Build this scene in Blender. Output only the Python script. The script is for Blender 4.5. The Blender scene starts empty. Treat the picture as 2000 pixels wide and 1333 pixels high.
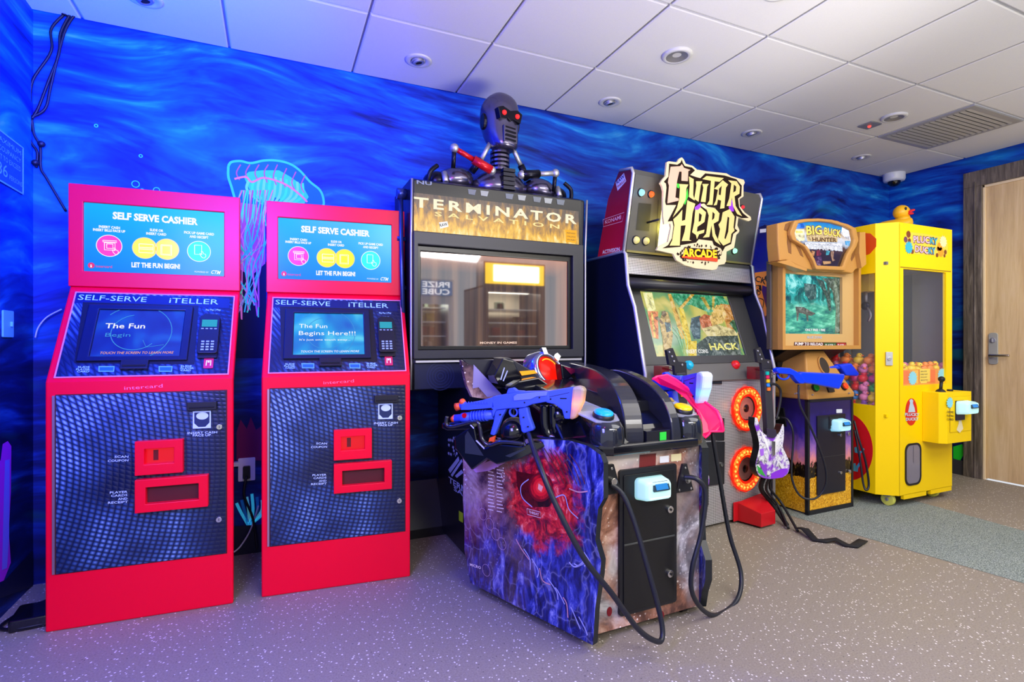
import bpy, bmesh, math, random
from mathutils import Vector, Matrix
random.seed(7)
C = bpy.context.scene.collection
R = math.radians

# ------------------------------------------------------------------ camera
CAMH, YAW, FPX = 1.11, R(24), 1045.0
cd = bpy.data.cameras.new('camera'); cam = bpy.data.objects.new('camera', cd); C.objects.link(cam)
cam.location = (0, 0, CAMH); cam.rotation_euler = (R(90), 0, -YAW)
cd.sensor_width = 36; cd.lens = 36 * FPX / 2000; cd.clip_start = .02
bpy.context.scene.camera = cam

# ------------------------------------------------------------------ world, exposure
sc = bpy.context.scene
sc.view_settings.view_transform = 'Standard'; sc.view_settings.look = 'None'
sc.view_settings.exposure = 0.0; sc.view_settings.gamma = 1; sc.view_settings.use_curve_mapping = False
w = bpy.data.worlds.new('world'); sc.world = w; w.use_nodes = True
w.node_tree.nodes['Background'].inputs[0].default_value = (.9, .93, 1, 1)
w.node_tree.nodes['Background'].inputs[1].default_value = .85

# ------------------------------------------------------------------ room lights; upward fills and colour washes are added
def area(name, loc, rot, size, power, col, sy=None, spread=180):
    l = bpy.data.lights.new(name, 'AREA'); l.energy = power; l.color = col; l.size = size
    if sy: l.shape = 'RECTANGLE'; l.size_y = sy
    l.spread = R(spread)
    o = bpy.data.objects.new(name, l); o.location = loc; o.rotation_euler = rot; C.objects.link(o); return o
def spot(name, loc, target, power, col, ang=90, blend=.6, r=.06):
    l = bpy.data.lights.new(name, 'SPOT'); l.energy = power; l.color = col; l.spot_size = R(ang); l.spot_blend = blend; l.shadow_soft_size = r
    o = bpy.data.objects.new(name, l); o.location = loc
    o.rotation_euler = (Vector(target) - Vector(loc)).to_track_quat('-Z', 'Y').to_euler(); C.objects.link(o); return o
area('ceiling_light_room', (3.2, .3, 2.58), (0, 0, 0), 3.2, 85, (1, .96, .90), 1.8)
area('ceiling_fill', (3.2, .2, .9), (R(180), 0, 0), 3.6, 36, (1, .97, .93), 2.4)  # added upward fill that brightens the ceiling, no fixture behind it
spot('ceiling_fill', (2.0, .7, .9), (1.45, 1.7, 2.6), 130, (1, .96, .92), 92, .6, .4)  # second added fill, aimed up to lighten the middle of the ceiling
area('light_behind_camera', (1.6, -1.5, 2.58), (R(40), 0, R(-12)), 2.4, 185, (1, .96, .92), 1.0)
BLUE = (.0, .05, 1.0)
spot('blue_ceiling_spot', (-.50, 2.55, 2.56), (-.5, 3.0, 1.2), 110, BLUE, 150)
area('blue_wash_wall', (-.35, 1.35, 1.9), (R(100), 0, R(24)), .7, 80, BLUE, .5, 130)
spot('blue_wash_ceiling', (-.75, 2.1, 1.75), (-.62, 2.45, 2.6), 75, (0, .17, 1), 88, .45, .05)
area('blue_wash_low', (-.7, .5, 1.7), (R(60), 0, R(-20)), .6, 70, (.20, .19, 1), .8)  # added unseen lamp that turns the left floor lavender
area('magenta_wash', (.1, .9, 2.2), (R(70), 0, R(8)), .4, 4, (1, .05, .7), .4)

# ------------------------------------------------------------------ geometry helpers
class Frame:
    """a real plane in the room: origin o, unit axes u (right) and v (up), n towards the viewer"""
    def __init__(s, o, u=(1, 0, 0), v=(0, 0, 1)):
        s.o = Vector(o); s.u = Vector(u).normalized(); s.v = Vector(v).normalized(); s.n = s.u.cross(s.v).normalized()
    def p(s, a, b, c=0.0): return s.o + s.u * a + s.v * b + s.n * c
    def px(s, x, y, c=0.0):
        """where the sight line through photo point (x, y) meets this plane lifted by c"""
        d = Vector((math.sin(YAW), math.cos(YAW), 0)) + Vector((math.cos(YAW), -math.sin(YAW), 0)) * ((x - 1000) / FPX) + Vector((0, 0, (666.5 - y) / FPX))
        O = Vector((0, 0, CAMH)); q = s.o + s.n * c
        t = (q - O).dot(s.n) / d.dot(s.n); h = O + d * t - q
        return h.dot(s.u), h.dot(s.v)
    def off(s, c): return Frame(s.o + s.n * c, s.u, s.v)
    def at(s, a, b, c=0.0, deg=0):
        r = R(deg); return Frame(s.p(a, b, c), s.u * math.cos(r) + s.v * math.sin(r), s.v * math.cos(r) - s.u * math.sin(r))
class Pose:
    def __init__(s, x, y, deg=0, z=0): s.m = Matrix.Translation((x, y, z)) @ Matrix.Rotation(R(deg), 4, 'Z')
    def F(s, o, u=(1, 0, 0), v=(0, 0, 1)):
        r = s.m.to_3x3(); return Frame(s.m @ Vector(o), r @ Vector(u), r @ Vector(v))
    def front(s, y=0): return s.F((0, y, 0))
    def W(s, x, y, z): return s.m @ Vector((x, y, z))
def Z(ox, oy, k): return lambda *p: [(ox + x / k, oy + y / k) for x, y in p]

FLAT = []
class MB:
    def __init__(s): s.v = []; s.f = []; s.m = []; s.mats = []; s.sm = []
    def mi(s, m):
        if m not in s.mats: s.mats.append(m)
        return s.mats.index(m)
    def add(s, vs, fs, m, smooth=False):
        k = len(s.v); s.v += [Vector(v) for v in vs]; i = s.mi(m)
        for f in fs: s.f.append([k + q for q in f]); s.m.append(i); s.sm.append(smooth)
        return s
    def prism(s, F, pts, c0, c1, m, mside=None):
        """extruded outline; pts (a, b) in the frame, from depth c0 to c1 (c1 nearer the viewer)"""
        ar = sum(pts[i][0] * pts[(i + 1) % len(pts)][1] - pts[(i + 1) % len(pts)][0] * pts[i][1] for i in range(len(pts)))
        if ar < 0: pts = pts[::-1]
        n = len(pts); vs = [F.p(a, b, c0) for a, b in pts] + [F.p(a, b, c1) for a, b in pts]
        s.add(vs, [list(range(n, 2 * n))] , m)
        k = len(s.v) - 2 * n; i2 = s.mi(mside or m)
        s.f.append([k + q for q in range(n - 1, -1, -1)]); s.m.append(i2); s.sm.append(False)
        for i in range(n):
            j = (i + 1) % n; s.f.append([k + i, k + j, k + n + j, k + n + i]); s.m.append(i2); s.sm.append(False)
        return s
    def poly(s, F, pts, m, c=.001):
        ar = sum(pts[i][0] * pts[(i + 1) % len(pts)][1] - pts[(i + 1) % len(pts)][0] * pts[i][1] for i in range(len(pts)))
        if ar < 0: pts = pts[::-1]
        return s.add([F.p(a, b, c) for a, b in pts], [list(range(len(pts)))], m)
    def ppx(s, F, pts, m, c=.001): return s.poly(F, [F.px(x, y) for x, y in pts], m, c)
    def box(s, F, a0, a1, b0, b1, c0, c1, m, mside=None): return s.prism(F, [(a0, b0), (a1, b0), (a1, b1), (a0, b1)], c0, c1, m, mside)
    def rect(s, F, a0, a1, b0, b1, m, c=.001): return s.poly(F, [(a0, b0), (a1, b0), (a1, b1), (a0, b1)], m, c)
    def rrect(s, F, a0, a1, b0, b1, r, c0, c1, m, mside=None): return s.prism(F, rr(a0, a1, b0, b1, r), c0, c1, m, mside)
    def disc(s, F, a, b, ra, rb, c0, c1, m, n=28, mside=None):
        return s.prism(F, ell(a, b, ra, rb, n), c0, c1, m, mside)
    def frame(s, F, outer, inner, c0, c1, m, inner_m=None):
        """window frame: two outlines with equal counts, solid between them"""
        n = len(outer); vs = []
        for c in (c0, c1):
            for P in (outer, inner): vs += [F.p(a, b, c) for a, b in P]
        fs = []
        for i in range(n):
            j = (i + 1) % n
            fs += [[2*n+i, 2*n+j, 3*n+j, 3*n+i], [j, i, n+i, n+j], [i, j, 2*n+j, 2*n+i], [n+j, n+i, 3*n+i, 3*n+j]]
        return s.add(vs, fs, m)
    def ring(s, F, a, b, r0, r1, c0, c1, m, n=32): return s.frame(F, ell(a, b, r1, r1, n), ell(a, b, r0, r0, n), c0, c1, m)
    def tube(s, pts, r, m, n=8, spline=True, cap=True, sub=6):
        pts = [Vector(p) for p in pts]
        if spline and len(pts) > 2:
            q = []; P = [pts[0]] + pts + [pts[-1]]
            for i in range(1, len(P) - 2):
                for k in range(sub):
                    t = k / sub; a, b, c, d = P[i-1], P[i], P[i+1], P[i+2]
                    q.append(.5 * (2*b + (c-a)*t + (2*a-5*b+4*c-d)*t*t + (3*b-a-3*c+d)*t**3))
            q.append(pts[-1])
            if not callable(r) and isinstance(r, (list, tuple)):
                rl = []
                for i in range(len(r) - 1): rl += [r[i] + (r[i+1]-r[i]) * k / sub for k in range(sub)]
                r = rl + [r[-1]]
            pts = q
        rs = r if isinstance(r, (list, tuple)) else [r] * len(pts)
        vs = []; fs = []; up = None
        for i, p in enumerate(pts):
            t = (pts[min(i + 1, len(pts) - 1)] - pts[max(i - 1, 0)])
            if t.length < 1e-9: t = Vector((0, 0, 1))
            t.normalize()
            if up is None: up = t.orthogonal().normalized()
            x = (up - t * up.dot(t)); x = x.normalized() if x.length > 1e-6 else t.orthogonal().normalized(); up = x; y = t.cross(x)
            for k in range(n):
                g = 2 * math.pi * k / n; vs.append(p + (x * math.cos(g) + y * math.sin(g)) * rs[i])
        for i in range(len(pts) - 1):
            for k in range(n):
                k2 = (k + 1) % n; fs.append([i*n+k, i*n+k2, (i+1)*n+k2, (i+1)*n+k])
        s.add(vs, fs, m, True)
        if cap:
            k0 = len(s.v) - len(vs); i = s.mi(m)
            s.f.append([k0 + k for k in range(n - 1, -1, -1)]); s.m.append(i); s.sm.append(False)
            s.f.append([k0 + (len(pts)-1)*n + k for k in range(n)]); s.m.append(i); s.sm.append(False)
        return s
    def ribbon(s, F, pts, w, m, c=.001):
        """flat painted stroke on a plane; pts (a, b)"""
        n = len(pts); L = []; Rr = []
        for i, (a, b) in enumerate(pts):
            p0, p1 = pts[max(i-1, 0)], pts[min(i+1, n-1)]; dx, dy = p1[0]-p0[0], p1[1]-p0[1]; l = math.hypot(dx, dy) or 1
            ww = (w[i] if isinstance(w, (list, tuple)) else w) / 2
            L.append(F.p(a - dy/l*ww, b + dx/l*ww, c)); Rr.append(F.p(a + dy/l*ww, b - dx/l*ww, c))
        return s.add(L + Rr, [[n+i, n+i+1, i+1, i] for i in range(n-1)], m)
    def rpx(s, F, pts, wpx, m, c=.001, sm=True):
        q = [F.px(x, y) for x, y in (smooth2(pts) if sm else pts)]
        return s.ribbon(F, q, wpx, m, c)
    def ball(s, p, rx, m, ry=None, rz=None, nu=16, nv=10, M=None, pw=1):
        ry = ry or rx; rz = rz or rx; vs = []; p = Vector(p)
        for j in range(nv + 1):
            th = math.pi * j / nv
            for i in range(nu):
                ph = 2 * math.pi * i / nu; q = Vector((rx*math.sin(th)*math.cos(ph), ry*math.sin(th)*math.sin(ph), rz*math.cos(th)))
                vs.append(p + (M @ q if M else q))
        fs = [[j*nu+i, (j+1)*nu+i, (j+1)*nu+(i+1) % nu, j*nu+(i+1) % nu] for j in range(nv) for i in range(nu)]
        return s.add(vs, fs, m, True)
    def lathe(s, F, a, b, prof, m, n=24):
        """turned about the frame's normal at (a, b); prof (radius, depth)"""
        vs = []
        for r, c in prof:
            for i in range(n):
                g = 2*math.pi*i/n; vs.append(F.p(a + r*math.cos(g), b + r*math.sin(g), c))
        fs = [[j*n+i, j*n+(i+1) % n, (j+1)*n+(i+1) % n, (j+1)*n+i] for j in range(len(prof)-1) for i in range(n)]
        return s.add(vs, fs, m, True)
    def loft(s, rings, m, smooth=True, cap=True, closed=True):
        n = len(rings[0]); vs = [p for r in rings for p in r]
        rng = range(n) if closed else range(n-1)
        fs = [[j*n+i, j*n+(i+1) % n, (j+1)*n+(i+1) % n, (j+1)*n+i] for j in range(len(rings)-1) for i in rng]
        s.add(vs, fs, m, smooth)
        if cap:
            k0 = len(s.v) - len(vs); i = s.mi(m)
            s.f.append([k0+k for k in range(n-1, -1, -1)]); s.m.append(i); s.sm.append(False)
            s.f.append([k0+(len(rings)-1)*n+k for k in range(n)]); s.m.append(i); s.sm.append(False)
        return s
    def text(s, F, t, p0, p1, h, m, c=.0015, shear=0, bold=0, depth=0, sp=1.0):
        """lettering from p0 to p1 (a, b of its baseline), cap height h"""
        vs, fs, x0, x1 = glyphs(t, bold, depth, sp)
        dx, dy = p1[0]-p0[0], p1[1]-p0[1]; l = math.hypot(dx, dy); ux, uy = dx/l, dy/l
        k = l / (x1 - x0); kh = h / .7
        out = []
        for x, y, zz in vs:
            X = (x - x0) * k + y * kh * shear; Y = y * kh
            out.append(F.p(p0[0] + ux*X - uy*Y, p0[1] + uy*X + ux*Y, c + zz))
        return s.add(out, fs, m)
    def tpx(s, F, t, q0, q1, hpx, m, c=.0015, **kw):
        p0 = F.px(*q0); p1 = F.px(*q1); t0 = F.px(q0[0], q0[1]-hpx)
        return s.text(F, t, p0, p1, math.hypot(t0[0]-p0[0], t0[1]-p0[1]), m, c, **kw)
    def build(s, name, parent=None, bev=0, seg=2, sub=0, solid=0, weld=False, ang=35):
        M = parent['_m'] if parent is not None and '_m' in parent.keys() else None
        Mi = MATS[parent.name].inverted() if parent is not None else (s.base or Matrix())
        me = bpy.data.meshes.new(name); me.from_pydata([Mi @ v for v in s.v], [], s.f)
        for m in s.mats: me.materials.append(m)
        me.polygons.foreach_set('material_index', s.m); me.polygons.foreach_set('use_smooth', s.sm)
        if weld or bev:
            bm = bmesh.new(); bm.from_mesh(me)
            if weld: bmesh.ops.remove_doubles(bm, verts=bm.verts, dist=1e-5)
            bm.to_mesh(me); bm.free()
        me.validate(); me.update()
        o = bpy.data.objects.new(name, me); C.objects.link(o)
        if parent is not None: o.parent = parent; MATS[o.name] = MATS[parent.name]
        else:
            MATS[o.name] = s.base.inverted() if s.base else Matrix()
            if s.base: o.matrix_basis = s.base.inverted()
        if bev:
            b = o.modifiers.new('bevel', 'BEVEL'); b.width = bev; b.segments = seg; b.limit_method = 'ANGLE'; b.angle_limit = R(ang); b.harden_normals = False
        if sub:
            b = o.modifiers.new('subdivision', 'SUBSURF'); b.levels = b.render_levels = sub
        if solid:
            b = o.modifiers.new('thickness', 'SOLIDIFY'); b.thickness = solid; b.offset = 0
        return o
    base = None
MATS = {}
def ell(a, b, ra, rb, n=28): return [(a + ra*math.cos(2*math.pi*i/n), b + rb*math.sin(2*math.pi*i/n)) for i in range(n)]
def rr(a0, a1, b0, b1, r, k=5):
    P = []
    for cx, cy, g in ((a1-r, b1-r, 0), (a0+r, b1-r, 90), (a0+r, b0+r, 180), (a1-r, b0+r, 270)):
        for i in range(k + 1): t = R(g + 90*i/k); P.append((cx + r*math.cos(t), cy + r*math.sin(t)))
    return P
def smooth2(pts, sub=6):
    if len(pts) < 3: return pts
    P = [pts[0]] + list(pts) + [pts[-1]]; q = []
    for i in range(1, len(P) - 2):
        for k in range(sub):
            t = k/sub; o = []
            for z in (0, 1):
                a, b, c, d = P[i-1][z], P[i][z], P[i+1][z], P[i+2][z]
                o.append(.5*(2*b+(c-a)*t+(2*a-5*b+4*c-d)*t*t+(3*b-a-3*c+d)*t**3))
            q.append(tuple(o))
    return q + [pts[-1]]
_G = {}
def glyphs(t, bold=0, depth=0, sp=1.0):
    key = (t, bold, depth, sp)
    if key not in _G:
        c = bpy.data.curves.new('t', 'FONT'); c.body = t; c.offset = bold; c.resolution_u = 2; c.extrude = depth; c.space_character = sp
        o = bpy.data.objects.new('t', c); C.objects.link(o)
        dg = bpy.context.evaluated_depsgraph_get(); me = bpy.data.meshes.new_from_object(o.evaluated_get(dg))
        vs = [tuple(v.co) for v in me.vertices]; fs = [list(p.vertices) for p in me.polygons]
        bpy.data.objects.remove(o); bpy.data.curves.remove(c); bpy.data.meshes.remove(me)
        _G[key] = (vs, fs, min(v[0] for v in vs), max(v[0] for v in vs))
    return _G[key]
def thing(name, label, cat, pose=None, group=None, kind=None):
    o = bpy.data.objects.new(name, None); o.empty_display_size = .1; C.objects.link(o)
    m = pose.m if isinstance(pose, Pose) else Matrix.Translation(pose or (0, 0, 0))
    o.matrix_basis = m; MATS[o.name] = m
    o['label'] = label; o['category'] = cat
    if group: o['group'] = group
    if kind: o['kind'] = kind
    return o
def tag(o, label, cat, group=None, kind=None):
    o['label'] = label; o['category'] = cat
    if group: o['group'] = group
    if kind: o['kind'] = kind
    return o
def copy_tree(o, parent=None):
    c = o.copy(); C.objects.link(c); c.parent = parent
    if parent is not None: c.matrix_parent_inverse = o.matrix_parent_inverse
    for ch in [q for q in bpy.data.objects if q.parent == o]: copy_tree(ch, c)
    return c
def single(mb, name, loc, label, cat, group=None, kind=None, **kw):
    """a thing that is one mesh, its origin at loc"""
    mb.base = Matrix.Translation(loc).inverted(); return tag(mb.build(name, None, **kw), label, cat, group, kind)

# ------------------------------------------------------------------ materials
def lin(h):
    if isinstance(h, (tuple, list)): return tuple(h[:3]) + (1,)
    h = h.lstrip('#'); c = [int(h[i:i+2], 16)/255 for i in (0, 2, 4)]
    return tuple(x/12.92 if x <= .04045 else ((x+.055)/1.055)**2.4 for x in c) + (1,)
_M = {}
def mat(name, col='808080', rough=.5, metal=0, emi=None, es=1, coat=0, trans=0, alpha=1, ior=1.45, spec=.5):
    if name in _M: return _M[name]
    m = bpy.data.materials.new(name); m.use_nodes = True; b = m.node_tree.nodes['Principled BSDF']
    I = b.inputs; I['Base Color'].default_value = lin(col); I['Roughness'].default_value = rough; I['Metallic'].default_value = metal
    I['Coat Weight'].default_value = coat; I['Coat Roughness'].default_value = .08; I['Transmission Weight'].default_value = trans
    I['Alpha'].default_value = alpha; I['IOR'].default_value = ior; I['Specular IOR Level'].default_value = spec
    if emi: I['Emission Color'].default_value = lin(emi); I['Emission Strength'].default_value = es
    _M[name] = m; return m
class NT:
    """small node-graph writer"""
    def __init__(s, name):
        s.m = bpy.data.materials.new(name); s.m.use_nodes = True; s.t = s.m.node_tree; s.b = s.t.nodes['Principled BSDF']; _M[name] = s.m
        s.tc = s.t.nodes.new('ShaderNodeTexCoord')
    def n(s, typ, props=None, **ins):
        x = s.t.nodes.new('ShaderNode' + typ)
        for k, v in (props or {}).items(): setattr(x, k, v)
        for k, v in ins.items(): s.set(x, k, v)
        return x
    def set(s, x, k, v):
        k = k.replace('_', ' ') if isinstance(k, str) else k
        if isinstance(k, str) and k.startswith('i') and k[1:].isdigit(): k = int(k[1:])
        i = x.inputs[k]
        if hasattr(v, 'is_output'): s.t.links.new(v, i)
        elif isinstance(v, bpy.types.Node): s.t.links.new(v.outputs[0], i)
        else: i.default_value = v
    def obj(s): return s.tc.outputs['Object']
    def map(s, v, scale=(1, 1, 1), loc=(0, 0, 0), rot=(0, 0, 0)): return s.n('Mapping', Vector=v, Scale=scale, Location=loc, Rotation=rot).outputs[0]
    def noise(s, v, sc=5, det=4, rough=.5, dist=0): return s.n('TexNoise', Vector=v, Scale=sc, Detail=det, Roughness=rough, Distortion=dist)
    def ramp(s, f, stops, interp='LINEAR'):
        x = s.n('ValToRGB', i0=f); e = x.color_ramp.elements; x.color_ramp.interpolation = interp
        while len(e) < len(stops): e.new(.5)
        for q, (p, c) in zip(e, stops): q.position = p; q.color = lin(c)
        return x.outputs[0]
    def math(s, op, a, b=0.0, c=None, clamp=False):
        x = s.t.nodes.new('ShaderNodeMath'); x.operation = op; x.use_clamp = clamp
        s.set(x, 'i0', a); s.set(x, 'i1', b)
        if c is not None: s.set(x, 'i2', c)
        return x.outputs[0]
    def mix(s, f, a, b, blend='MIX'):
        x = s.t.nodes.new('ShaderNodeMix'); x.data_type = 'RGBA'; x.blend_type = blend
        s.set(x, 'i0', f)
        for i, v in ((6, a), (7, b)):
            if isinstance(v, str): v = lin(v)
            s.set(x, 'i%d' % i, v)
        return x.outputs[2]
    def xyz(s, v): return s.n('SeparateXYZ', i0=v).outputs
    def bump(s, h, strength=.3, dist=.01): s.set(s.b, 'Normal', s.n('Bump', Strength=strength, Distance=dist, Height=h).outputs[0])
    def col(s, c): s.set(s.b, 'Base Color', c); return s
    def emit(s, c, st=1): s.set(s.b, 'Emission Color', c); s.b.inputs['Emission Strength'].default_value = st
    def fin(s, rough=.5, metal=0, coat=0, spec=.5):
        s.b.inputs['Roughness'].default_value = rough; s.b.inputs['Metallic'].default_value = metal; s.b.inputs['Coat Weight'].default_value = coat
        s.b.inputs['Specular IOR Level'].default_value = spec; return s.m

def nglow(name, col, s=1.0, sc=28):
    t = NT(name) if name not in _M else None
    if t is None: return _M[name]
    c = lin(col); n = t.noise(t.obj(), sc, 4, .65, .8); d = '%02x%02x%02x' % tuple(int(int(col[i:i+2], 16)*.62) for i in (0, 2, 4)); l = '%02x%02x%02x' % tuple(int(255-(255-int(col[i:i+2], 16))*.6) for i in (0, 2, 4))
    t.col((.01, .01, .01, 1)); t.emit(t.ramp(n, [(.35, d), (.5, col), (.66, l)]), s); return t.fin(.2)
BLACK = mat('black_plastic', '16171b', .4); GLOSS = mat('gloss_black', '0d0e14', .12, coat=.5); DARK = mat('dark_grey_plastic', '2b2d31', .5)
WHITE = mat('white_ink', 'f2f2f2', .5); CHROME = mat('chrome', 'd8d8d8', .2, 1); STEEL = mat('brushed_steel', 'b4b5b7', .45, .8)
RUBBER = mat('black_rubber', '15161a', .55); HOLE = mat('dark_hole', '050506', .8)
YEL = mat('yellow_ink', 'f5c800', .5); REDP = mat('red_powder_coat', 'f4002c', .35, spec=.25)
def glow(name, col, s=1.0, base='202020', rough=.2): return mat(name, base, rough, emi=col, es=s, spec=.15)
# ================================================================== the room
XL, XR, YB, ZC = -1.0, 5.21, 3.11, 2.615
YF, XE = -2.6, 5.21
def mural():
    t = NT('painted_water_mural'); o = t.obj()
    # sweeping brushed waves
    w0 = t.noise(t.map(o, (.7, .7, 1.0)), 1.0, 1.5, .5)
    d = t.n('VectorMath', {'operation': 'SCALE'}, i0=w0.outputs['Color'], Scale=.75).outputs[0]
    v = t.n('VectorMath', {'operation': 'ADD'}, i0=o, i1=d).outputs[0]
    v1 = t.map(v, (.62, .62, 3.3), rot=(0, R(-10), 0))
    a = t.noise(v1, 2.7, 4, .55, .35)
    b = t.noise(t.map(v, (.8, .8, 5.0), (3, 1, 4), rot=(0, R(7), 0)), 3.4, 4, .55, .6)
    f = t.math('ADD', t.math('MULTIPLY', a, .62), t.math('MULTIPLY', b, .42))
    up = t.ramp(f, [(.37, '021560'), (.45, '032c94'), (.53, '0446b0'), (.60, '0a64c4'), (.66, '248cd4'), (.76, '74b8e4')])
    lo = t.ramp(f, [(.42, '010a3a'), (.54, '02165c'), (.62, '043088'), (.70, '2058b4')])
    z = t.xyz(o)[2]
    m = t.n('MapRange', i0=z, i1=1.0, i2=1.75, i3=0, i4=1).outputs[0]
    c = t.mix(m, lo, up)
    g = t.noise(t.map(v, (.8, .8, 2.6), (9, 2, 3)), 2.2, 2, .5)
    gm = t.ramp(g, [(.57, '000000'), (.68, '909090')])
    c = t.mix(gm, c, t.mix(.6, c, '10a0a8'))
    t.col(c); return t.fin(.6, spec=.25)
MURAL = mural()
def floor_mat():
    t = NT('speckled_vinyl'); o = t.obj()
    n1 = t.noise(o, 1.1, 3); n2 = t.noise(o, 150, 2, .6)
    base = t.mix(n2, '5e564a', 'a2988a')
    base = t.mix(t.ramp(n1, [(.35, '000000'), (.7, '505050')]), base, '857f74')
    v = t.n('TexVoronoi', {'feature': 'F1'}, Vector=t.map(t.n('VectorMath', {'operation': 'ADD'}, i0=o, i1=t.n('VectorMath', {'operation': 'SCALE'}, i0=t.noise(o, 60, 1).outputs['Color'], Scale=.006).outputs[0]).outputs[0], (1, 1, 1), rot=(0, 0, .5)), Scale=92.0)
    rnd = t.xyz(v.outputs['Color'])[0]
    chip = t.math('MULTIPLY', t.math('LESS_THAN', v.outputs['Distance'], .30), t.math('LESS_THAN', rnd, .20))
    chip2 = t.math('MULTIPLY', t.math('LESS_THAN', v.outputs['Distance'], .24), t.math('GREATER_THAN', rnd, .96))
    c = t.mix(t.ramp(t.noise(t.map(o, (1, 1, 1), (5, 5, 0)), 320, 2, .8), [(.35, '000000'), (.65, '707070')]), base, t.mix(.6, base, 'c4bcae')); c = t.mix(chip, c, 'e2dcd6'); c = t.mix(chip2, c, '58524e')
    s = t.n('TexVoronoi', Vector=o, Scale=3.1)
    st = t.math('LESS_THAN', t.math('ADD', s.outputs['Distance'], t.math('MULTIPLY', t.noise(o, 40, 3), .03)), .033)
    c = t.mix(t.math('MULTIPLY', st, .7), c, '2a2624')
    t.col(c); t.bump(n2, .15, .002); return t.fin(.55, spec=.35)
FLOORM = floor_mat()
def carpet_mat():
    t = NT('grey_green_speckled_strip'); o = t.obj()
    n = t.noise(o, 210, 2, .7); n1 = t.noise(o, 2.2, 3)
    c = t.ramp(n, [(.36, '4a5250'), (.5, '7f8a84'), (.64, 'b4bcb4')]); c = t.mix(t.math('MULTIPLY', n1, .3), c, '5c665f')
    t.col(c); t.bump(n, .4, .004); return t.fin(.9, spec=.2)
STRIP = carpet_mat()
def wood(name, stops, sx=9, sz=.6):
    t = NT(name); o = t.obj()
    n = t.noise(t.map(o, (sx, sx, sz)), 3.2, 6, .6, .8); f = t.noise(t.map(o, (90, 90, 3)), 3, 3, .6)
    t.col(t.ramp(t.math('ADD', t.math('MULTIPLY', n, .75), t.math('MULTIPLY', f, .25)), stops)); t.bump(f, .15, .003); return t.fin(.55)
OAK = wood('pale_oak_door', [(.3, 'b8966a'), (.5, 'd4b684'), (.7, 'e6cda0')], 5, .35)
GREYWOOD = wood('weathered_grey_wood', [(.32, '3a332d'), (.48, '5c5349'), (.6, '776c60'), (.72, '92877a')], 16, 1.3)

F0 = Frame((0, 0, 0), (1, 0, 0), (0, 1, 0))      # floor plane, n up
fl = MB()
fl.add([(XL-.3, YF, 0), (XE, YF, 0), (XE, YB+.1, 0), (XL-.3, YB+.1, 0)], [[0, 1, 2, 3]], FLOORM)
fl.add([(XL-.3, YF, -.05), (XE, YF, -.05), (XE, YB+.1, -.05), (XL-.3, YB+.1, -.05)], [[3, 2, 1, 0]], FLOORM)
fl.add([(3.26, YF, .0012), (3.18, .2, .0012), (3.135, 1.284, .0012), (3.05, 1.93, .0012), (3.0, 2.35, .0012), (2.95, 3.1, .0012), (4.12, 3.1, .0012), (4.05, 2.1, .0012), (4.0, 1.637, .0012), (3.95, .2, .0012), (4.0, YF, .0012)], [list(range(11))], STRIP)
o = fl.build('floor'); o['kind'] = 'structure'

# ceiling: tiles with raised edges under a grid
t = NT('ceiling_tile'); nn = t.noise(t.obj(), 180, 2, .6); t.col(t.mix(nn, 'cfcfcd', 'd8d8d6')); t.bump(nn, .08, .002); TILE = t.fin(.9, spec=.1)
GRID = mat('ceiling_grid_white', '9a9a9a', .6)
ce = MB(); FC = Frame((0, 0, ZC), (1, 0, 0), (0, -1, 0))   # n = down
xs = [XL-.3] + [.4015 + .6096*k for k in range(-2, 8)] + [XR]
ys = [YB] + [2.512 - .6096*k for k in range(0, 9)]
ce.box(FC, XL-.3, XR+.1, -(YB+.1), -YF, -.1, -.012, GRID)
for i in range(len(xs)-1):
    for j in range(len(ys)-1):
        x0, x1, y1, y0 = xs[i], xs[i+1], ys[j], ys[j+1]; g = .006; e = .006
        P = [(x0+g, y0+g), (x1-g, y0+g), (x1-g, y1-g), (x0+g, y1-g)]; Q = [(x0+g+e, y0+g+e), (x1-g-e, y0+g+e), (x1-g-e, y1-g-e), (x0+g+e, y1-g-e)]
        vs = [(x, y, ZC+.012) for x, y in P] + [(x, y, ZC+.003) for x, y in P] + [(x, y, ZC) for x, y in Q]
        ce.add(vs, [[8, 11, 10, 9]] + [[k, (k+1) % 4, 4+(k+1) % 4, 4+k] for k in range(4)] + [[4+k, 4+(k+1) % 4, 8+(k+1) % 4, 8+k] for k in range(4)], TILE)
o = ce.build('ceiling'); o['kind'] = 'structure'

FW = Frame((0, YB, 0))                                   # back wall plane
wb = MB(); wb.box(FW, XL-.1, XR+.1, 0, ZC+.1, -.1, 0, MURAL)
JZ = Z(440, 300, 1)
# painted jellyfish; emission added to the paints for a UV-lit glow
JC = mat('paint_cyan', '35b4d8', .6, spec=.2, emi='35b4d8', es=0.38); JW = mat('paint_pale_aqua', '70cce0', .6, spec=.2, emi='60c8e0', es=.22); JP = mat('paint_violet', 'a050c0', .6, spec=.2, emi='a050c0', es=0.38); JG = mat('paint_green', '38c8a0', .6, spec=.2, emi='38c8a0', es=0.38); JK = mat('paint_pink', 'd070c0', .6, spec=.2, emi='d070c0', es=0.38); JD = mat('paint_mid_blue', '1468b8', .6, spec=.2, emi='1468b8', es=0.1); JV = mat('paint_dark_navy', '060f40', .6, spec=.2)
bell = [(446,325),(452,317),(470,315),(490,319),(515,314),(540,314),(565,320),(585,333),(605,355),(625,372),(632,392),(628,405),(600,420),(560,435),(520,440),(490,430),(470,415),(460,392),(452,365),(446,345)]
wb.ppx(FW, bell, JD, .001); q = smooth2(bell + [bell[0]]); wb.ribbon(FW, [FW.px(*p) for p in q], .012, JC, .0016)
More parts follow.
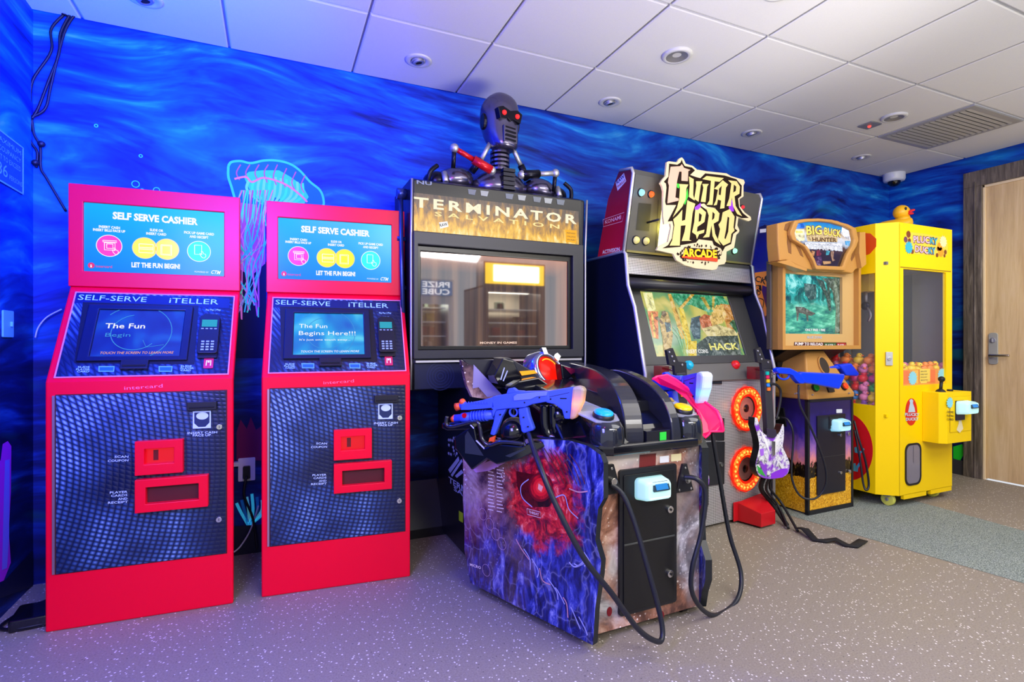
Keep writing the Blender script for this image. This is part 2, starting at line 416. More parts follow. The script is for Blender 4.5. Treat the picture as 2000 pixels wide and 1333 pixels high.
wb.ppx(FW, [(476,345),(486,336),(512,333),(545,333),(566,345),(590,362),(603,385),(592,402),(560,395),(535,385),(515,400),(500,385),(488,372)], JC, .0018)
for k in range(11):
    x = 486 + k*10.5; wb.rpx(FW, [(x, 344 + abs(k-4)*2.3), (x - 3, 372 + k*1.5), (512 + k*3.2, 398 + k)], .013, [JW, JG, JW][k % 3], .0022)
for k in range(8):
    x = 462 + k*18; wb.rpx(FW, [(x + 8, 322 + max(0, k-4)*7), (x, 338 + max(0, k-3)*6), (x + 6, 352 + max(0, k-2)*5)], .006, JP, .0026)
wb.rpx(FW, [(458,350),(480,346),(492,356),(512,348),(535,352),(560,362),(585,380),(600,395)], .010, JK, .0028)
rnd = random.Random(3)
for k in range(22):
    x = 462 + k*3.0; cm = [JC, JK, JW, JP, JG][k % 5]
    wb.rpx(FW, [(x + 8, 372), (x + rnd.uniform(-9, 9), 425), (x + rnd.uniform(-14, 14), 470), (478 + rnd.uniform(-18, 32), 530), (472 + rnd.uniform(-10, 34), 575 + rnd.uniform(0, 50))], .003 + .005*rnd.random(), cm, .003 + k*.0002)
wb.ppx(FW, [(458,395),(500,400),(518,440),(518,515),(490,540),(458,520)], JP, .0021)
wb.ppx(FW, [(455,508),(520,512),(520,700),(455,700)], JV, .0012)
for x, y, r in ((265,360,7),(306,372,6),(278,372,3),(188,246,3),(275,305,3)):
    a, b = FW.px(x, y); wb.ribbon(FW, ell(a, b, r*.0022, r*.0022, 16) + ell(a, b, r*.0022, r*.0022, 16)[:1], .004, JC, .002)
# dark paint line of the mural's foreground and corals low between the machines
wb.ppx(FW, [(430,1030),(520,1024),(520,1190),(430,1200)], mat('baseboard_navy', '0b1030', .5), .0035)
CORAL = mat('paint_coral_red', '7a1a50', .6, spec=.2)
wb.ppx(FW, [(462,845),(470,820),(482,838),(490,815),(500,840),(515,830),(515,900),(462,900)], CORAL, .002)
for k in range(7):
    wb.rpx(FW, [(486, 1028), (470 + k*8, 1000), (462 + k*10, 965 + abs(k-3)*6)], .014, [JC, JD, JW][k % 3], .0022)
o = wb.build('wall_back'); o['kind'] = 'structure'
wr = MB(); FR = Frame((XR, 0, 0), (0, -1, 0))            # right wall, a = -Y
dy0, dy1 = 1.30, 2.386
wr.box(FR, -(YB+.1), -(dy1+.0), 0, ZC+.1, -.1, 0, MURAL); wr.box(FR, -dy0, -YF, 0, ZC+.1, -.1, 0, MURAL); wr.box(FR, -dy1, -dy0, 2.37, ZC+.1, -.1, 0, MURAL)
GR = mat('paint_bright_green', '18c828', .6)
wr.ppx(FR, [(1862,873),(1880,868),(1884,885),(1876,900),(1862,896)], GR, .002)
o = wr.build('wall_right'); o['kind'] = 'structure'
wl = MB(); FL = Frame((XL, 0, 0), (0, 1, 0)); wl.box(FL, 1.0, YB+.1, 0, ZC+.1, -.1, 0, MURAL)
MG = mat('paint_magenta', 'b428d8', .6, spec=.2); VI = mat('paint_lilac', '7a6cf0', .6, spec=.2)
wl.ppx(FL, [(-30,905),(0,900),(4,868),(14,862),(21,872),(20,960),(16,1040),(20,1100),(6,1135),(-30,1150)], MG, .002)
wl.ppx(FL, [(8,900),(17,898),(16,1050),(12,1110),(2,1115),(5,1000)], VI, .003)
wl.ppx(FL, [(-30,1150),(0,1142),(62,1075),(62,1146),(-30,1180)], mat('baseboard_navy'), .004)
o = wl.build('wall_left'); o['kind'] = 'structure'
# baseboards
BBM = mat('baseboard_dark', '14161c', .45)
b = MB(); b.box(FW, .5, 3.0, 0, .10, 0, .012, BBM); b.box(FW, 3.0, XR, 0, .10, 0, .012, BBM); o = b.build('baseboard_back', bev=.003); o['kind'] = 'structure'
b = MB(); b.box(FR, -YB, -2.512, 0, .12, 0, .012, mat('baseboard_charcoal', '33333a', .5)); o = b.build('baseboard_right', bev=.003); o['kind'] = 'structure'
# door, frame and handle on the right wall
b = MB()
b.box(FR, -2.512, -2.386, 0, 2.36, 0, .03, GREYWOOD); b.box(FR, -2.512, -1.18, 2.36, 2.485, 0, .03, GREYWOOD); b.box(FR, -1.30, -1.18, 0, 2.36, 0, .03, GREYWOOD)
b.box(FR, -2.432, -2.425, 0, 2.40, .03, .04, GREYWOOD)
o = b.build('trim_1', bev=.004); o['kind'] = 'structure'
b = MB(); IV = mat('door_edge_cream', 'e8d2a8', .5)
b.box(FR, -2.386, -2.372, .0, 2.36, -.03, .012, IV); b.box(FR, -2.386, -1.30, 2.34, 2.36, -.03, .012, IV)
b.box(FR, -2.372, -1.30, .012, 2.34, -.05, 0, OAK)
d1 = b.build('door_1', bev=.002); d1['kind'] = 'structure'
b = MB(); a, h = FR.px(1941, 680)
b.rrect(FR, a-.03, a+.03, h-.13, h+.12, .02, 0, .012, mat('handle_plate_satin', 'b0b0a8', .5, .3)); b.tube([FR.p(a, h-.06, .01), FR.p(a, h-.06, .055)], .013, CHROME, 12, False)
b.tube([FR.p(a-.005, h-.06, .055), FR.p(a+.12, h-.058, .052)], .011, CHROME, 10, False)
b.disc(FR, a, h+.06, .02, .02, .012, .02, STEEL); b.box(FR, a-.003, a+.003, h+.045, h+.075, .02, .032, STEEL)
b.build('door_handle', d1, bev=.002)
# ================================================================== ceiling fittings
CAN = mat('can_white_trim', 'c4c4c2', .4); CANIN = mat('can_reflector', '8c8c8a', .35, .3); CG = mat('can_lamp_grey', 'c4c4c0', .5)
def downlight(x, y, label, r=.078):
    t = thing('recessed_light', label, 'ceiling light', (x, y, ZC), 'round recessed ceiling lights')
    b = MB(); F = FC; a, q = x, -y
    b.lathe(F, a, q, [(r, 0), (r, .006), (r-.006, .013), (r-.018, .014), (r-.022, .012)], CAN, 32); b.build('trim_ring', t)
    b = MB(); b.lathe(F, a, q, [(r-.022, .012), (r-.040, .006), (r-.056, .002)], CANIN, 32); b.build('reflector', t)
    b = MB(); b.disc(F, a, q, r-.05, r-.05, .0005, .0022, CG); b.build('lamp', t)
def gimbal(x, y, label, r=.07, blue=False):
    t = thing('adjustable_spotlight', label, 'ceiling spotlight', (x, y, ZC), 'small adjustable ceiling spotlights')
    b = MB(); F = FC; a, q = x, -y
    b.lathe(F, a, q, [(r, 0), (r, .004), (r-.008, .008), (r-.028, .006), (r-.034, .001)], CAN, 32); b.build('trim_ring', t)
    b = MB(); G = Frame(F.p(a, q, .004), (1, 0, .25), (0, -1, 0))
    b.disc(G, 0, 0, r-.034, r-.034, -.006, .002, STEEL); b.ring(G, 0, 0, .018, .03, .002, .012, STEEL); b.build('gimbal_ring', t)
    b = MB(); b.disc(G, 0, 0, .019, .019, 0, .010, HOLE); b.build('lamp', t)
downlight(1.935, 2.216, 'large round recessed light on the ceiling up and left of the jagged logo sign')
downlight(3.798, 2.235, 'large round recessed light between the smoke sensor and the air vent')
downlight(1.973, 1.62, 'large round recessed light cut by the top edge of the photo')
gimbal(.708, 2.824, 'small round spotlight with purple tint, nearest the robot bust')
gimbal(1.93, 2.823, 'small round spotlight right of the robot bust above the water mural')
gimbal(3.157, 2.83, 'small round spotlight on the ceiling between the logo sign and the hunting game')
gimbal(4.391, 2.834, 'small round spotlight near the dome camera, farthest to the right')
gimbal(-.517, 2.80, 'dark round spotlight on the blue-lit ceiling at the upper left')
t = thing('smoke_sensor', 'small square ceiling sensor with a red light beside the air vent', 'sensor', (3.785, 2.389, ZC))
b = MB(); b.rrect(FC, 3.73, 3.84, -2.44, -2.335, .01, 0, .008, CANIN); b.build('sensor_plate', t, bev=.002)
b = MB(); b.ball((3.785, 2.389, ZC-.010), .012, glow('red_led_soft', 'ff5a50', 1.2)); b.build('indicator_light', t)
VG = mat('vent_grey', 'a2a2a0', .4, .2)
t = thing('air_vent', 'square grey slatted air vent set in the ceiling near the door', 'air vent', (4.37, 2.2, ZC))
vx0, vx1, vy0, vy1 = 4.066, 4.662, 1.91, 2.505
b = MB(); b.frame(FC, [(vx0, -vy1), (vx1, -vy1), (vx1, -vy0), (vx0, -vy0)], [(vx0+.04, -vy1+.04), (vx1-.04, -vy1+.04), (vx1-.04, -vy0-.04), (vx0+.04, -vy0-.04)], .0, .008, VG); b.build('frame', t, bev=.002)
b = MB(); b.rect(FC, vx0+.03, vx1-.03, -vy1+.03, -vy0-.03, mat('vent_shadow', '303030', .8), .0015); b.build('backing', t)
b = MB()
for k in range(15):
    y = vy0 + .05 + k*(vy1-vy0-.1)/14; G = Frame((vx0+.03, y, ZC-.006), (1, 0, 0), (0, -1, .35))
    b.box(G, 0, vx1-vx0-.06, -.010, .010, 0, .0025, VG)
o = b.build('louvre', t)
t = thing('dome_camera', 'white dome security camera in the ceiling corner above the rubber duck', 'security camera', (5.10, 3.0, ZC))
b = MB(); b.lathe(FC, 5.10, -3.0, [(.085, 0), (.085, .05), (.078, .066), (.05, .07), (.0, .07)], mat('camera_white', 'd8dcde', .3), 28); b.build('housing', t)
b = MB(); b.lathe(FC, 5.10, -3.0, [(.05, .069), (.046, .09), (.03, .108), (.0, .114)], GLOSS, 24); b.build('lens_dome', t)
# left wall fittings
b = MB(); SG = mat('sign_aqua', '5fa8c8', .5); SI = mat('sign_blue_face', '1a50a0', .5)
y0, y1, z0, z1 = 2.70, 2.986, 1.745, 1.95
b.box(FL, y0, y1, z0, z1, 0, .006, SI); b.frame(FL, [(y0, z0), (y1, z0), (y1, z1), (y0, z1)], [(y0+.006, z0+.006), (y1-.006, z0+.006), (y1-.006, z1-.006), (y0+.006, z1-.006)], .006, .008, SG)
for k, s_ in enumerate(('MAXIMUM', 'OCCUPANCY', 'NOT TO EXCEED')): b.text(FL, s_, (2.72, z1-.043-k*.035), (2.96, z1-.043-k*.035), .02, SG, .007)
b.text(FL, '86', (2.74, z0+.03), (2.835, z0+.03), .05, SG, .007); b.text(FL, 'PERSONS', (2.85, z0+.03), (2.972, z0+.03), .02, SG, .007)
single(b, 'occupancy_sign', (XL, 2.85, 1.85), 'aqua framed occupancy sign reading PERSONS on the left wall', 'sign')
t = thing('light_switch', 'pale blue light switch plate on the left wall', 'light switch', (XL, 2.84, 1.17))
b = MB(); b.rrect(FL, 2.80, 2.895, 1.125, 1.235, .006, 0, .006, mat('switch_plate', '60b0d8', .4)); b.build('plate', t, bev=.001)
b = MB(); b.box(FL, 2.862, 2.87, 1.17, 1.19, .006, .014, mat('switch_plate')); b.build('toggle', t)
t = thing('power_outlet', 'white wall outlet with a black plug between the two red kiosks', 'outlet', (.0, YB, .45))
a, q = FW.px(482, 917); WP = mat('outlet_white', 'e4e4ea', .4)
b = MB(); b.rrect(FW, a-.04, a+.04, q-.06, q+.06, .006, 0, .007, WP); b.build('plate', t, bev=.001)
b = MB(); b.rrect(FW, a-.017, a+.017, q-.045, q+.02, .006, .007, .03, RUBBER); b.build('plug', t, bev=.002)
t = thing('power_outlet', 'narrow pale wall outlet half hidden behind the left red kiosk', 'outlet', (-.06, YB, .47))
a2, q2 = FW.px(461, 905); b = MB(); b.rrect(FW, a2-.03, a2+.015, q2-.012, q2+.008, .003, 0, .03, WP); b.build('plate', t)
b = MB(); b.tube([FW.p(a, q-.03, .03), FW.p(a-.01, q-.12, .05), FW.p(a+.03, q-.25, .04), FW.p(a+.05, q-.4, .06)], .006, RUBBER)
single(b, 'hanging_cable', FW.p(a, q-.2, .04), 'black power cord hanging from the white outlet between kiosks', 'cord')
CORDW = mat('white_cord', 'c8c8d8', .5)
b = MB(); b.tube([FW.px(505, 985) + (.03,), FW.px(490, 1030) + (.04,), FW.px(470, 1062) + (.05,), FW.px(452, 1075) + (.06,)], .004, CORDW)
b.v = [FW.p(v.x, v.y, v.z) for v in b.v]
single(b, 'thin_cable', FW.p(-.05, .25, .04), 'thin pale cable curving low between the two red kiosks', 'cable')
b = MB(); b.tube([FW.px(*p) + (.03,) for p in ((74, 660), (80, 640), (97, 620), (125, 605))], .003, CORDW); b.v = [FW.p(v.x, v.y, v.z) for v in b.v]
single(b, 'thin_cable', FW.p(-.9, 1.2, .04), 'thin pale wire arching beside the left edge of the left kiosk', 'cable')
# cable bundle in the left corner
CB = mat('cable_black', '0a0a18', .5)
paths = [((150,32),(128,70),(103,170),(92,215),(66,232)), ((140,32),(121,70),(118,110),(97,165),(78,215),(66,235)), ((128,33),(103,62),(103,105),(68,160),(62,205),(57,235)), ((66,236),(70,265),(82,290),(83,330),(95,352),(132,415)), ((66,236),(62,275),(76,300),(74,330))]
cb = MB()
for P_ in paths: cb.tube([FW.p(*FW.px(x, y), .02) for x, y in P_], .006, CB, 6)
cb.tube([FW.p(*FW.px(150, 30), .02), FW.p(*FW.px(132, 28), .02), FW.p(*FW.px(128, 34), .02)], .012, CB, 6)
cb.ball(FW.p(*FW.px(86, 286), .03), .015, CB); cb.ball(FW.p(*FW.px(74, 322), .03), .014, CB)
single(cb, 'cable_bundle', FW.p(-.9, 2.2, .02), 'tangled black cables hanging from the ceiling in the left corner', 'cable')
b = MB(); b.tube([(-.85, 2.9, .012), (-.93, 2.80, .012), (-.96, 2.68, .012), (-.90, 2.63, .012), (-.80, 2.64, .012)], .006, CB, 6)
single(b, 'floor_cable', (-.9, 2.75, 0), 'black cable looping on the floor in the left corner', 'cable')
b = MB(); G = Frame((-.84, 2.72, 0), (1, .1, 0), (-.1, 1, 0)); b.rrect(G, -.09, .03, -.09, .07, .012, 0, .045, GLOSS)
single(b, 'power_adapter', (-.84, 2.7, 0), 'glossy black power adapter on the floor left of the left kiosk', 'power adapter', bev=.006)
# ================================================================== red self-serve kiosks
def diamond_plate():
    t = NT('blue_diamond_plate_print'); x, y, z = t.xyz(t.obj())
    def dist(cx, cz):
        return t.math('SQRT', t.math('ADD', t.math('POWER', t.math('SUBTRACT', x, cx), 2), t.math('POWER', t.math('SUBTRACT', z, cz), 2)))
    r1 = dist(-1.15, .62); r2 = dist(.35, 1.75)
    s1 = t.math('ABSOLUTE', t.math('SINE', t.math('MULTIPLY', r1, 150))); s2 = t.math('ABSOLUTE', t.math('SINE', t.math('MULTIPLY', r2, 185)))
    p = t.math('MULTIPLY', t.math('POWER', s1, .8), t.math('POWER', s2, .8))
    n = t.noise(t.obj(), 2.6, 2, .5)
    fade = t.n('MapRange', i0=x, i1=.10, i2=.27, i3=1, i4=.0).outputs[0]
    n2 = t.ramp(n, [(.36, '404040'), (.6, 'ffffff')])
    k = t.math('MULTIPLY', t.math('MULTIPLY', p, fade), n2)
    c = t.ramp(k, [(0, '0a1432'), (.25, '182c54'), (.6, '3c5c90'), (1, '90b0d4')])
    t.col(c); t.bump(p, .25, .004); return t.fin(.28, spec=.5)
DPL = diamond_plate()
def kiosk_screen(name, bright):
    t = NT(name); n = t.noise(t.obj(), 7, 2, .4, .5)
    if bright: c = t.ramp(n, [(.3, '0468d8'), (.5, '10a8f0'), (.7, '70f0ff')])
    else: c = t.ramp(n, [(.3, '06198c'), (.5, '0a38b4'), (.72, '1a6cd8')])
    t.col((.01, .01, .02, 1)); t.emit(c, .85); return t.fin(.15)
KP = Pose(-.4755, 2.561, -3.2); KW = .319
KF = KP.front(0); KC = KP.F((0, 0, .952), (1, 0, 0), (0, .235, .40)); KU = KP.front(.215)
Z1 = Z(0, 330, 2.898); Z2 = Z(60, 730, 2.2104)
BLK = mat('panel_edge_black', '0c0d12', .4); CY = glow('screen_cyan', '1cf0f0', 1.15); MGE = glow('screen_magenta', 'e83cb0', 1.25); YE = glow('screen_yellow', 'ffe000', 1.3); WE = glow('screen_white', 'ffffff', 1.0); OE = glow('screen_orange', 'ffb060', 1.0)
def screen_bg():
    t = NT('screen_blue_gradient'); z = t.xyz(t.obj())
    s = t.math('ADD', t.math('MULTIPLY', z[2], 1.6), t.math('MULTIPLY', z[0], .55))
    c = t.ramp(t.math('SUBTRACT', s, 2.05), [(0, '0070d8'), (.35, '0098f0'), (.8, '00c4fc')]); t.col((.01, .01, .02, 1)); t.emit(c, 1.1); return t.fin(.2, spec=.2)
SBG = screen_bg()
PINK = glow('screen_pink_red', 'f03060', .95)
def make_kiosk():
    t = thing('self_serve_kiosk', 'left red self-serve cashier kiosk with the dark blue screen, nearest the left corner', 'kiosk', KP)
    b = MB(); side = KP.F((-KW, 0, 0), (0, 1, 0), (0, 0, 1))     # a = depth into the wall
    P = [(0, 0), (0, .952), (.235, 1.352), (.235, 1.36), (.50, 1.36), (.50, 0)]
    b.prism(side, P[:3] + [(.27, 1.352), (.03, .94), (.03, 0)], 0, 2*KW, REDP); b.prism(side, [(.02, .004), (.02, .95), (.25, 1.36), (.26, 1.74), (.50, 1.74), (.50, .004)], .055, 2*KW-.055, mat('kiosk_body_dark', '500818', .4)); b.build('body', t, bev=.006)
    # head
    b = MB(); top = KU.px(131, 357)[1]; fr = KU.px(133, 559)[1]
    oa, ob = [KU.px(*p) for p in Z1((470, 182), (1268, 250), (1268, 612), (468, 575))], None
    a0 = sum((oa[0][0], oa[3][0]))/2; a1 = sum((oa[1][0], oa[2][0]))/2; b1 = (oa[0][1]+oa[1][1])/2; b0 = (oa[2][1]+oa[3][1])/2
    outer = [(-KW-.002, fr), (KW+.002, fr), (KW+.002, top), (-KW-.002, top)]; inner = [(a0, b0), (a1, b0), (a1, b1), (a0, b1)]
    b.frame(KU, outer, inner, -.02, 0, REDP); b.box(KU, -KW-.002, KW+.002, fr, top, -.04, -.019, REDP)
    b.build('head_panel', t, bev=.003)
    b = MB(); S = KU.off(-.012)
    b.box(S, a0, a1, b0, b1, -.006, 0, SBG)
    b.tpx(S, 'SELF SERVE CASHIER', Z1((638, 282))[0], Z1((1120, 318))[0], 13, WE, bold=.045)
    for s_, p0, p1 in (('INSERT CASH', (560, 333), (680, 342)), ('INSERT BILLS FACE UP', (527, 350), (710, 362)), ('SLIDE OR', (848, 352), (925, 358)), ('INSERT CARD', (828, 372), (942, 379)), ('PICK UP GAME CARD', (1042, 366), (1212, 378)), ('AND RECEIPT', (1073, 389), (1180, 397))):
        b.tpx(S, s_, Z1(p0)[0], Z1(p1)[0], 4.6, WE, bold=.04)
    b.tpx(S, 'LET THE FUN BEGIN!', Z1((745, 556))[0], Z1((1020, 566))[0], 9, WE, bold=.045)
    b.tpx(S, 'intercard', Z1((543, 558))[0], Z1((635, 562))[0], 5, PINK, bold=.01)
    b.tpx(S, 'POWERED BY', Z1((1102, 587))[0], Z1((1182, 591))[0], 3, WE); b.tpx(S, 'CTM', Z1((1192, 593))[0], Z1((1243, 598))[0], 7, WE, shear=.3, bold=.02)
    for (x, y), m in (((619, 436), MGE), ((820, 449), YE), ((946, 456), YE), ((1127, 468), CY)):
        a, q = S.px(*Z1((x, y))[0]); b.disc(S, a, q, .046, .046, .0005, .0012, m, 36)
        b.ring(S, a, q, .0445, .047, .0012, .0016, WE if m is not YE else mat('screen_yellow_dim', 'a89000', .4, emi='fff0a0', es=.5), 36)
    def sq(x0, y0, x1, y1, wd=.0028):
        a_, q_ = S.px(*Z1((x0, y0))[0]); c_, d_ = S.px(*Z1((x1, y1))[0]); b.ribbon(S, [(a_, q_), (c_, q_), (c_, d_), (a_, d_), (a_, q_)], wd, WE, .0022)
    sq(583, 405, 662, 418); sq(592, 418, 652, 462); sq(605, 425, 640, 452); sq(788, 425, 868, 478); sq(788, 445, 868, 458); sq(912, 430, 972, 490); sq(918, 436, 966, 484, .0015); sq(1102, 432, 1142, 486)
    for cx, cy in ((655, 470), (1150, 490)):
        pts = [S.px(*Z1((cx + dx, cy + dy))[0]) for dx, dy in ((-18, -12), (-6, -4), (-10, -22), (-4, -22), (4, -8), (14, -6), (16, 6), (8, 16), (-4, 14), (-14, 2), (-18, -12))]; b.ribbon(S, pts, .0024, WE, .0024)
    a, q = S.px(*Z1((517, 547))[0]); b.disc(S, a, q, .012, .012, .0005, .0012, PINK, 20); b.tpx(S, 'i', Z1((512, 558))[0], Z1((522, 558))[0], 6, WE, .002)
    b.build('display_screen', t)
    # console
    q = [KC.px(*p) for p in Z1((425, 700), (1303, 733), (1277, 1172), (312, 1172))]
    ca0, ca1 = -KW + .030, KW - .022; cb0 = (q[2][1] + q[3][1])/2; cb1 = (q[0][1] + q[1][1])/2
    b = MB(); b.box(KC, ca0, ca1, cb0, cb1, 0, .004, DPL); T1 = mat('lettering_pale_cyan', 'a8dcf0', .4)
    C1 = KC.off(.004); b.frame(C1, [(ca0-.005, cb0-.005), (ca1+.005, cb0-.005), (ca1+.005, cb1+.005), (ca0-.005, cb1+.005)], [(ca0, cb0), (ca1, cb0), (ca1, cb1), (ca0, cb1)], -.003, .002, mat('trim_pink_edge', 'e888a8', .35, .2))
    b.ppx(C1, Z1((425, 702), (1300, 735), (1297, 790), (420, 760)), mat('console_navy', '101c4a', .3), .0006)
    b.ppx(C1, Z1((470, 755), (1125, 775), (1100, 1108), (420, 1100)), BLK, .0008)
    b.tpx(C1, 'SELF-SERVE', Z1((440, 742))[0], Z1((828, 755))[0], 10, T1); b.tpx(C1, 'iTELLER', Z1((957, 760))[0], Z1((1235, 769))[0], 10, T1)
    for s_, p0, p1 in (('SLIDE', (440, 1128), (508, 1128)), ('PLAYER', (430, 1141), (508, 1141)), ('CARD', (435, 1153), (505, 1153)), ('SLIDE', (1022, 1123), (1085, 1123)), ('PLAYER', (1022, 1135), (1097, 1135)), ('CARD', (1022, 1147), (1080, 1147)), ('Play', (1165, 804), (1185, 804)), ('Pay | Play', (1190, 804), (1250, 804)), ('INSERT', (1170, 831), (1230, 831))):
        b.tpx(C1, s_, Z1(p0)[0], Z1(p1)[0], 3.2, T1, bold=.01)
    LB = mat('print_light_blue', '68b0e0', .4)
    for x0, x1 in ((558, 650), (898, 978)):
        b.ppx(C1, Z1((x0, 1118), (x1, 1118), (x1-4, 1150), (x0, 1150)), LB, .0012); b.ppx(C1, Z1((x0+6, 1124), (x1-6, 1124), (x1-9, 1145), (x0+6, 1145)), mat('print_blue', '1c60b0', .4), .0016)
    b.build('console_panel', t)
    b = MB(); G = C1.off(.001)
    sq4 = [G.px(*p) for p in Z1((560, 795), (1043, 812), (1022, 1070), (516, 1062))]
    sa0, sa1 = (sq4[0][0]+sq4[3][0])/2, (sq4[1][0]+sq4[2][0])/2; sb0, sb1 = (sq4[2][1]+sq4[3][1])/2, (sq4[0][1]+sq4[1][1])/2
    b.frame(G, [(sa0-.04, sb0-.02), (sa1+.03, sb0-.02), (sa1+.03, sb1+.022), (sa0-.04, sb1+.022)], [(sa0, sb0), (sa1, sb0), (sa1, sb1), (sa0, sb1)], 0, .010, mat('screen_bezel_navy', '0c1430', .3)); b.build('screen_bezel', t, bev=.003)
    KS['geo'] = (sa0, sa1, sb0, sb1)
    # card terminal
    b = MB(); p = [G.px(*z) for z in Z1((1188, 870), (1182, 1060))]; ta = (p[0][0]+p[1][0])/2; tb1, tb0 = p[0][1], p[1][1]; TM = mat('terminal_black', '12131c', .35)
    b.rrect(G, ta-.038, ta+.038, tb0, tb1+.02, .01, 0, .028, TM); b.rrect(G, ta-.028, ta+.028, tb1+.01, tb1+.034, .008, 0, .018, TM); b.box(G, ta-.036, ta+.036, tb0-.014, tb0+.004, 0, .014, TM)
    H = G.off(.028); b.rect(H, ta-.029, ta+.029, tb1-.040, tb1-.004, glow('terminal_lcd', '2cc0dc', .7), .001)
    KEY = mat('key_white', '9cb4d4', .4)
    for r in range(4):
        for c_ in range(3): b.box(H, ta-.024+c_*.018, ta-.012+c_*.018, tb0+.012+r*.013, tb0+.019+r*.013, 0, .003, KEY)
    for c_ in range(4): b.box(H, ta-.030+c_*.0165, ta-.020+c_*.0165, tb1-.052, tb1-.047, 0, .002, KEY)
    b.build('card_terminal', t, bev=.001)
    b = MB(); a, q_ = G.px(*Z1((1181, 1100))[0]); b.rrect(G, a-.018, a+.018, q_-.026, q_+.024, .004, 0, .003, mat('label_crimson', 'c82050', .4)); b.ribbon(G, [(a-.008, q_-.014), (a-.008, q_+.01), (a+.008, q_+.01), (a+.008, q_-.014)], .004, WHITE, .0035); b.disc(G, a, q_+.004, .004, .004, .003, .004, WHITE); b.build('instruction_label', t)
    b = MB(); s0 = G.px(*Z1((765, 1122))[0]); b.box(G, s0[0]-.047, s0[0]+.047, s0[1]-.016, s0[1]+.022, 0, .018, TM); b.box(G, s0[0]-.040, s0[0]+.040, s0[1]-.006, s0[1]+.001, .018, .021, HOLE); b.build('card_slot', t, bev=.002)
    # embossed word on the lower rim
    b = MB(); b.tpx(KF, 'intercard', (243, 762), (318, 757), 7, mat('emboss_red_light', 'ff7090', .3), .002); b.build('rim_lettering', t)
    # door
    dq = [KF.px(*p) for p in ((107, 772), (438, 765), (438, 1083), (112, 1118))]
    da0, da1 = -KW + .036, KW - .026; db1 = (dq[0][1] + dq[1][1])/2; db0 = (dq[2][1] + dq[3][1])/2
    b = MB(); b.box(KF, da0-.004, da1+.004, db0-.004, db1+.004, .0005, .0015, mat('door_gap_dark', '40020c', .5)); b.box(KF, da0, da1, db0, db1, .0, .006, DPL, mat('door_edge_red', 'c00830', .3))
    D = KF.off(.006); TL = mat('lettering_pale_blue', 'c4dcf4', .4)
    for s_, p0, p1 in (('SCAN', (362, 364), (422, 363)), ('COUPON', (333, 382), (422, 379)), ('PLAYER', (342, 519), (418, 515)), ('CARDS', (347, 533), (418, 529)), ('AND', (377, 547), (418, 544)), ('RECEIPT', (334, 563), (420, 558)), ('INSERT CASH', (677, 262), (805, 258)), ('FACE UP', (700, 272), (778, 270))):
        b.tpx(D, s_, Z2(p0)[0], Z2(p1)[0], 4.2, TL, bold=.01)
    b.ppx(D, Z2((700, 163), (778, 160), (778, 235), (700, 238)), TL, .001); b.ppx(D, Z2((706, 169), (772, 166), (772, 229), (706, 232)), mat('print_navy', '14264c', .4), .0014)
    a, q_ = D.px(*Z2((741, 183))[0]); b.disc(D, a, q_, .022, .015, .0014, .0018, TL); b.ppx(D, Z2((706, 232), (706, 215), (724, 231)), TL, .0018); b.ppx(D, Z2((772, 229), (772, 212), (754, 230)), TL, .0018)
    dr = b.build('door', t)
    b = MB(); b.box(KF, da0-.012, da0-.004, db0, db1, 0, .008, mat('hinge_steel_pink', 'c0a0a8', .3, .8)); b.build('hinge', t)
    b = MB()
    v = [D.px(*p) for p in Z2((678, 122), (805, 118), (803, 152), (680, 158))]; b.box(D, v[0][0], v[1][0], v[3][1], v[0][1], 0, .022, TM); b.box(D, v[0][0]+.008, v[1][0]-.008, v[3][1]+.008, v[3][1]+.014, .022, .025, HOLE); b.build('bill_slot', dr, bev=.003)
    for nm, O, I, dm in (('scan_window', ((458, 290), (663, 278), (663, 420), (458, 436)), ((497, 322), (625, 313), (625, 380), (499, 386)), mat('scan_glow', '500008', .3, emi='f80c18', es=.8)), ('dispenser_tray', ((458, 455), (770, 430), (770, 566), (458, 596)), ((503, 487), (730, 465), (730, 537), (505, 556)), mat('tray_shade', '500812', .5))):  # tray floor coloured dark for the shade inside the slot
        O = [D.px(*p) for p in Z2(*O)]; I = [D.px(*p) for p in Z2(*I)]
        A0, A1, B0, B1 = O[0][0], O[1][0], (O[2][1]+O[3][1])/2, (O[0][1]+O[1][1])/2; a0_, a1_, b0_, b1_ = (I[0][0]+I[3][0])/2, I[1][0], (I[2][1]+I[3][1])/2, (I[0][1]+I[1][1])/2
        b = MB(); b.frame(D, [(A0, B0), (A1, B0), (A1, B1), (A0, B1)], [(a0_, b0_), (a1_, b0_), (a1_, b1_), (a0_, b1_)], 0, .03, REDP); b.rect(D, a0_, a1_, b0_, b1_, dm, .0012)
        if nm == 'scan_window': b.rect(D, a0_+(a1_-a0_)*.25, a0_+(a1_-a0_)*.42, b0_+.01, b1_-.01, mat('scan_dark', '60000a', .4), .002)
        b.build(nm, dr, bev=.002)
    for p in Z2((815, 230), (813, 630)):
        b = MB(); a, q_ = D.px(*p); a = min(a, da1-.014); b.disc(D, a, q_, .011, .011, 0, .007, CHROME, 20); b.box(D, a-.001, a+.001, q_-.005, q_+.005, .007, .0075, HOLE); b.build('lock', dr, bev=.001)
    return t
KS = {}
